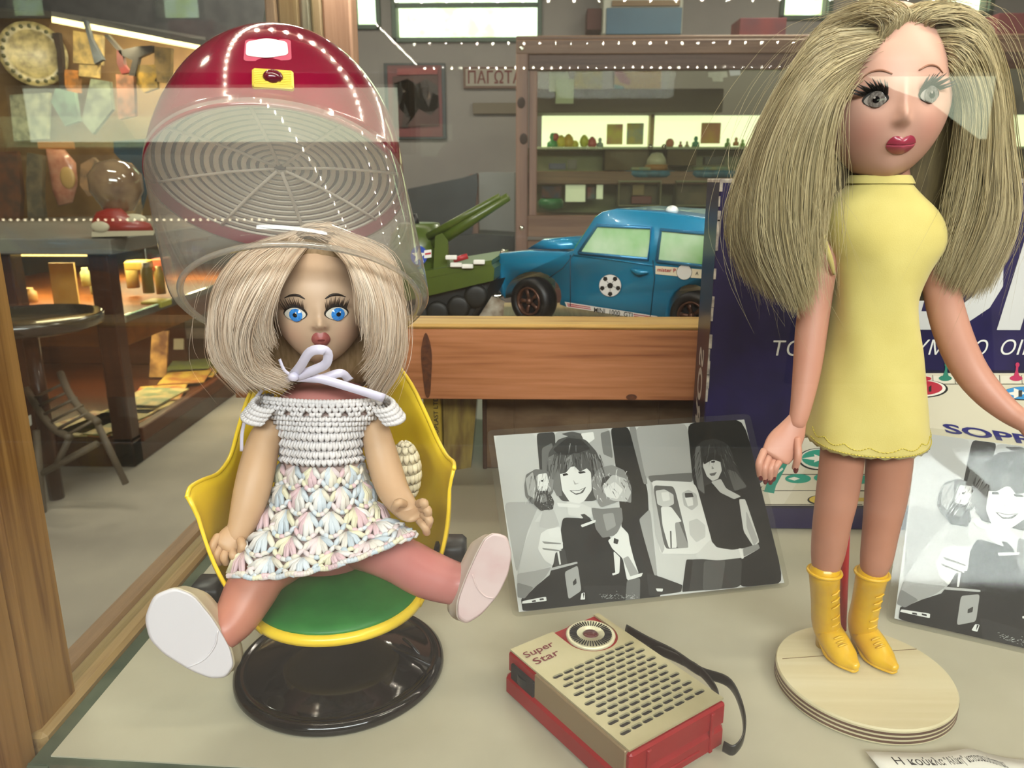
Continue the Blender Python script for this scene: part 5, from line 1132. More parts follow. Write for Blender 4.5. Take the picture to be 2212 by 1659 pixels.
# ================================================================ board-game box
M_navy = mat('navy_box_print', '261f4e', 0.38, spec=0.4, col2='1d183e', nscale=32, detail=5); M_navys = mat('navy_box_side', '1c1838', 0.3, spec=0.5, col2='2a2230', nscale=20)
M_cream = mat('board_print', 'd8ccb0', 0.5, col2='cbbd9e', nscale=60); M_pr = mat('box_print', 'ffffff', 0.45, attr=True); M_worn = mat('worn_card_edge', 'cbbfae', 0.8, col2='8a7f78', nscale=120)
BY = 0.712; bx0 = P(1527, 830, BY).x; bz1 = P(1560, 388, BY).z; bx1 = bx0 + 0.46
gb = thing('board_game_box', V((bx0 + 0.2, BY + 0.025, 0)), 'dark blue board game box standing behind the tall doll', 'game box')
MB().add(*cbox((bx0, BY, 0.0005), (bx1, BY + 0.052, bz1), 0.0012), smooth=False).build('box', M_navy, gb)
MB().add(*cbox((bx0 - 0.0004, BY + 0.001, 0.001), (bx0 + 0.001, BY + 0.0515, bz1 - 0.001), 0.0002), smooth=False).build('side_panel', M_navys, gb)
rw_ = np.random.default_rng(2)
for k in range(26):      # scuffed white edge of the lid
    z = bz1 * (k + 0.2) / 26; h = bz1 / 26 * rw_.uniform(0.7, 1.15)
    if rw_.random() < 0.82: MB().add(*cbox((bx0 - 0.0006, BY - 0.0005, z), (bx0 + rw_.uniform(0.0008, 0.0022), BY + rw_.uniform(0.0005, 0.0012), z + h), 0.0002), smooth=False).build('scuff', M_worn, gb)
MB().add(*cbox((bx0 - 0.0005, BY - 0.0004, bz1 - 0.003), (bx1, BY + 0.0522, bz1 + 0.0008), 0.0006), smooth=False).build('top_edge', M_worn, gb)
def Fp(px, py, o=0.0): return P(px, py, BY - 0.0004 - o)
pr = MB()
def fpoly(pts, c, k, rnd_=0): pr.add([Fp(x, y, 0.00005 * k) for x, y in ([(p.x, p.y) for p in poly_round([(x, y, 0) for x, y in pts], rnd_, 4)] if rnd_ else pts)], [list(range(len(pts) * (5 if rnd_ else 1)))], smooth=False, col=lin(c))
def fell(cx, cy, rx, ry, c, k, n=28): pr.add([Fp(cx + rx * math.cos(2 * math.pi * i / n), cy + ry * math.sin(2 * math.pi * i / n), 0.00005 * k) for i in range(n)], [list(range(n))], smooth=False, col=lin(c))
fpoly([(1640, 1098), (1622, 1080), (1745, 870), (1790, 800), (2420, 800), (2420, 1098)], '15122a', 1)
fpoly([(1648, 1092), (1635, 1070), (1760, 862), (1800, 806), (2420, 806), (2420, 1092)], 'd9ceb4', 2)
for (x0, x1) in ((1966, 2012), (2012, 2060), (2060, 2110), (2110, 2160), (2160, 2210), (2210, 2260)): fpoly([(x0 + 2, 812), (x1 - 1, 812), (x1 + 1, 828), (x0 + 3, 828)], 'e4dac4', 3)
for x in range(1966, 2300, 48): fpoly([(x, 810), (x + 1.5, 810), (x + 3, 829), (x + 1.5, 829)], '4a4438', 4)
fpoly([(1800, 829), (2400, 829), (2400, 830.5), (1800, 830.5)], '4a4438', 4)
# left column of the printed board: slanted cells
for k, (ya, yb) in enumerate(((905, 945), (945, 985), (985, 1025), (1025, 1060), (1060, 1090))):
    xa = lambda y: 1635 + (1070 - y) * 0.60; w_ = 70
    fpoly([(xa(ya) + 8, ya + 2), (xa(ya) + w_, ya + 2), (xa(yb) + w_, yb - 1), (xa(yb) + 8, yb - 1)], 'e2d8c2', 3); fpoly([(xa(yb) + 6, yb - 1), (xa(yb) + 240, yb - 1), (xa(yb) + 240, yb + 0.5), (xa(yb) + 6, yb + 0.5)], '3a342c', 4)
fpoly([(1650, 1062), (1662, 1028), (1700, 975), (1712, 982), (1676, 1050), (1672, 1066)], '2f8f7a', 5); fpoly([(1640, 1045), (1690, 1010), (1692, 1014), (1644, 1052)], 'e8e0d0', 6)
fell(1768, 992, 44, 24, '1a1a1a', 5); fell(1770, 991, 42, 22, 'e8e0d0', 6); fell(1772, 990, 40, 19, '2f9a82', 7); fpoly([(1732, 990), (1760, 986), (1758, 981), (1782, 990), (1758, 999), (1760, 994)], 'efe8d8', 8)
fell(1724, 1034, 28, 10, '2f9a82', 7); fpoly([(1702, 1034), (1716, 1030), (1728, 1034), (1716, 1038)], 'efe8d8', 8)
for (cx, cy) in ((1780, 1032), (1862, 1036), (1905, 1036)): fell(cx, cy, 22, 9, '2f9a82', 7)
fell(1768, 1080, 24, 10, '2a2620', 6); fell(1769, 1079, 21, 8, 'd8b84a', 7); fpoly([(1780, 1075), (1940, 1075), (1940, 1083), (1780, 1083)], 'c9ab48', 5); fpoly([(1780, 1060), (2400, 1060), (2400, 1061.5), (1780, 1061.5)], '3a342c', 5)
fell(1996, 840, 52, 19, '1a1a1a', 5); fell(1992, 839, 51, 18, 'f0e8d8', 6); fell(1988, 838, 48, 16, 'b8283a', 7); fell(1998, 818, 14, 5, 'b8283a', 7); fpoly([(2006, 836), (2012, 832), (2012, 846), (2006, 846)], '2a1a1a', 8)
fell(2212, 850, 46, 15, '1a1a1a', 5); fell(2212, 849, 44, 13.5, '3a8fc8', 6); fpoly([(2170, 850), (2190, 846), (2190, 838), (2216, 849), (2190, 861), (2190, 854)], 'efe8d8', 7); fpoly([(2200, 843), (2208, 843), (2208, 857), (2200, 857)], '3a3a3a', 8)
for cx, c in ((2044, '2f7d66'), (2197, 'c0305a')):   # printed pawns
    fell(cx - 2, 817, 14, 6, c, 8); fpoly([(cx - 8, 814), (cx - 3, 800), (cx - 2, 790), (cx + 3, 790), (cx + 2, 802), (cx + 6, 814)], c, 9); fell(cx + 1, 788, 4.5, 5, c, 10)
pr.build('front_print', M_pr, gb, True)
tx = MB(); X_, Z_ = V((1, 0, 0)), V((0, 0, 1)); kpx = BY / FPX * 1.02
put_text(tx, 'ΤΟ', Fp(1668, 768, 0.0002), X_, Z_, 33 * kpx, 62 * kpx, col=lin('e8e4dc'), shear=0.1); put_text(tx, 'ΥΜΕΝΟ', Fp(1978, 766, 0.0002), X_, Z_, 33 * kpx, 150 * kpx, col=lin('e8e4dc'), shear=0.15); put_text(tx, 'ΟΙΚΟ', Fp(2160, 766, 0.0002), X_, Z_, 33 * kpx, 110 * kpx, col=lin('e8e4dc'), shear=0.15)
put_text(tx, 'DR', Fp(1930, 703, 0.0002), X_ + Z_ * 0.0, Z_, 182 * kpx, 400 * kpx, col=lin('cfccc8'), bold=0.035, shear=0.12)
put_text(tx, 'SOPR', Fp(2044, 934, 0.0006), V((1, 0, -0.14)), V((-0.5, 0, 0.8)), 26 * kpx, 210 * kpx, col=lin('26256a'), bold=0.03)
xs_ = bx0 - 0.0006
put_text(tx, 'SOPROS', XP(1516, 1040, xs_) * 0 + V((xs_, BY + 0.036, 0.025)), V((0, 0, 1)), V((0, -1, 0)), 0.019, 0.155, col=lin('bdb6ae'), bold=0.03)
tx.build('lettering', M_pr, gb, True)

# ================================================================ paper caption card
M_paper = mat('caption_paper', 'dcd9cd', 0.8); cap_ = thing('caption_card', G(2060, 1650, 0.0), 'white paper caption with printed text in front of the stand', 'caption card')
def cw(s, t): 
    top_ = catmull([(1870, 1624), (1990, 1627), (2050, 1624), (2095, 1618), (2140, 1630), (2190, 1640), (2300, 1650), (2420, 1656)], 41)
    q = top_[int(round(s * 40))]; z = 0.004 + 0.004 * math.exp(-((q[0] - 2095) / 40) ** 2); p = G(q[0], q[1], z); return p + V((0.012 * t, -0.055 * t, -0.003 * t))
vs = [cw(i / 40, j / 6) for j in range(7) for i in range(41)]; fs = [[j * 41 + i, j * 41 + i + 1, (j + 1) * 41 + i + 1, (j + 1) * 41 + i] for j in range(6) for i in range(40)]
ob = MB().add(vs, fs).build('sheet', M_paper, cap_); md = ob.modifiers.new('thick', 'SOLIDIFY'); md.thickness = 0.0003
vt, ft, wd = text_mesh('Η κούκλα "Αλίκη" κατασκευάστηκε', 0.008)
x0_, x1_ = (1896 - 1870) / 550, (2200 - 1870) / 550
def tmap(x, y):
    s = 0.05 + (x / wd) * 0.56; tt = 0.175 - y * 0.105; i = s * 40; i0 = min(int(i), 39); f = i - i0
    return cw(i0 / 40, tt).lerp(cw((i0 + 1) / 40, tt), f) + V((0, 0, 0.0004))
MB().add([tmap(x, y) for x, y, z in vt], ft, smooth=False).build('lettering', mat('ink', '2a2624', 0.7), cap_)
# ================================================================ toys on the back shelf
# ---- blue toy car, its tail turned towards the viewer
M_cblue = mat('car_blue', '1586b0', 0.22, metal=0.2, coat=0.5, col2='1078a0', nscale=8); M_chrome = mat('chrome', 'c8c4b8', 0.12, metal=1.0); M_tyre = mat('tyre_rubber', '101010', 0.45)
M_cwin = mat('tinted_green_window', 'c8e4c0', 0.08, spec=0.7, coat=0.6, col2='7abf6a', nscale=14); M_line = mat('door_gap', '08384c', 0.6); M_rim = mat('bronze_rim', '5a3a2a', 0.35, metal=0.5); M_cpr = mat('decal_print', 'ffffff', 0.4, attr=True)
c0 = P(1147, 650, 1.10); c1 = P(1500, 650, 0.945); cdir = (c1 - c0); cdir.z = 0; cdir.normalize(); cn = V((-cdir.y, cdir.x, 0)); cn = cn if cn.y > 0 else -cn
def K(px, py, o=0.0): return PL(px, py, c0 - cn * o, cn)       # on the near side of the car, o outwards
wb = K(1147, 703); car = thing('toy_car', V(((c0 + c1) / 2).to_tuple()) * 1.0 + V((0, 0, wb.z - c0.z)), 'metallic blue toy car with football sticker on the back shelf', 'toy car')
CW = 0.125
arch = lambda cx, cy, rx, ry, a0, a1, n: [(cx + rx * math.cos(t), cy - ry * math.sin(t)) for t in np.linspace(a0, a1, n)]
prof = [(1070, 552), (1078, 546), (1140, 541), (1222, 545), (1236, 541), (1283, 468), (1300, 456), (1330, 450), (1430, 457), (1540, 474), (1640, 492), (1690, 505), (1718, 560), (1738, 620), (1740, 690), (1700, 722), (1560, 706)] + arch(1500, 680, 48, 58, 0.0, math.pi, 10)[:0] + \
       [(1552, 704)] + arch(1497, 672, 54, 58, -0.3, math.pi + 0.25, 12) + [(1436, 692), (1400, 690), (1300, 676), (1218, 663)] + arch(1148, 640, 62, 54, -0.35, math.pi + 0.1, 14) + [(1078, 634), (1068, 622), (1066, 580)]
pts3 = [K(*q) for q in prof]; cen = sum(pts3, V()) / len(pts3)
def cring(k, o): return [cen + (p - cen) * k + cn * o for p in pts3]
mb = MB(); mb.add(*loft([cring(0.975, 0.0), cring(0.99, 0.002), cring(1.0, 0.008), cring(1.0, CW - 0.008), cring(0.975, CW)])); mb.build('body', M_cblue, car)
# hood hump and roof pip
hp = [K(1120, 540), K(1150, 523), K(1200, 520), K(1232, 540)]
mb = MB(); mb.add(*loft([[p + cn * 0.02 for p in hp], [p + cn * 0.028 + V((0, 0, 0.003)) for p in hp], [p + cn * 0.095 + V((0, 0, 0.003)) for p in hp], [p + cn * 0.105 for p in hp]])); mb.build('bonnet', M_cblue, car)
MB().add(*ell(K(1427, 456) + cn * 0.03, (0.008, 0.008, 0.006), None, 12, 8)).build('roof_lamp', mat('white_plastic', 'e6e6e0', 0.3), car)
def cpoly(name, pts, m, o=0.0008, parent=None, rnd_=0.12):
    q = [K(p.x, p.y, o) for p in poly_round([(x, y, 0) for x, y in pts], rnd_, 3)]; return MB().add(*slab(q, cn * 0.0012), smooth=False).build(name, m, parent or car)
def ctube(name, pts, r, m, parent=None, o=0.001, closed=False):
    q = [K(x, y, o) for x, y in (pts + ([pts[0]] if closed else []))]; return MB().add(*tube(q, r, 8)).build(name, m, parent or car)
for w_ in ([(1250, 546), (1290, 487), (1407, 492), (1400, 560)], [(1419, 564), (1428, 496), (1520, 504), (1610, 512), (1605, 585), (1512, 574)]):
    wo = cpoly('side_window', w_, M_cwin); ctube('window_frame', w_, 0.0022, mat('frame_blue', '3c86b4', 0.2, metal=0.4, coat=0.4), wo, 0.0016, True)
wind = [K(1236, 541) + cn * 0.012, K(1283, 470) + cn * 0.012, K(1283, 470) + cn * 0.11, K(1236, 541) + cn * 0.11]
MB().add(*slab([p + V((-0.004, 0, 0.002)) for p in wind], V((0.001, 0, -0.001))), smooth=False).build('windscreen', mat('green_windscreen', '6fae30', 0.1, coat=0.6), car)
ctube('door_line', [(1232, 550), (1232, 662)], 0.0006, M_line); ctube('door_line', [(1410, 562), (1414, 600), (1404, 690)], 0.0006, M_line); ctube('door_line', [(1240, 548), (1215, 580), (1186, 600)], 0.0006, M_line); ctube('waist_line', [(1240, 551), (1330, 562), (1410, 573)], 0.0009, M_cblue)
MB().add(*stube([K(1366, 583, 0.003), K(1380, 588, 0.006), K(1398, 588, 0.003)], [0.0025, 0.004, 0.002], 10, 10, dome=True)).build('door_handle', M_cblue, car)
MB().add(*stube([K(1072, 612, 0.006), K(1058, 632, 0.01), K(1070, 640, 0.008), K(1082, 638, 0.004)], [0.004, 0.006, 0.006, 0.003], 12, 10, dome=True)).build('bumper', M_chrome, car)
MB().add(*ell(K(1068, 560) + cn * 0.02, (0.006, 0.012, 0.014), None, 14, 10)).build('headlamp', M_chrome, car)
def wheel(px, py, R_):
    wc = K(px, py, 0.004); M_ = axisM(wc, -cn, V((0, 0, 1)))
    wl = MB().add(*lathe([(R_ * 0.62, -0.018), (R_ * 0.95, -0.020), (R_, -0.014), (R_, 0.0), (R_ * 0.93, 0.007), (R_ * 0.68, 0.008), (R_ * 0.62, 0.004)], 40, M_)).build('wheel', M_tyre, car)
    MB().add(*lathe([(R_ * 0.62, 0.004), (R_ * 0.60, 0.008), (R_ * 0.53, 0.007), (R_ * 0.52, 0.0)], 36, M_)).build('wheel_rim', M_rim, wl)
    MB().add(*lathe([(0, -0.006), (R_ * 0.6, -0.006), (R_ * 0.6, -0.004), (0, -0.004)], 24, M_), smooth=False).build('wheel_disc', M_dkin, wl)
    for k in range(5):
        a = 2 * math.pi * k / 5 + 1.6; q = [M_ @ V((R_ * s * math.cos(a), R_ * s * math.sin(a), 0.003)) for s in (0.1, 0.35, 0.56)]; MB().add(*tube(q, [(0.0018, 0.0024), (0.0018, 0.003), (0.0018, 0.0045)], 6, up=-cn)).build('spoke', M_rim, wl)
    MB().add(*ell(M_ @ V((0, 0, 0.004)), R_ * 0.15, None, 12, 8)).build('hub_cap', M_rim, wl)
wheel(1147, 650, 0.0335); wheel(1497, 682, 0.030)
dec = MB()
def dpoly(pts, c, k): dec.add([K(x, y, 0.0010 + 0.0001 * k) for x, y in pts], [list(range(len(pts)))], smooth=False, col=lin(c))
def dcirc(cx, cy, r, c, k, n=28, ry=None): dpoly([(cx + r * math.cos(2 * math.pi * i / n), cy + (ry or r) * math.sin(2 * math.pi * i / n)) for i in range(n)], c, k)
dcirc(1318, 617, 24.5, '5a5a5a', 0); dcirc(1318, 617, 23.5, 'e2e0dc', 1)
for i in range(5):
    a = 2 * math.pi * i / 5 + math.pi / 2; dpoly([(1318 + 18 * math.cos(a) + 5.5 * math.cos(a + b_), 617 + 18 * math.sin(a) + 5.5 * math.sin(a + b_)) for b_ in np.linspace(0, 2 * math.pi, 5, False)], '1a1a1a', 2)
    dpoly([(1318 + 5 * math.cos(a) - 0.7 * math.sin(a), 617 + 5 * math.sin(a) + 0.7 * math.cos(a)), (1318 + 14 * math.cos(a) - 0.7 * math.sin(a), 617 + 14 * math.sin(a) + 0.7 * math.cos(a)), (1318 + 14 * math.cos(a) + 0.7 * math.sin(a), 617 + 14 * math.sin(a) - 0.7 * math.cos(a)), (1318 + 5 * math.cos(a) + 0.7 * math.sin(a), 617 + 5 * math.sin(a) - 0.7 * math.cos(a))], '8a8a88', 2)
dpoly([(1318 + 7 * math.cos(t), 617 + 7 * math.sin(t)) for t in np.linspace(-math.pi / 2, 1.5 * math.pi, 5, False)], '1a1a1a', 3)
dpoly([(1220, 652), (1420, 683), (1418, 694), (1224, 663)], 'd8d4cc', 0); dpoly([(1224, 655), (1275, 663), (1276, 665), (1226, 658)], 'b03040', 1); dpoly([(1225, 659), (1276, 667), (1277, 669), (1227, 662)], 'b03040', 1); dpoly([(1368, 678), (1416, 685), (1416, 687), (1369, 680)], 'b03040', 1); dpoly([(1369, 682), (1416, 689), (1416, 691), (1370, 684)], 'b03040', 1)
dpoly([(1416, 574), (1464, 578), (1464, 597), (1416, 592)], 'e6dcc0', 0); dpoly([(1492, 580), (1560, 586), (1560, 604), (1492, 600)], 'e6dcc0', 0); dcirc(1478, 588, 17, '3a3a3a', 1); dcirc(1478, 588, 16, 'e4e2dc', 2)
def ktext(s, px, py, h, w_, c, slope=0.0, bold=0.0):
    o_ = K(px, py, 0.0016); xd = K(px + 50, py + 50 * slope, 0.0016) - o_; kk = xd.length / 50; put_text(dec, s, o_, xd, V((0, 0, 1)), h * kk * 0.93, w_ * kk, col=lin(c), bold=bold)
ktext('MINI  1000  GTI', 1283, 674, 10, 82, '1a1a1a', 0.15, 0.01); ktext('mister P', 1420, 586, 8, 40, 'b02030', 0.06, 0.02); ktext('A', 1502, 594, 8, 7, '1a1a1a', 0.06)
dec.build('decals', M_cpr, car, True)
# ---- green toy tank
M_olive = mat('olive_plastic', '4a5a1a', 0.3, spec=0.5, coat=0.15, col2='42521a', nscale=15); M_trk = mat('track_rubber', '0e100a', 0.5)
TKY = 1.08
def Kt(px, py, d=0.0): return P(px, py, TKY + d)
tk = thing('toy_tank', Kt(960, 700, 0.05), 'olive green toy tank with star emblem beside the blue car', 'toy tank')
hull = [(800, 622), (900, 603), (1060, 570), (1068, 580), (1066, 606), (1040, 612), (880, 650), (800, 668)]
mb = MB(); mb.add(*slab([Kt(*q) for q in hull], (0.02, 0.16, 0.0)), smooth=False); mb.build('hull', M_olive, tk)
mb = MB(); mb.add(*slab([Kt(*q, -0.001) for q in ((880, 592), (1000, 572), (1062, 562), (1062, 572), (900, 606), (820, 622))], (0.02, 0.12, 0.004)), smooth=False); mb.build('deck', M_olive, tk)
mb = MB(); mb.add(*slab([Kt(*q, 0.012) for q in ((800, 668), (880, 648), (1062, 606), (1030, 664), (1000, 712), (800, 725))], (0.02, 0.04, 0.0)), smooth=False); mb.build('track', M_trk, tk)
for cx, cy in ((900, 680), (945, 676), (990, 664), (1028, 640)):
    M_ = axisM(Kt(cx, cy, 0.008), (0, -1, 0)); MB().add(*lathe([(0, -0.01), (0.017, -0.01), (0.017, 0.002), (0.012, 0.004), (0, 0.003)], 24, M_)).build('road_wheel', M_trk, tk)
tur = [(1.0, 592), (1.02, 575), (0.98, 530), (0.9, 505), (0.72, 492), (0.66, 482)]
def tring(k, y, n=36):
    c = Kt(905, y, 0.07); return [c + V((0.045 * k * math.cos(2 * math.pi * i / n), 0.055 * k * math.sin(2 * math.pi * i / n), 0)) for i in range(n)]
tu = MB().add(*loft([tring(k, y) for k, y in tur])).build('turret', M_olive, tk)
MB().add(*loft([[Kt(x, y, d) for x, y in ((936, 585), (940, 510), (955, 503), (968, 520), (966, 585))] for d in (0.01, 0.05)]), smooth=False).build('mantlet', M_olive, tu)
for (a, b, r0_, r1_) in (((938, 528), (1098, 425), 0.0085, 0.0058), ((925, 512), (1080, 424), 0.006, 0.0045)):
    MB().add(*tube([Kt(*a, 0.03), Kt((a[0] * 2 + b[0]) / 3, (a[1] * 2 + b[1]) / 3, 0.02), Kt(*b, 0.0)], [r0_, (r0_ * 2 + r1_) / 3, r1_], 14)).build('gun_barrel', M_olive, tk)
MB().add(*tube([Kt(897, 492, 0.06), Kt(893, 462, 0.06)], [0.008, 0.005], 10)).build('hatch_lamp', M_blackm, tu)
em = MB()
def tpoly(pts, c, k): em.add([Kt(x, y, 0.004 - 0.0003 * k) for x, y in pts], [list(range(len(pts)))], smooth=False, col=lin(c))
tpoly([(905 + 18 * math.cos(t), 552 + 21 * math.sin(t)) for t in np.linspace(0, 2 * math.pi, 24, False)], '2446a8', 0)
tpoly([(905 + (17 if i % 2 == 0 else 7) * math.sin(math.pi * i / 5), 552 - (18 if i % 2 == 0 else 7.5) * math.cos(math.pi * i / 5)) for i in range(10)], 'e8e6e0', 1)
tpoly([(916, 541), (932, 539), (932, 556), (916, 558)], 'e8e6e0', 0.5); tpoly([(918, 547), (931, 545), (931, 549), (918, 551)], 'b83040', 1.5)
em.build('emblem', M_cpr, tu, True)
M_wht = mat('white_part', 'ece8e0', 0.4)
for (x, y) in ((975, 556), (985, 572), (1010, 575), (1035, 566)): MB().add(*cbox((-0.008, -0.004, -0.003), (0.008, 0.004, 0.003), 0.001, Matrix.Translation(Kt(x, y, -0.004))), smooth=False).build('deck_fitting', M_wht, tk)
MB().add(*tube([Kt(980, 562, 0.0), Kt(1010, 553, 0.0)], 0.004, 8)).build('red_lever', mat('red_lever', 'a02028', 0.4), tk)
mb = MB(); mb.add(*slab([Kt(*q, 0.03) for q in ((1030, 690), (1062, 640), (1090, 650), (1085, 700))], (0, 0.01, 0)), smooth=False); one('clear_wrapper', mb, mat('crinkled_film', 'b8b0a0', 0.15, spec=0.7, col2='7a6a58', nscale=60), 'crumpled clear wrapper between the tank and the car', 'wrapper')

# ================================================================ boxes beneath the back shelf
M_kraft = mat('old_cardboard', '7a5f42', 0.7, col2='66492e', nscale=26, bump=0.4, bscale=60, detail=6, stretch=(1, 1, 3)); M_kraftd = mat('box_edge', '4a2f1c', 0.7)
KY = 0.872; kx0, kx1 = P(1048, 940, KY).x, 0.33; kz = P(1200, 855, KY).z
bx = thing('wrapped_box', V(((kx0 + kx1) / 2, KY + 0.05, 0)), 'old brown wrapped box under the pine shelf lip', 'box')
MB().add(*cbox((kx0, KY, 0.0), (kx1, KY + 0.10, min(kz, ZB + 0.02)), 0.002), smooth=False).build('box', M_kraft, bx)
MB().add(*cbox((kx0 - 0.003, KY - 0.002, 0.0), (kx0 + 0.002, KY + 0.09, ZB + 0.018), 0.001), smooth=False).build('edge_strip', M_kraftd, bx)
for x in (1110, 1270, 1420): q = P(x, 900, KY); MB().add(*cbox((q.x, KY - 0.0012, 0.002), (q.x + 0.0022, KY + 0.001, ZB + 0.016), 0.0005), smooth=False).build('paper_fold', M_kraft, bx)
M_ybox = mat('yellow_card', 'b89a34', 0.5, col2='a88a2c', nscale=30)
ya, yb_ = P(915, 900, 0.845), P(953, 900, 0.845); yx = thing('yellow_box', V(((ya.x + yb_.x) / 2, 0.87, 0)), 'yellow printed box standing upright beside the chair back', 'box')
MB().add(*cbox((ya.x, 0.845, 0.0), (yb_.x, 0.90, ZB + 0.02), 0.001), smooth=False).build('box', M_ybox, yx)
mb = MB(); put_text(mb, 'PETROPLAST LTD', P(948, 968, 0.8445), V((0, 0, 1)), V((-1, 0, 0)), 0.0052, 0.062, bold=0.01); mb.build('lettering', M_dkin, yx)
ba, bb = P(958, 940, 0.86), P(1036, 940, 0.86)
mb = MB(); mb.add(*loft([[V((ba.x, 0.86, 0.0)), V((bb.x - 0.012, 0.875, 0.0)), V((bb.x - 0.012, 0.91, 0)), V((ba.x, 0.90, 0))], [V((ba.x + 0.001, 0.855, 0.06)), V((bb.x - 0.006, 0.87, 0.06)), V((bb.x - 0.006, 0.905, 0.06)), V((ba.x, 0.895, 0.06))], [V((ba.x, 0.86, ZB + 0.02)), V((bb.x, 0.87, ZB + 0.02)), V((bb.x, 0.9, ZB + 0.02)), V((ba.x, 0.9, ZB + 0.02))]]), smooth=False)
one('cellophane_packet', mb, mat('brown_cellophane', '6a5030', 0.12, spec=0.8, col2='a8904a', nscale=22, stretch=(3, 3, 0.6)), 'shiny brown cellophane packet between yellow box and brown box', 'packet')
# ================================================================ back of the room
def rect(px0, py0, px1, py1, Y, d=0.02, b=0.002):
    a = P(px0, py1, Y); c = P(px1, py0, Y); return cbox((min(a.x, c.x), Y, min(a.z, c.z)), (max(a.x, c.x), Y + d, max(a.z, c.z)), b)
def flat(name, quad_, m, label, cat, d=0.02, group=None):
    return one(name, MB().add(*rect(*quad_, d=d), smooth=False), m, label, cat, group)
# ---- big wooden vitrine
M_mah = wood('vitrine_wood', '8d6a55', '6c4c3c', '80604d', 'X', 0.25); M_mahz = wood('vitrine_wood_up', '967260', '6e5044', '88665a', 'Z', 0.25); M_vback = mat('vitrine_back', '7f786a', 0.8, col2='756e60', nscale=4)
VY = 4.4; VD = 0.62
vit = thing('wooden_vitrine', P(1660, 520, VY), 'tall brown wooden vitrine full of small toys at the back', 'vitrine')
vt = P(1115, 86, VY); vb = P(1115, 512, VY); vx0 = vt.x; vx1 = 3.3; z0, z1 = vb.z, vt.z
def vbox(name, lo, hi, m): return MB().add(*cbox(lo, hi, 0.004), smooth=False).build(name, m, vit)
pw = 0.10
vbox('post', (vx0, VY, FLOOR_Z), (vx0 + 0.065, VY + 0.06, z1), M_mahz); vbox('post', (vx0 + 0.07, VY + 0.02, z0), (vx0 + 0.115, VY + 0.07, z1 - 0.08), M_mahz); vbox('post', (vx0, VY + VD - 0.06, FLOOR_Z), (vx0 + 0.06, VY + VD, z1), M_mahz)
vbox('top_rail', (vx0, VY - 0.004, z1 - 0.07), (vx1, VY + 0.06, z1), M_mah); vbox('top_moulding', (vx0 + 0.065, VY + 0.002, z1 - 0.15), (vx1, VY + 0.06, z1 - 0.072), wood('vitrine_wood_dark', '66463a', '4a3026', None, 'X', 0.25))
vbox('bottom_rail', (vx0 + 0.065, VY, z0), (vx1, VY + 0.06, z0 + 0.12), M_mah); vbox('lower_rail', (vx0 + 0.065, VY, z0 - 0.16), (vx1, VY + 0.06, z0 - 0.02), M_mah); vbox('base_panel', (vx0 + 0.065, VY + 0.02, FLOOR_Z + 0.05), (vx1, VY + 0.05, z0 - 0.17), wood('vitrine_wood_dark', '66463a', '4a3026', None, 'X', 0.25))
vbox('deck', (vx0 + 0.07, VY + 0.06, z0 + 0.08), (vx1, VY + VD, z0 + 0.11), M_mah); vbox('top_board', (vx0, VY, z1), (vx1, VY + VD, z1 + 0.02), M_mah)
BKY = VY + VD
zs = P(1300, 385, BKY).z; zl0 = P(1300, 320, BKY).z; zl1 = P(1300, 250, BKY).z
vbox('mid_shelf', (vx0 + 0.07, VY + 0.25, P(1300, 398, VY + 0.25).z), (vx1, VY + VD, P(1300, 370, VY + 0.25).z), M_mah)
vbox('back_panel', (vx0 + 0.06, BKY, z0), (vx1, BKY + 0.02, zl0), mat('vitrine_back_lit', '9a9878', 0.8)); 
M_glow = mat('lit_shelf_panel', 'e6ecc8', 0.7, emit=1.5)
gx0 = P(1170, 300, BKY).x; gxm = P(1403, 300, BKY).x; gx1 = P(1660, 300, BKY).x
for a, b in ((gx0, gxm - 0.012), (gxm + 0.012, gx1), (gx1 + 0.02, 3.2)): vbox('lit_panel', (a, BKY - 0.01, zl0), (b, BKY + 0.02, zl1), M_glow)
vbox('divider', (gxm - 0.012, BKY - 0.1, zl0), (gxm + 0.012, BKY + 0.02, zl1), wood('pale_wood', 'b89a58', '9a7c3e', None, 'Z', 0.3))
vbox('lamp_canopy', (vx0 + 0.1, BKY - 0.25, zl1), (P(1540, 240, BKY).x, BKY + 0.02, zl1 + 0.13), mat('canopy_brown', '55493c', 0.7)); vbox('toy_ledge', (vx0 + 0.1, BKY - 0.22, zl0 - 0.015), (3.2, BKY + 0.02, zl0), mat('ledge_glass', 'a8b090', 0.2))
mb = MB(); mb.add(*cbox((vx0 + 0.115, VY + 0.03, z0 + 0.12), (vx1, VY + 0.034, z1 - 0.15), 0.0005), smooth=False); mb.build('pane', glass('vitrine_glass', 'f4f6ee', 0.1, haze=0.02, hazecol='b8b49c'), vit)
for (x, y) in ((1127, 105), (1127, 493)): MB().add(*ell(P(x, y, VY - 0.004), (0.014, 0.006, 0.014), None, 10, 6)).build('screw', M_chrome, vit)
for (x, y) in ((1126, 222), (1131, 300)): MB().add(*ell(P(x, y, VY - 0.001), (0.022, 0.003, 0.03), None, 12, 6)).build('wood_knot', mat('knot_dark', '3c2c26', 0.7), vit)
for i in range(34):
    p = P(1176, 121, VY + 0.08).lerp(P(1470, 112, VY + 0.08), i / 33); MB().add(*ell(p, 0.009, None, 8, 5)).build('bulb', mat('warm_bulb', 'fff2c8', 0.4, emit=2.5), vit)
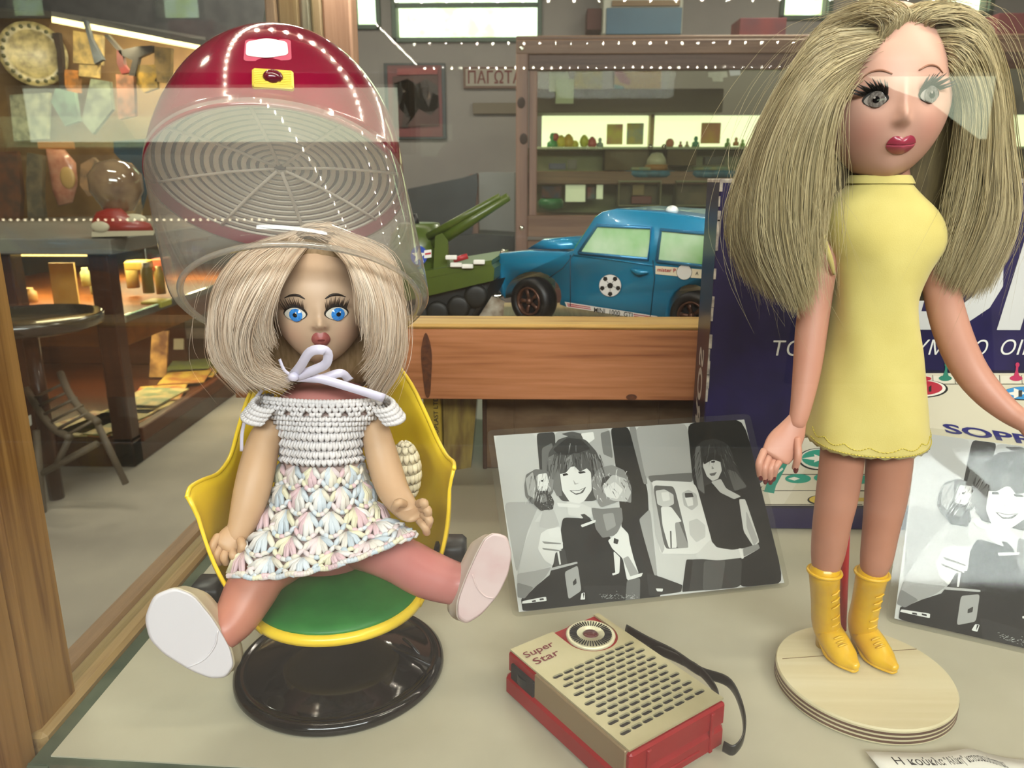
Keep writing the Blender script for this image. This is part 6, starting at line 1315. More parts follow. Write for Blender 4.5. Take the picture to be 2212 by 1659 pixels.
# ---- papers and pictures inside and on the vitrine
M_pap = mat('note_paper', 'b8b8a4', 0.8, col2='a8a894', nscale=20)
flat('paper_note', (1186, 124, 1229, 198, VY + 0.05), M_pap, 'pale paper note hanging at the top left inside the vitrine', 'note', 0.003); flat('paper_note', (1200, 171, 1240, 224, VY + 0.045), mat('note_paper_green', 'b0b69a', 0.8), 'smaller greenish note hanging below the pale one', 'note', 0.003)
M_pa = mat('poster_grey_ochre', '6a6a68', 0.8, col2='8c7c3c', nscale=5); M_pb = mat('poster_ochre', '84683a', 0.7, col2='7a5c2e', nscale=5)
flat('small_poster', (1240, 142, 1302, 208, Y1 - 0.04), M_pa, 'faded grey and yellow poster on the wall seen through the vitrine', 'poster', 0.01)
o = thing('small_poster', P(1375, 205, Y1 - 0.04), 'ochre poster with red and teal corner seen through the vitrine', 'poster'); MB().add(*rect(1326, 146, 1430, 205, Y1 - 0.04, 0.01), smooth=False).build('sheet', M_pb, o)
def wpoly(pts, Y, m, parent=None, name='print', d=0.004): return MB().add(*slab([P(x, y, Y) for x, y in pts], (0, d, 0)), smooth=False).build(name, m, parent)
wpoly([(1328, 147), (1340, 147), (1362, 175), (1360, 184), (1340, 178), (1328, 160)], Y1 - 0.046, mat('poster_red', '6e3232', 0.7), o); wpoly([(1326, 182), (1345, 186), (1366, 205), (1326, 205)], Y1 - 0.046, mat('poster_teal', '3c5a58', 0.7), o)
M_cut = mat('white_cutout', 'c6c8c4', 0.7)
for lab, pts in (('white paper animal cut-out hanging by the vitrine top', [(1548, 128), (1562, 122), (1572, 110), (1578, 112), (1582, 128), (1598, 142), (1600, 162), (1578, 164), (1574, 148), (1562, 146), (1552, 148)]), ('white paper cut-out right of the animal cut-out', [(1630, 106), (1680, 104), (1680, 120), (1660, 118), (1645, 124), (1640, 140), (1630, 140)]),
                 ('small cream paper cut-out below the animal cut-out', [(1530, 156), (1570, 154), (1572, 166), (1562, 168), (1562, 176), (1540, 176), (1538, 168), (1530, 166)]), ('pinkish paper strip right of the tall doll', [(2120, 110), (2182, 105), (2180, 118), (2125, 124)]), ('white paper strip right of the tall doll', [(2125, 128), (2180, 124), (2180, 134), (2130, 140)])):
    tag(wpoly(pts, VY + 0.02, M_cut if 'cream' not in lab else M_pap, None, 'paper_cutout', 0.004), lab, 'cut-out')
# ---- toys along the lit ledge
def toy(name, px, py, r, c, label, Y=BKY - 0.12, shape='ball', cat='toy', group='small toys on the lit ledge'):
    p = P(px, py, Y); s = r * Y / FPX; m = mat('toy_' + c, c, 0.4); mb = MB()
    if shape == 'ball': mb.add(*lathe([(0, -s), (s * 0.6, -s), (s * 0.9, -s * 0.5), (s, 0), (s * 0.8, s * 0.6), (s * 0.4, s * 0.95), (0, s)], 16, Matrix.Translation(p)))
    elif shape == 'egg': mb.add(*lathe([(0, -s * 1.3), (s * 0.7, -s), (s, -s * 0.2), (s * 0.75, s * 0.7), (s * 0.3, s * 1.2), (0, s * 1.3)], 16, Matrix.Translation(p)))
    else: mb.add(*lathe([(0, -s), (s * 0.8, -s), (s * 0.75, -s * 0.2), (s * 0.3, s * 0.1), (s * 0.45, s * 0.5), (s * 0.3, s), (0, s * 1.1)], 12, Matrix.Translation(p)))
    return one(name, mb, m, label, cat, group)
for nm, px, py, r, c, lab, sh in (('toy_figure', 1194, 305, 15, '3f8f4a', 'green toy figure with a red head at the left of the lit ledge', 'fig'), ('toy_ball', 1200, 296, 8, 'b84a3a', 'red round head of the leftmost ledge toy', 'ball'), ('toy_chick', 1212, 307, 11, 'd8c832', 'yellow toy chick beside the green figure', 'egg'), ('toy_chick', 1228, 306, 12, 'd8b030', 'orange-yellow toy chick, second from the green figure', 'egg'), ('toy_chick', 1242, 312, 8, 'dcd23a', 'small lemon toy chick on the lit ledge', 'ball'),
                                  ('toy_egg', 1262, 305, 10, 'cfd034', 'yellow-green toy egg in the middle of the lit ledge', 'egg'), ('toy_egg', 1279, 309, 10, 'c85a52', 'red toy egg next to the yellow-green one', 'egg'), ('toy_figure', 1296, 308, 9, '9fb0a0', 'grey-green toy figure left of the two cards', 'fig'),
                                  ('toy_car_mini', 1447, 309, 9, 'c87a58', 'small orange toy right of the divider', 'ball'), ('toy_figure', 1470, 312, 6, 'a86a52', 'tiny brown toy figure on the right ledge', 'fig'), ('toy_figure', 1484, 312, 6, 'b0a070', 'tiny tan toy figure on the right ledge', 'fig'), ('toy_figure', 1503, 306, 10, '3f9068', 'teal toy figure left of the orange card', 'fig'), ('toy_figure', 1572, 308, 8, '6fa048', 'green toy figure right of the orange card', 'fig'), ('toy_figure', 1590, 306, 8, 'c88a4a', 'amber toy figure near the hair of the tall doll', 'fig'), ('toy_figure', 1604, 309, 7, '7fae3c', 'lime toy figure farthest right on the ledge', 'fig')):
    toy(nm, px, py, r, c, lab, shape=sh)
for (q, c1, c2, lab) in (((1310, 268, 1346, 312, BKY - 0.06), 'cf8a6a', 'd8cc50', 'pink and yellow picture card on the lit ledge'), ((1353, 266, 1391, 312, BKY - 0.06), 'd8c040', '5c8fa8', 'yellow and blue picture card on the lit ledge'), ((1513, 265, 1558, 310, BKY - 0.06), 'd0a440', 'c07a58', 'orange picture card right of the divider')):
    flat('picture_card', q, mat('card_' + c1, c1, 0.6, col2=c2, nscale=9), lab, 'card', 0.004, 'picture cards on the lit ledge')
M_bbox = mat('brown_card_box', '5e4e34', 0.8, col2='54442c', nscale=6)
flat('cardboard_box', (1306, 322, 1402, 368, VY + 0.42), M_bbox, 'wide brown box on the vitrine shelf behind the bell toy', 'box', 0.15); flat('cardboard_box', (1440, 322, 1506, 358, VY + 0.42), M_bbox, 'narrow brown box right of the bell toy', 'box', 0.15)
# bell toy, camera-like toy, tin trays, purple car, small frame
def tray(px, py, w_, lab):
    p = P(px, py, VY + 0.3); s = w_ * (VY + 0.3) / FPX; t = thing('tin_tray_toy', p, lab, 'toy', 'blue tin toys on the vitrine shelf'); Mx = Matrix.Translation(p) @ Matrix.Diagonal((1, 0.5, 1, 1))
    MB().add(*lathe([(0, -s * 0.12), (s * 0.9, -s * 0.12), (s, 0.0), (s * 0.95, s * 0.12), (0, s * 0.14)], 28, Mx)).build('tray', mat('tray_blue', '22506a', 0.35, col2='3a7a98', nscale=20), t)
    MB().add(*lathe([(0, s * 0.14), (s * 0.75, s * 0.14), (s * 0.7, s * 0.24), (0, s * 0.26)], 24, Mx)).build('lid', mat('tray_lid', 'a89a60', 0.5, col2='6a8a80', nscale=26), t)
tray(1403, 376, 54, 'round blue tin toy under the white bell toy'); tray(1540, 376, 58, 'round blue tin toy near the blue box corner')
p = P(1418, 352, VY + 0.3); t = thing('bell_toy', p, 'white dome bell toy with an orange foot', 'toy'); MB().add(*lathe([(0, 0.06), (0.03, 0.055), (0.055, 0.02), (0.06, -0.01), (0, -0.01)], 20, Matrix.Translation(p))).build('dome', mat('bell_white', 'b8b49c', 0.3), t); MB().add(*lathe([(0, -0.01), (0.065, -0.01), (0.07, -0.04), (0, -0.04)], 20, Matrix.Translation(p))).build('foot', mat('bell_orange', '9a6a34', 0.5), t)
for k in range(2): MB().add(*ell(p + V((-0.04 + 0.08 * k, 0, 0.09)), 0.016, None, 10, 6)).build('glass_knob', M_chrome, t)
flat('camera_toy', (1522, 338, 1566, 356, VY + 0.28), mat('dark_tin', '2c2a22', 0.4), 'dark toy camera on the vitrine shelf', 'toy', 0.06)
flat('purple_toy_car', (1186, 353, 1222, 366, VY + 0.3), mat('purple_tin', '3e3a5a', 0.4), 'small purple toy car on the left of the vitrine shelf', 'toy', 0.06); flat('framed_miniature', (1226, 345, 1246, 366, VY + 0.3), mat('frame_grey', '5a544c', 0.5), 'tiny grey frame beside the purple toy car', 'frame', 0.02)
# lower compartment
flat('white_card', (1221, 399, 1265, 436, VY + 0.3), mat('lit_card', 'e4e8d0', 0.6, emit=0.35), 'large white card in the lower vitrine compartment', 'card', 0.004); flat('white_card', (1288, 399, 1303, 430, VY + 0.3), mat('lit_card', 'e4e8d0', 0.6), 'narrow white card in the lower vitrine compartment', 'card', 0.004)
p = P(1190, 442, VY + 0.25); one('green_bowl', MB().add(*lathe([(0.02, -0.035), (0.07, -0.02), (0.075, 0.02), (0.06, 0.035), (0, 0.03)], 20, Matrix.Translation(p))), mat('green_plastic', '246a3c', 0.4), 'green plastic toy bowl low in the vitrine', 'toy')
flat('toy_blocks', (1170, 402, 1212, 428, VY + 0.32), mat('blocks_blue', '2c3a5a', 0.6, col2='6a3a34', nscale=14), 'blue and red toy package above the green bowl', 'toy', 0.05); flat('blue_card', (1268, 404, 1286, 430, VY + 0.34), mat('teal_card', '4a6a70', 0.6, col2='8a3a34', nscale=12), 'teal card between the two white cards', 'card', 0.006)
for (q, lab) in (((1336, 390, 1430, 446, VY + 0.22), 'glass toy cabinet with a red bus low in the vitrine'), ((1460, 390, 1560, 446, VY + 0.22), 'second glass toy cabinet partly behind the blue car roof')):
    t = thing('toy_cabinet', P((q[0] + q[2]) / 2, q[3], q[4]), lab, 'toy', 'glass toy cabinets low in the vitrine'); MB().add(*rect(*q[:4], q[4] + 0.1, 0.02), smooth=False).build('back', mat('cab_back', '4c4a3e', 0.7, col2='6c5c48', nscale=12), t)
    for a in ((q[0], q[1], q[2], q[1] + 4), (q[0], q[3] - 3, q[2], q[3]), (q[0], q[1], q[0] + 3, q[3]), (q[2] - 5, q[1], q[2], q[3])): MB().add(*rect(*a, q[4], 0.12), smooth=False).build('frame', mat('cab_frame', '7c7a60', 0.5), t)
flat('red_bus', (1364, 424, 1408, 440, VY + 0.26), mat('bus_red', '6a2024', 0.4), 'dark red toy bus inside the glass toy cabinet', 'toy', 0.04); flat('tan_toy', (1366, 396, 1392, 422, VY + 0.28), mat('tan_toy', '8a7450', 0.6), 'tan toy block above the dark red bus', 'toy', 0.03)
# ---- wall things
post = thing('wall_poster', P(900, 300, Y1 - 0.03), 'red framed film poster with dark figures on the back wall', 'poster')
MB().add(*rect(835, 136, 961, 301, Y1 - 0.03, 0.03), smooth=False).build('frame', mat('dark_frame', '1f2428', 0.4), post)
MB().add(*rect(842, 141, 953, 296, Y1 - 0.034, 0.01), smooth=False).build('sheet', mat('poster_crimson', '6e2a2e', 0.5, col2='5c2226', nscale=6), post)
for pts, c in (([(848, 165), (945, 162), (948, 270), (850, 275)], '4a2a28'), ([(850, 180), (880, 170), (905, 185), (905, 235), (880, 275), (868, 275), (862, 230)], '2a2624'), ([(895, 185), (920, 170), (945, 185), (948, 230), (930, 250), (905, 235)], '3a2e2c'), ([(905, 190), (925, 186), (930, 210), (915, 222), (905, 210)], '8a6a56'), ([(865, 180), (882, 178), (884, 196), (870, 200)], '6a5a50'), ([(858, 148), (945, 146), (945, 160), (858, 162)], '8a3a3c')):
    wpoly(pts, Y1 - 0.04 - 0.002 * len(c), mat('pp_' + c, c, 0.6), post)
sg = thing('ice_cream_sign', P(1060, 190, Y1 - 0.03), 'framed wooden sign with ice cream lettering on the back wall', 'sign')
MB().add(*rect(1001, 144, 1125, 191, Y1 - 0.03, 0.03), smooth=False).build('board', mat('sign_frame', '6a4f46', 0.7), sg); MB().add(*rect(1006, 149, 1125, 186, Y1 - 0.034, 0.01), smooth=False).build('face', mat('sign_face', '9a8f84', 0.7), sg)
mb = MB(); put_text(mb, 'ΠΑΓΩΤΑ', P(1011, 180, Y1 - 0.04), V((1, 0, 0)), V((0, 0, 1)), 24 * Y1 / FPX, 108 * Y1 / FPX, bold=0.01); mb.build('lettering', mat('sign_red', '6a2c2c', 0.7), sg)
flat('wall_plaque', (1021, 222, 1125, 246, Y1 - 0.03), mat('plaque', '6c6052', 0.7), 'plain brown plaque below the ice cream sign', 'plaque', 0.02)
# blue cupboard, red crates, dark armchair
cb = thing('blue_cupboard', P(1392, 72, Y1 - 0.3), 'blue painted wall cupboard above the vitrine', 'cupboard'); MB().add(*rect(1302, -60, 1480, 74, Y1 - 0.3, 0.3, 0.006), smooth=False).build('carcass', mat('cupboard_white', 'b8b4a8', 0.6), cb)
MB().add(*rect(1309, 16, 1474, 74, Y1 - 0.315, 0.02), smooth=False).build('door', mat('cupboard_blue', '1f4a64', 0.45, col2='285670', nscale=3), cb); MB().add(*rect(1322, 0, 1470, 13, Y1 - 0.32, 0.02), smooth=False).build('drawer_front', wood('cup_wood', '8a6a44', '6e5234', None, 'X', 0.3), cb)
flat('red_crate', (1268, 18, 1300, 64, Y1 - 0.2), mat('crate_maroon', '4e2422', 0.7), 'dark maroon crate left of the blue cupboard', 'crate', 0.2); flat('red_crate', (1596, 38, 1700, 88, VY + 0.25), mat('crate_red', '6a2428', 0.7, col2='54202a', nscale=8), 'long red crate on top of the vitrine left of the tall doll', 'crate', 0.2); flat('red_crate', (2150, 28, 2230, 84, VY + 0.25), mat('crate_red2', '6c2a30', 0.7), 'red crate at the upper right corner', 'crate', 0.2)
tv = thing('black_leather_chair', P(960, 520, 4.9), 'black padded chair back standing before the grey wall', 'chair')
MB().add(*slab([P(*q, 4.9) for q in ((880, 408), (1000, 384), (1030, 374), (1032, 400), (1020, 505), (880, 520))], (0, 0.12, 0)), smooth=False).build('backrest', mat('black_leather', '26282a', 0.35, col2='303234', nscale=6), tv)
MB().add(*slab([P(*q, 4.85) for q in ((890, 520), (1035, 505), (1110, 510), (1110, 640), (890, 640))], (0, 0.4, 0)), smooth=False).build('seat', mat('black_leather2', '2a2c2c', 0.5), tv); MB().add(*rect(1018, 376, 1032, 640, 4.92, 0.1), smooth=False).build('leg', M_mahz, tv)
flat('grey_cabinet', (1036, 372, 1112, 505, 5.4), mat('grey_metal', '8a8886', 0.5), 'pale grey metal cabinet left of the vitrine', 'cabinet', 0.3)

# ================================================================ left side of the room
M_red1 = wood('mahogany', '4f2814', '33170b', '44210f', 'Z', 0.3, 0.35, 0.2); M_red2 = wood('mahogany_x', '4a2513', '30160b', '3f1f10', 'X', 0.3, 0.35, 0.2); M_ctop = mat('grey_counter', '76716a', 0.35, col2='6c675f', nscale=8)
k0 = G(250, 978, FLOOR_Z + 0.06); LY = k0.y; LX = k0.x + 0.07
lv = thing('mahogany_counter', V((LX - 0.6, LY + 0.7, FLOOR_Z)), 'dark mahogany glass counter with a grey top at the left', 'counter')
def lbox(name, lo, hi, m, b=0.004): return MB().add(*cbox(lo, hi, b), smooth=False).build(name, m, lv)
zt = P(300, 548, LY).z; zt2 = P(300, 522, LY).z; LX0 = -2.7; LY2 = LY + 1.9
zmid0, zmid1 = P(250, 700, LY).z, P(250, 690, LY).z
lbox('post', (LX - 0.075, LY, FLOOR_Z), (LX, LY + 0.07, zt), M_red1); lbox('post', (LX0, LY, FLOOR_Z), (P(45, 700, LY).x, LY + 0.07, zt), M_red1); lbox('post', (LX - 0.07, LY2 - 0.07, FLOOR_Z), (LX, LY2, zt), M_red1)
lbox('plinth', (LX0, LY, FLOOR_Z), (LX, LY2, FLOOR_Z + 0.10), M_red2); lbox('counter_top', (LX0, LY - 0.04, zt), (LX + 0.04, LY2, zt2 + 0.012), M_ctop)
lbox('bottom_deck', (LX0, LY, FLOOR_Z + 0.10), (LX, LY2, FLOOR_Z + 0.12), M_red2); lbox('mid_shelf', (LX0, LY + 0.05, zmid0 - 0.10), (LX - 0.01, LY2, zmid1), wood('amber_wood', '8a5220', '6a3c14', '7a4619', 'X', 0.3)); lbox('inner_back', (LX0, LY + 1.2, FLOOR_Z + 0.12), (LX - 0.3, LY + 1.22, zmid0 - 0.1), M_red2)
lbox('shelf_lip', (LX - 0.012, LY + 0.07, zmid0 - 0.01), (LX, LY2, zmid1 + 0.005), M_chrome); lbox('side_sill', (LX - 0.03, LY + 0.07, FLOOR_Z + 0.08), (LX + 0.01, LY2, FLOOR_Z + 0.14), wood('mahogany_y', '5a2e18', '3a1b0e', None, 'Y', 0.3))
M_cg = glass('counter_glass', 'f6f2ea', 0.35)
lbox('front_pane', (LX0, LY + 0.02, FLOOR_Z + 0.12), (LX - 0.075, LY + 0.025, zt), M_cg, 0.0005); lbox('side_pane', (LX - 0.01, LY + 0.07, FLOOR_Z + 0.14), (LX - 0.006, LY2 - 0.07, zt), M_cg, 0.0005)
# counter lamps: strip under the top
MB().add(*cbox((LX0 + 0.2, LY + 0.10, zt - 0.02), (LX - 0.1, LY + 0.13, zt - 0.008), 0.002), smooth=False).build('light_strip', mat('warm_tube', 'ffd88a', 0.4, emit=4.0), lv)
for (x, y, pw) in ((LX - 0.5, LY + 0.5, 11), (LX - 0.3, LY + 1.2, 11)): area('counter_lamp', (x, y, zt - 0.03), 0.8, pw, (1.0, 0.86, 0.60), (x, y, -1), 0.2)
area('counter_low_lamp', (LX - 0.35, LY + 0.7, zmid0 - 0.12), 0.9, 8, (1.0, 0.84, 0.58), (LX - 0.35, LY + 0.7, -2), 0.2)
# magazines and papers in the counter (three-level: each its own)
cols = ('b8a060', '8a9a5a', 'b06a40', 'c0b080', '6a7a4a', 'b89a48', 'a0583a', 'c8b878', '7a8a6a', 'b88a3a', '98623a', 'c4a858')
def leaf(cx, cy, z, w_, l_, rot, m, label, group, t=0.006):
    M_ = Matrix.Translation((cx, cy, z)) @ Matrix.Rotation(rot, 4, 'Z'); o = one('magazine', MB().add(*cbox((-w_ / 2, -l_ / 2, 0), (w_ / 2, l_ / 2, t), 0.001, M_), smooth=False), m, label, 'magazine', group)
mags = (('yellow and green magazine nearest the corner of the counter', 430, 905, 0), ('red fronted magazine on the lower counter shelf', 385, 850, 6), ('tan magazine lying behind the red fronted one', 430, 860, 3), ('cream magazine with orange print on the lower counter shelf', 350, 880, 7), ('green magazine at the far end of the lower counter shelf', 440, 800, 4), ('yellow comic beside the far green magazine', 465, 815, 5), ('pale comic left of the mahogany post', 200, 940, 9), ('ochre comic at the foot of the mahogany post', 160, 950, 11), ('olive comic lying deep in the lower counter', 410, 790, 8), ('orange comic in the row nearest the side pane', 320, 930, 2), ('brown comic lying flat behind the slatted stool', 120, 945, 10))
for i, (lab, px, py, k) in enumerate(mags):
    q = G(px, py, FLOOR_Z + 0.13 + 0.001 * i); leaf(min(q.x, LX - 0.17), max(q.y, LY + 0.15), FLOOR_Z + 0.122 + 0.0065 * (i % 3), 0.21, 0.28, 0.3 * math.sin(i * 1.7), mat('mag_%d' % k, cols[k], 0.5, col2=cols[(k + 5) % 12], nscale=16, contrast=(0.42, 0.58)), lab, 'magazines on the lower counter shelf')
def stand_card(px0, py0, px1, py1, Y, c, lab, c2=None, cat='card', name='leaning_card', d=0.01, group=None, lean=0.0):
    pts = [P(px0, py1, Y), P(px1, py1, Y), P(px1 + lean, py0, Y + 0.02), P(px0 + lean, py0, Y + 0.02)]
    return one(name, MB().add(*slab(pts, (0, d, 0)), smooth=False), mat('c_' + c + (c2 or ''), c, 0.6, col2=c2, nscale=14) if c2 else mat('c_' + c, c, 0.6), lab, cat, group)
ly = LY + 0.35
stand_card(118, 568, 172, 668, ly, 'd8b870', 'tall cream card leaning in the lit counter', 'caa65a', lean=-14); stand_card(322, 715, 358, 815, LY + 0.9, 'b89058', 'leaning cream folder with a red top on the lower shelf', '5a3a24', lean=6); stand_card(375, 732, 396, 755, LY + 1.1, 'a8a498', 'small white photo card on the lower back wall')
for i, (px, py, w_, h_, c, lab) in enumerate(((62, 640, 34, 36, 'b08a50', 'round tan toy at the left of the lit counter'), (185, 598, 20, 40, '9aa06a', 'greenish jar in the lit counter'), (205, 612, 22, 50, '8c9468', 'tall glass jar beside the mahogany post'), (180, 660, 60, 14, 'c8a860', 'flat pile of papers in the lit counter'), (212, 684, 34, 18, 'd8b860', 'yellow box low in the lit counter'), (285, 592, 26, 60, 'a08c50', 'first amber glass jar right of the post'), (318, 600, 24, 66, '90804a', 'second amber glass jar right of the post'), (345, 605, 20, 60, 'a89050', 'third amber glass jar right of the post'), (285, 648, 44, 22, '8a6a3a', 'brown carton in the lit counter side'), (338, 655, 46, 14, 'a8a040', 'lime box in the lit counter side'), (300, 572, 40, 18, 'c8a850', 'gold tin on the lit counter shelf'), (350, 570, 22, 26, 'c05a30', 'orange box at the far end of the lit counter'))):
    p = P(px, py, LY + 0.4 + 0.12 * (i % 3)); s = p.y / FPX
    if 'jar' in lab or 'toy' in lab: mb = MB().add(*lathe([(0, -h_ * s / 2), (w_ * s / 2, -h_ * s / 2), (w_ * s / 2, h_ * s * 0.25), (w_ * s * 0.3, h_ * s * 0.38), (w_ * s * 0.33, h_ * s / 2), (0, h_ * s / 2)], 16, Matrix.Translation(p)))
    else: mb = MB().add(*cbox((-w_ * s / 2, -0.05, -h_ * s / 2), (w_ * s / 2, 0.05, h_ * s / 2), 0.004, Matrix.Translation(p)), smooth=False)
    one('jar' if 'jar' in lab else 'counter_item', mb, mat('ci_' + c, c, 0.35), lab, 'jar' if 'jar' in lab else 'goods', 'goods in the lit counter')
# red sneaker on the counter
M_snk = mat('sneaker_red', '8e2018', 0.4, coat=0.2); M_snw = mat('sneaker_white', 'c0b49a', 0.5)
sy = G(265, 512, zt2 + 0.014).y; sp0 = P(265, 512, sy); s1 = sy / FPX; snk = thing('red_sneaker', sp0, 'red canvas sneaker with white sole on the grey counter', 'shoe')
def sn(px, py, d=0.0): return P(px, py, sy + d)
MB().add(*loft([[sn(x, y, d) for x, y in ((198, 512), (332, 508), (333, 498), (198, 500))] for d in (-0.05, 0.06)]), smooth=False).build('sole', M_snw, snk)
ups = [(200, 500), (198, 478), (208, 458), (232, 450), (262, 450), (275, 462), (300, 474), (325, 482), (332, 498)]
MB().add(*loft([[sn(265 + (x - 265) * k, 500 + (y - 500) * k, d) for x, y in ups] for k, d in ((0.9, -0.048), (1.0, -0.03), (1.0, 0.035), (0.9, 0.055))])).build('upper', M_snk, snk)
MB().add(*ell(sn(288, 474, -0.03), (0.05, 0.02, 0.02), None, 14, 8)).build('tongue', M_snw, snk); MB().add(*ell(sn(216, 490, -0.05), (0.035, 0.008, 0.02), None, 14, 8)).build('ankle_patch', M_snw, snk)
p = sn(250, 395, 0.05); one('glass_globe', MB().add(*lathe([(0, -0.10), (0.05, -0.10), (0.06, -0.08), (0.09, -0.03), (0.09, 0.03), (0.06, 0.07), (0, 0.085)], 24, Matrix.Translation(p))), mat('amber_glass', '6a5040', 0.06, spec=0.8, coat=0.6, col2='94785c', nscale=14), 'amber glass globe standing behind the red sneaker', 'globe')
# things hung on and standing against the left wall: each thin thing hangs square to the viewer's side of the wall
WY = LY + 1.35
def hang(name, pts, c, lab, cat, d=0.03, c2=None, Y=WY, ns=9, group='goods hung on the left wall'):
    return one(name, MB().add(*slab([P(x, y, Y) for x, y in pts], (0, d, 0)), smooth=False), mat('h_' + c + (c2 or ''), c, 0.5, col2=c2 or '%02x%02x%02x' % tuple(int(int(c[i:i+2], 16) * 0.55 + 22) for i in (0, 2, 4)), nscale=ns + 10, contrast=(0.4, 0.62)), lab, cat, group)
bw = MB().add(*slab([P(-60, 40, WY + 0.06), P(112, 40, WY + 0.06), P(445, 108, WY + 0.5), P(445, 520, WY + 0.5), P(-60, 530, WY + 0.06)], (0, 0.04, 0)), smooth=False)
one('pegboard', bw, mat('pegboard_tan', '8a6a40', 0.7, col2='6a4c2a', nscale=5), 'tan pegboard behind the hanging toys', 'board')
cn_ = thing('light_canopy', P(250, 50, WY + 0.1), 'dark canopy with a warm light bar above the hanging toys', 'canopy')
MB().add(*slab([P(-60, 40, WY - 0.1), P(112, 38, WY - 0.1), P(445, 100, WY + 0.2), P(445, 92, WY + 0.6), P(-60, 20, WY + 0.4)], (0, 0, 0.03)), smooth=False).build('board', mat('canopy_dark', '3a3632', 0.6), cn_)
MB().add(*tube([P(112, 42, WY - 0.1), P(432, 102, WY + 0.2)], 0.014, 8)).build('light_bar', mat('bar_light', 'ffe6a0', 0.4, emit=3.2), cn_)
area('canopy_lamp', P(270, 85, WY - 0.08), 1.2, 9, (1.0, 0.84, 0.58), P(200, 330, WY + 0.1), 0.05)
hang('canopy_backdrop', [(-80, -160), (600, -160), (560, 96), (430, 88), (112, 30), (-80, 34)], '4c4a4c', 'dark grey upper cabinet above the light bar', 'cabinet', 0.05, '3e3c40', WY + 0.7, 2, None)
pc_ = P(72, 118, WY - 0.04); sx_ = 42 * WY / FPX; pz = 61 * WY / FPX
plt = thing('wall_plate', pc_, 'round cream decorated plate hung at the left', 'plate'); MP_ = axisM(pc_, V((0.55, -0.83, 0)), V((0, 0, 1)))
MB().add(*lathe([(0, 0.0), (pz * 0.66, 0.004), (pz * 0.72, 0.012), (pz, 0.022), (pz * 0.99, 0.026), (pz * 0.70, 0.017), (pz * 0.62, 0.008), (0, 0.006)], 40, MP_)).build('dish', mat('plate_cream', 'a89868', 0.35, col2='6c6040', nscale=26), plt)
for k in range(22):
    a = 2 * math.pi * k / 22; MB().add(*ell(MP_ @ V((pz * 0.85 * math.cos(a), pz * 0.85 * math.sin(a), 0.022)), 0.010, None, 8, 5)).build('rim_dot', mat('rim_dot', '4a4a2c', 0.5), plt)
for a in ((('black_baton', [(112, 72), (126, 70), (132, 110), (138, 190), (128, 192), (122, 110)], '2a1e16', 'dark wooden baton beside the cream plate', 'baton')), ('paper_sheet', [(158, 66), (220, 76), (218, 140), (158, 136)], 'b89a5c', 'printed cream sheet right of the baton', 'sheet'), ('toy_broom', [(178, 42), (186, 44), (196, 82), (222, 128), (204, 138), (190, 84)], '4a5058', 'grey toy broom with a red handle', 'broom'),
          ('card_sheet', [(172, 100), (212, 104), (210, 168), (170, 164)], 'c8a868', 'toy card with small pictures below the cream sheet', 'sheet'), ('orange_toy', [(140, 150), (168, 152), (170, 200), (150, 205), (138, 180)], 'b87434', 'orange toy package under the broom', 'toy'), ('toy_gun', [(224, 76), (232, 74), (262, 108), (298, 100), (330, 98), (328, 112), (300, 124), (290, 170), (280, 186), (276, 170), (286, 130), (262, 120)], '2e2824', 'black toy pistol hanging on the wall', 'toy gun'),
          ('red_toy', [(252, 108), (262, 108), (268, 140), (280, 156), (262, 160), (252, 136)], '7a2420', 'red toy brush left of the pistol', 'toy'), ('yellow_pack', [(296, 140), (336, 140), (340, 190), (310, 200), (294, 180)], 'c89a34', 'yellow toy pack under the pistol', 'toy'), ('small_print', [(334, 100), (370, 104), (368, 180), (332, 176)], 'a8844c', 'framed print right of the pistol', 'print'),
          ('pink_card', [(250, 160), (288, 164), (292, 250), (256, 258)], 'b87a5a', 'pink toy card below the pistol', 'card'), ('clear_bag', [(196, 170), (236, 176), (242, 236), (200, 290), (176, 260)], '8a9078', 'clear bag of toys below the card sheet', 'bag'), ('teal_bag', [(120, 190), (160, 200), (170, 262), (140, 272), (110, 220)], '6a8470', 'teal plastic bag left of the clear bag', 'bag'), ('white_pack', [(20, 205), (105, 200), (100, 300), (30, 305)], 'a8a888', 'pale blister pack under the plate', 'pack')):
    hang(*a, Y=WY - 0.02 - 0.012 * (len(a[0]) % 5), c2=None)
pk = [(98, 320), (140, 322), (165, 352), (168, 400), (158, 438), (126, 446), (112, 410), (104, 360)]
q = thing('pink_bagged_toy', P(130, 446, WY - 0.1), 'pink bagged toy hanging in clear wrap', 'toy'); MB().add(*loft([[P(132 + (x - 132) * k, 385 + (y - 385) * k, WY - 0.1 + d) for x, y in pk] for k, d in ((0.6, -0.03), (0.95, -0.015), (1, 0.01), (0.8, 0.05))])).build('body', mat('pink_toy', 'a86a54', 0.2, spec=0.7, col2='c08a70', nscale=20), q)
MB().add(*rect(82, 306, 158, 322, WY - 0.1, 0.01), smooth=False).build('header_card', mat('orange_header', 'a8703c', 0.6), q); MB().add(*ell(P(146, 384, WY - 0.13), (0.04, 0.01, 0.055), None, 14, 8)).build('medallion', mat('toy_gold', 'b8945c', 0.4), q)
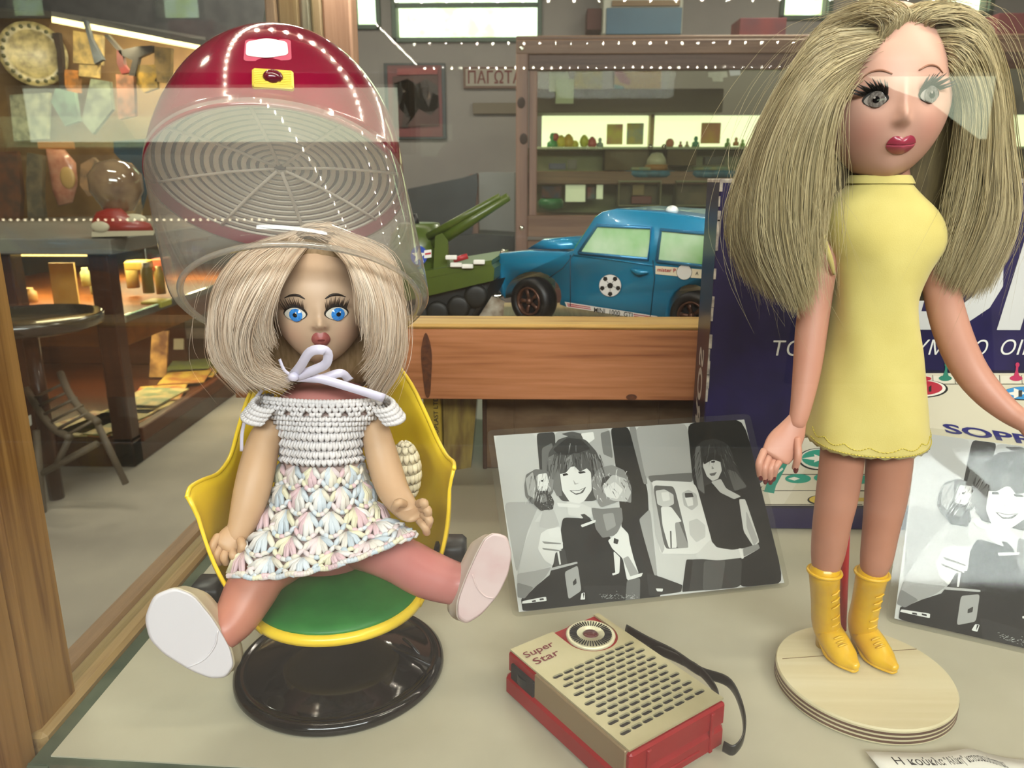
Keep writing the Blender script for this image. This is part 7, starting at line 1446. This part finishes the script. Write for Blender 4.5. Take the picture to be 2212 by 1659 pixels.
for a in (('blue_bag', [(245, 305), (312, 300), (312, 420), (298, 470), (292, 380), (246, 330)], '2c4150', 'dark blue cloth hanging behind the glass globe', 'cloth'), ('brown_doll', [(-40, 330), (36, 326), (46, 420), (40, 500), (-40, 505)], '6a4430', 'brown plush toy at the left edge', 'toy'), ('grey_figure', [(58, 330), (92, 336), (90, 430), (100, 505), (62, 508), (56, 400)], '74664e', 'greyish figure beside the brown plush toy', 'toy'), ('wire_bag', [(174, 355), (200, 340), (228, 368), (232, 420), (190, 424), (172, 400)], 'a07a58', 'clear bag left of the glass globe', 'bag'), ('framed_picture', [(272, 385), (300, 382), (302, 468), (274, 466)], 'a8865c', 'tan picture frame standing behind the sneaker', 'frame')):
    hang(*a, Y=WY - 0.12 - 0.01 * (len(a[0]) % 4))
# stool with round tray, slatted folding stool, white box at the edge
ty = G(95, 1060, FLOOR_Z).y * 0 + LY - 0.30
tb = thing('round_tray_table', V((P(80, 700, ty).x, ty, FLOOR_Z)), 'round dark tray table in front of the mahogany counter', 'table')
tc_ = P(60, 695, ty); MB().add(*lathe([(0, -0.02), (0.19, -0.025), (0.225, -0.01), (0.23, 0.02), (0.222, 0.025), (0.215, 0.0), (0, -0.005)], 48, Matrix.Translation(tc_))).build('tray', mat('tray_dark', '2c2620', 0.2, spec=0.6, coat=0.3), tb)
MB().add(*tube([tc_ + V((0, 0, -0.02)), V((tc_.x, tc_.y, FLOOR_Z))], 0.025, 12)).build('leg', M_red1, tb)
st = thing('slatted_folding_stool', V((P(150, 1000, ty - 0.1).x, ty - 0.1, FLOOR_Z)), 'grey slatted folding stool with curved side rails', 'stool')
M_slat = mat('weathered_wood', '6a5a4a', 0.6, col2='584a3c', nscale=12); yy_ = ty - 0.12
def sw(px, py, d=0.0): return P(px, py, yy_ + d)
MB().add(*stube([sw(58, 840, 0.1), sw(80, 880, 0.05), sw(115, 925, 0.0), (sw(152, 945, -0.05))], 0.012, 16, 8)).build('side_rail', M_slat, st); MB().add(*stube([sw(130, 805, 0.1), sw(150, 850, 0.05), sw(180, 890, 0.0), sw(212, 912, -0.05)], 0.012, 16, 8)).build('side_rail', M_slat, st)
for k in range(6):
    t_ = k / 5; a = sw(68 + 76 * t_, 862 + 78 * t_, 0.08 - 0.12 * t_); b = sw(138 + 64 * t_, 828 + 80 * t_, 0.08 - 0.12 * t_); MB().add(*tube([a, b], [(0.005, 0.011)] * 2, 8)).build('slat', M_slat, st)
for (a, b) in (((205, 905), (272, 1045)), ((92, 1022), (210, 958)), ((78, 930), (95, 1120)), ((150, 945), (120, 1010))): MB().add(*tube([sw(*a), sw(*b)], 0.011, 8)).build('leg', M_slat, st)
wbx = thing('white_edge_box', P(20, 900, LY - 0.6), 'white and grey box at the far left edge', 'box'); MB().add(*slab([P(*q, LY - 0.6) for q in ((-40, 740), (2, 740), (28, 778), (52, 920), (50, 950), (-40, 950))], (0, 0.02, 0)), smooth=False).build('box', mat('grey_tin', '6a675c', 0.4), wbx)
wpoly([(-40, 742), (4, 745), (28, 775), (0, 792), (-40, 790)], LY - 0.61, mat('white_rim', 'b8b4ac', 0.4), wbx, 'lid', 0.02); wpoly([(0, 870), (36, 850), (44, 900), (6, 930)], LY - 0.61, mat('rust_panel', '8a5a3a', 0.6), wbx, 'panel', 0.01); wpoly([(34, 910), (58, 900), (60, 922), (38, 935)], LY - 0.62, mat('white_rim', 'b8b4ac', 0.4), wbx, 'foot', 0.02)
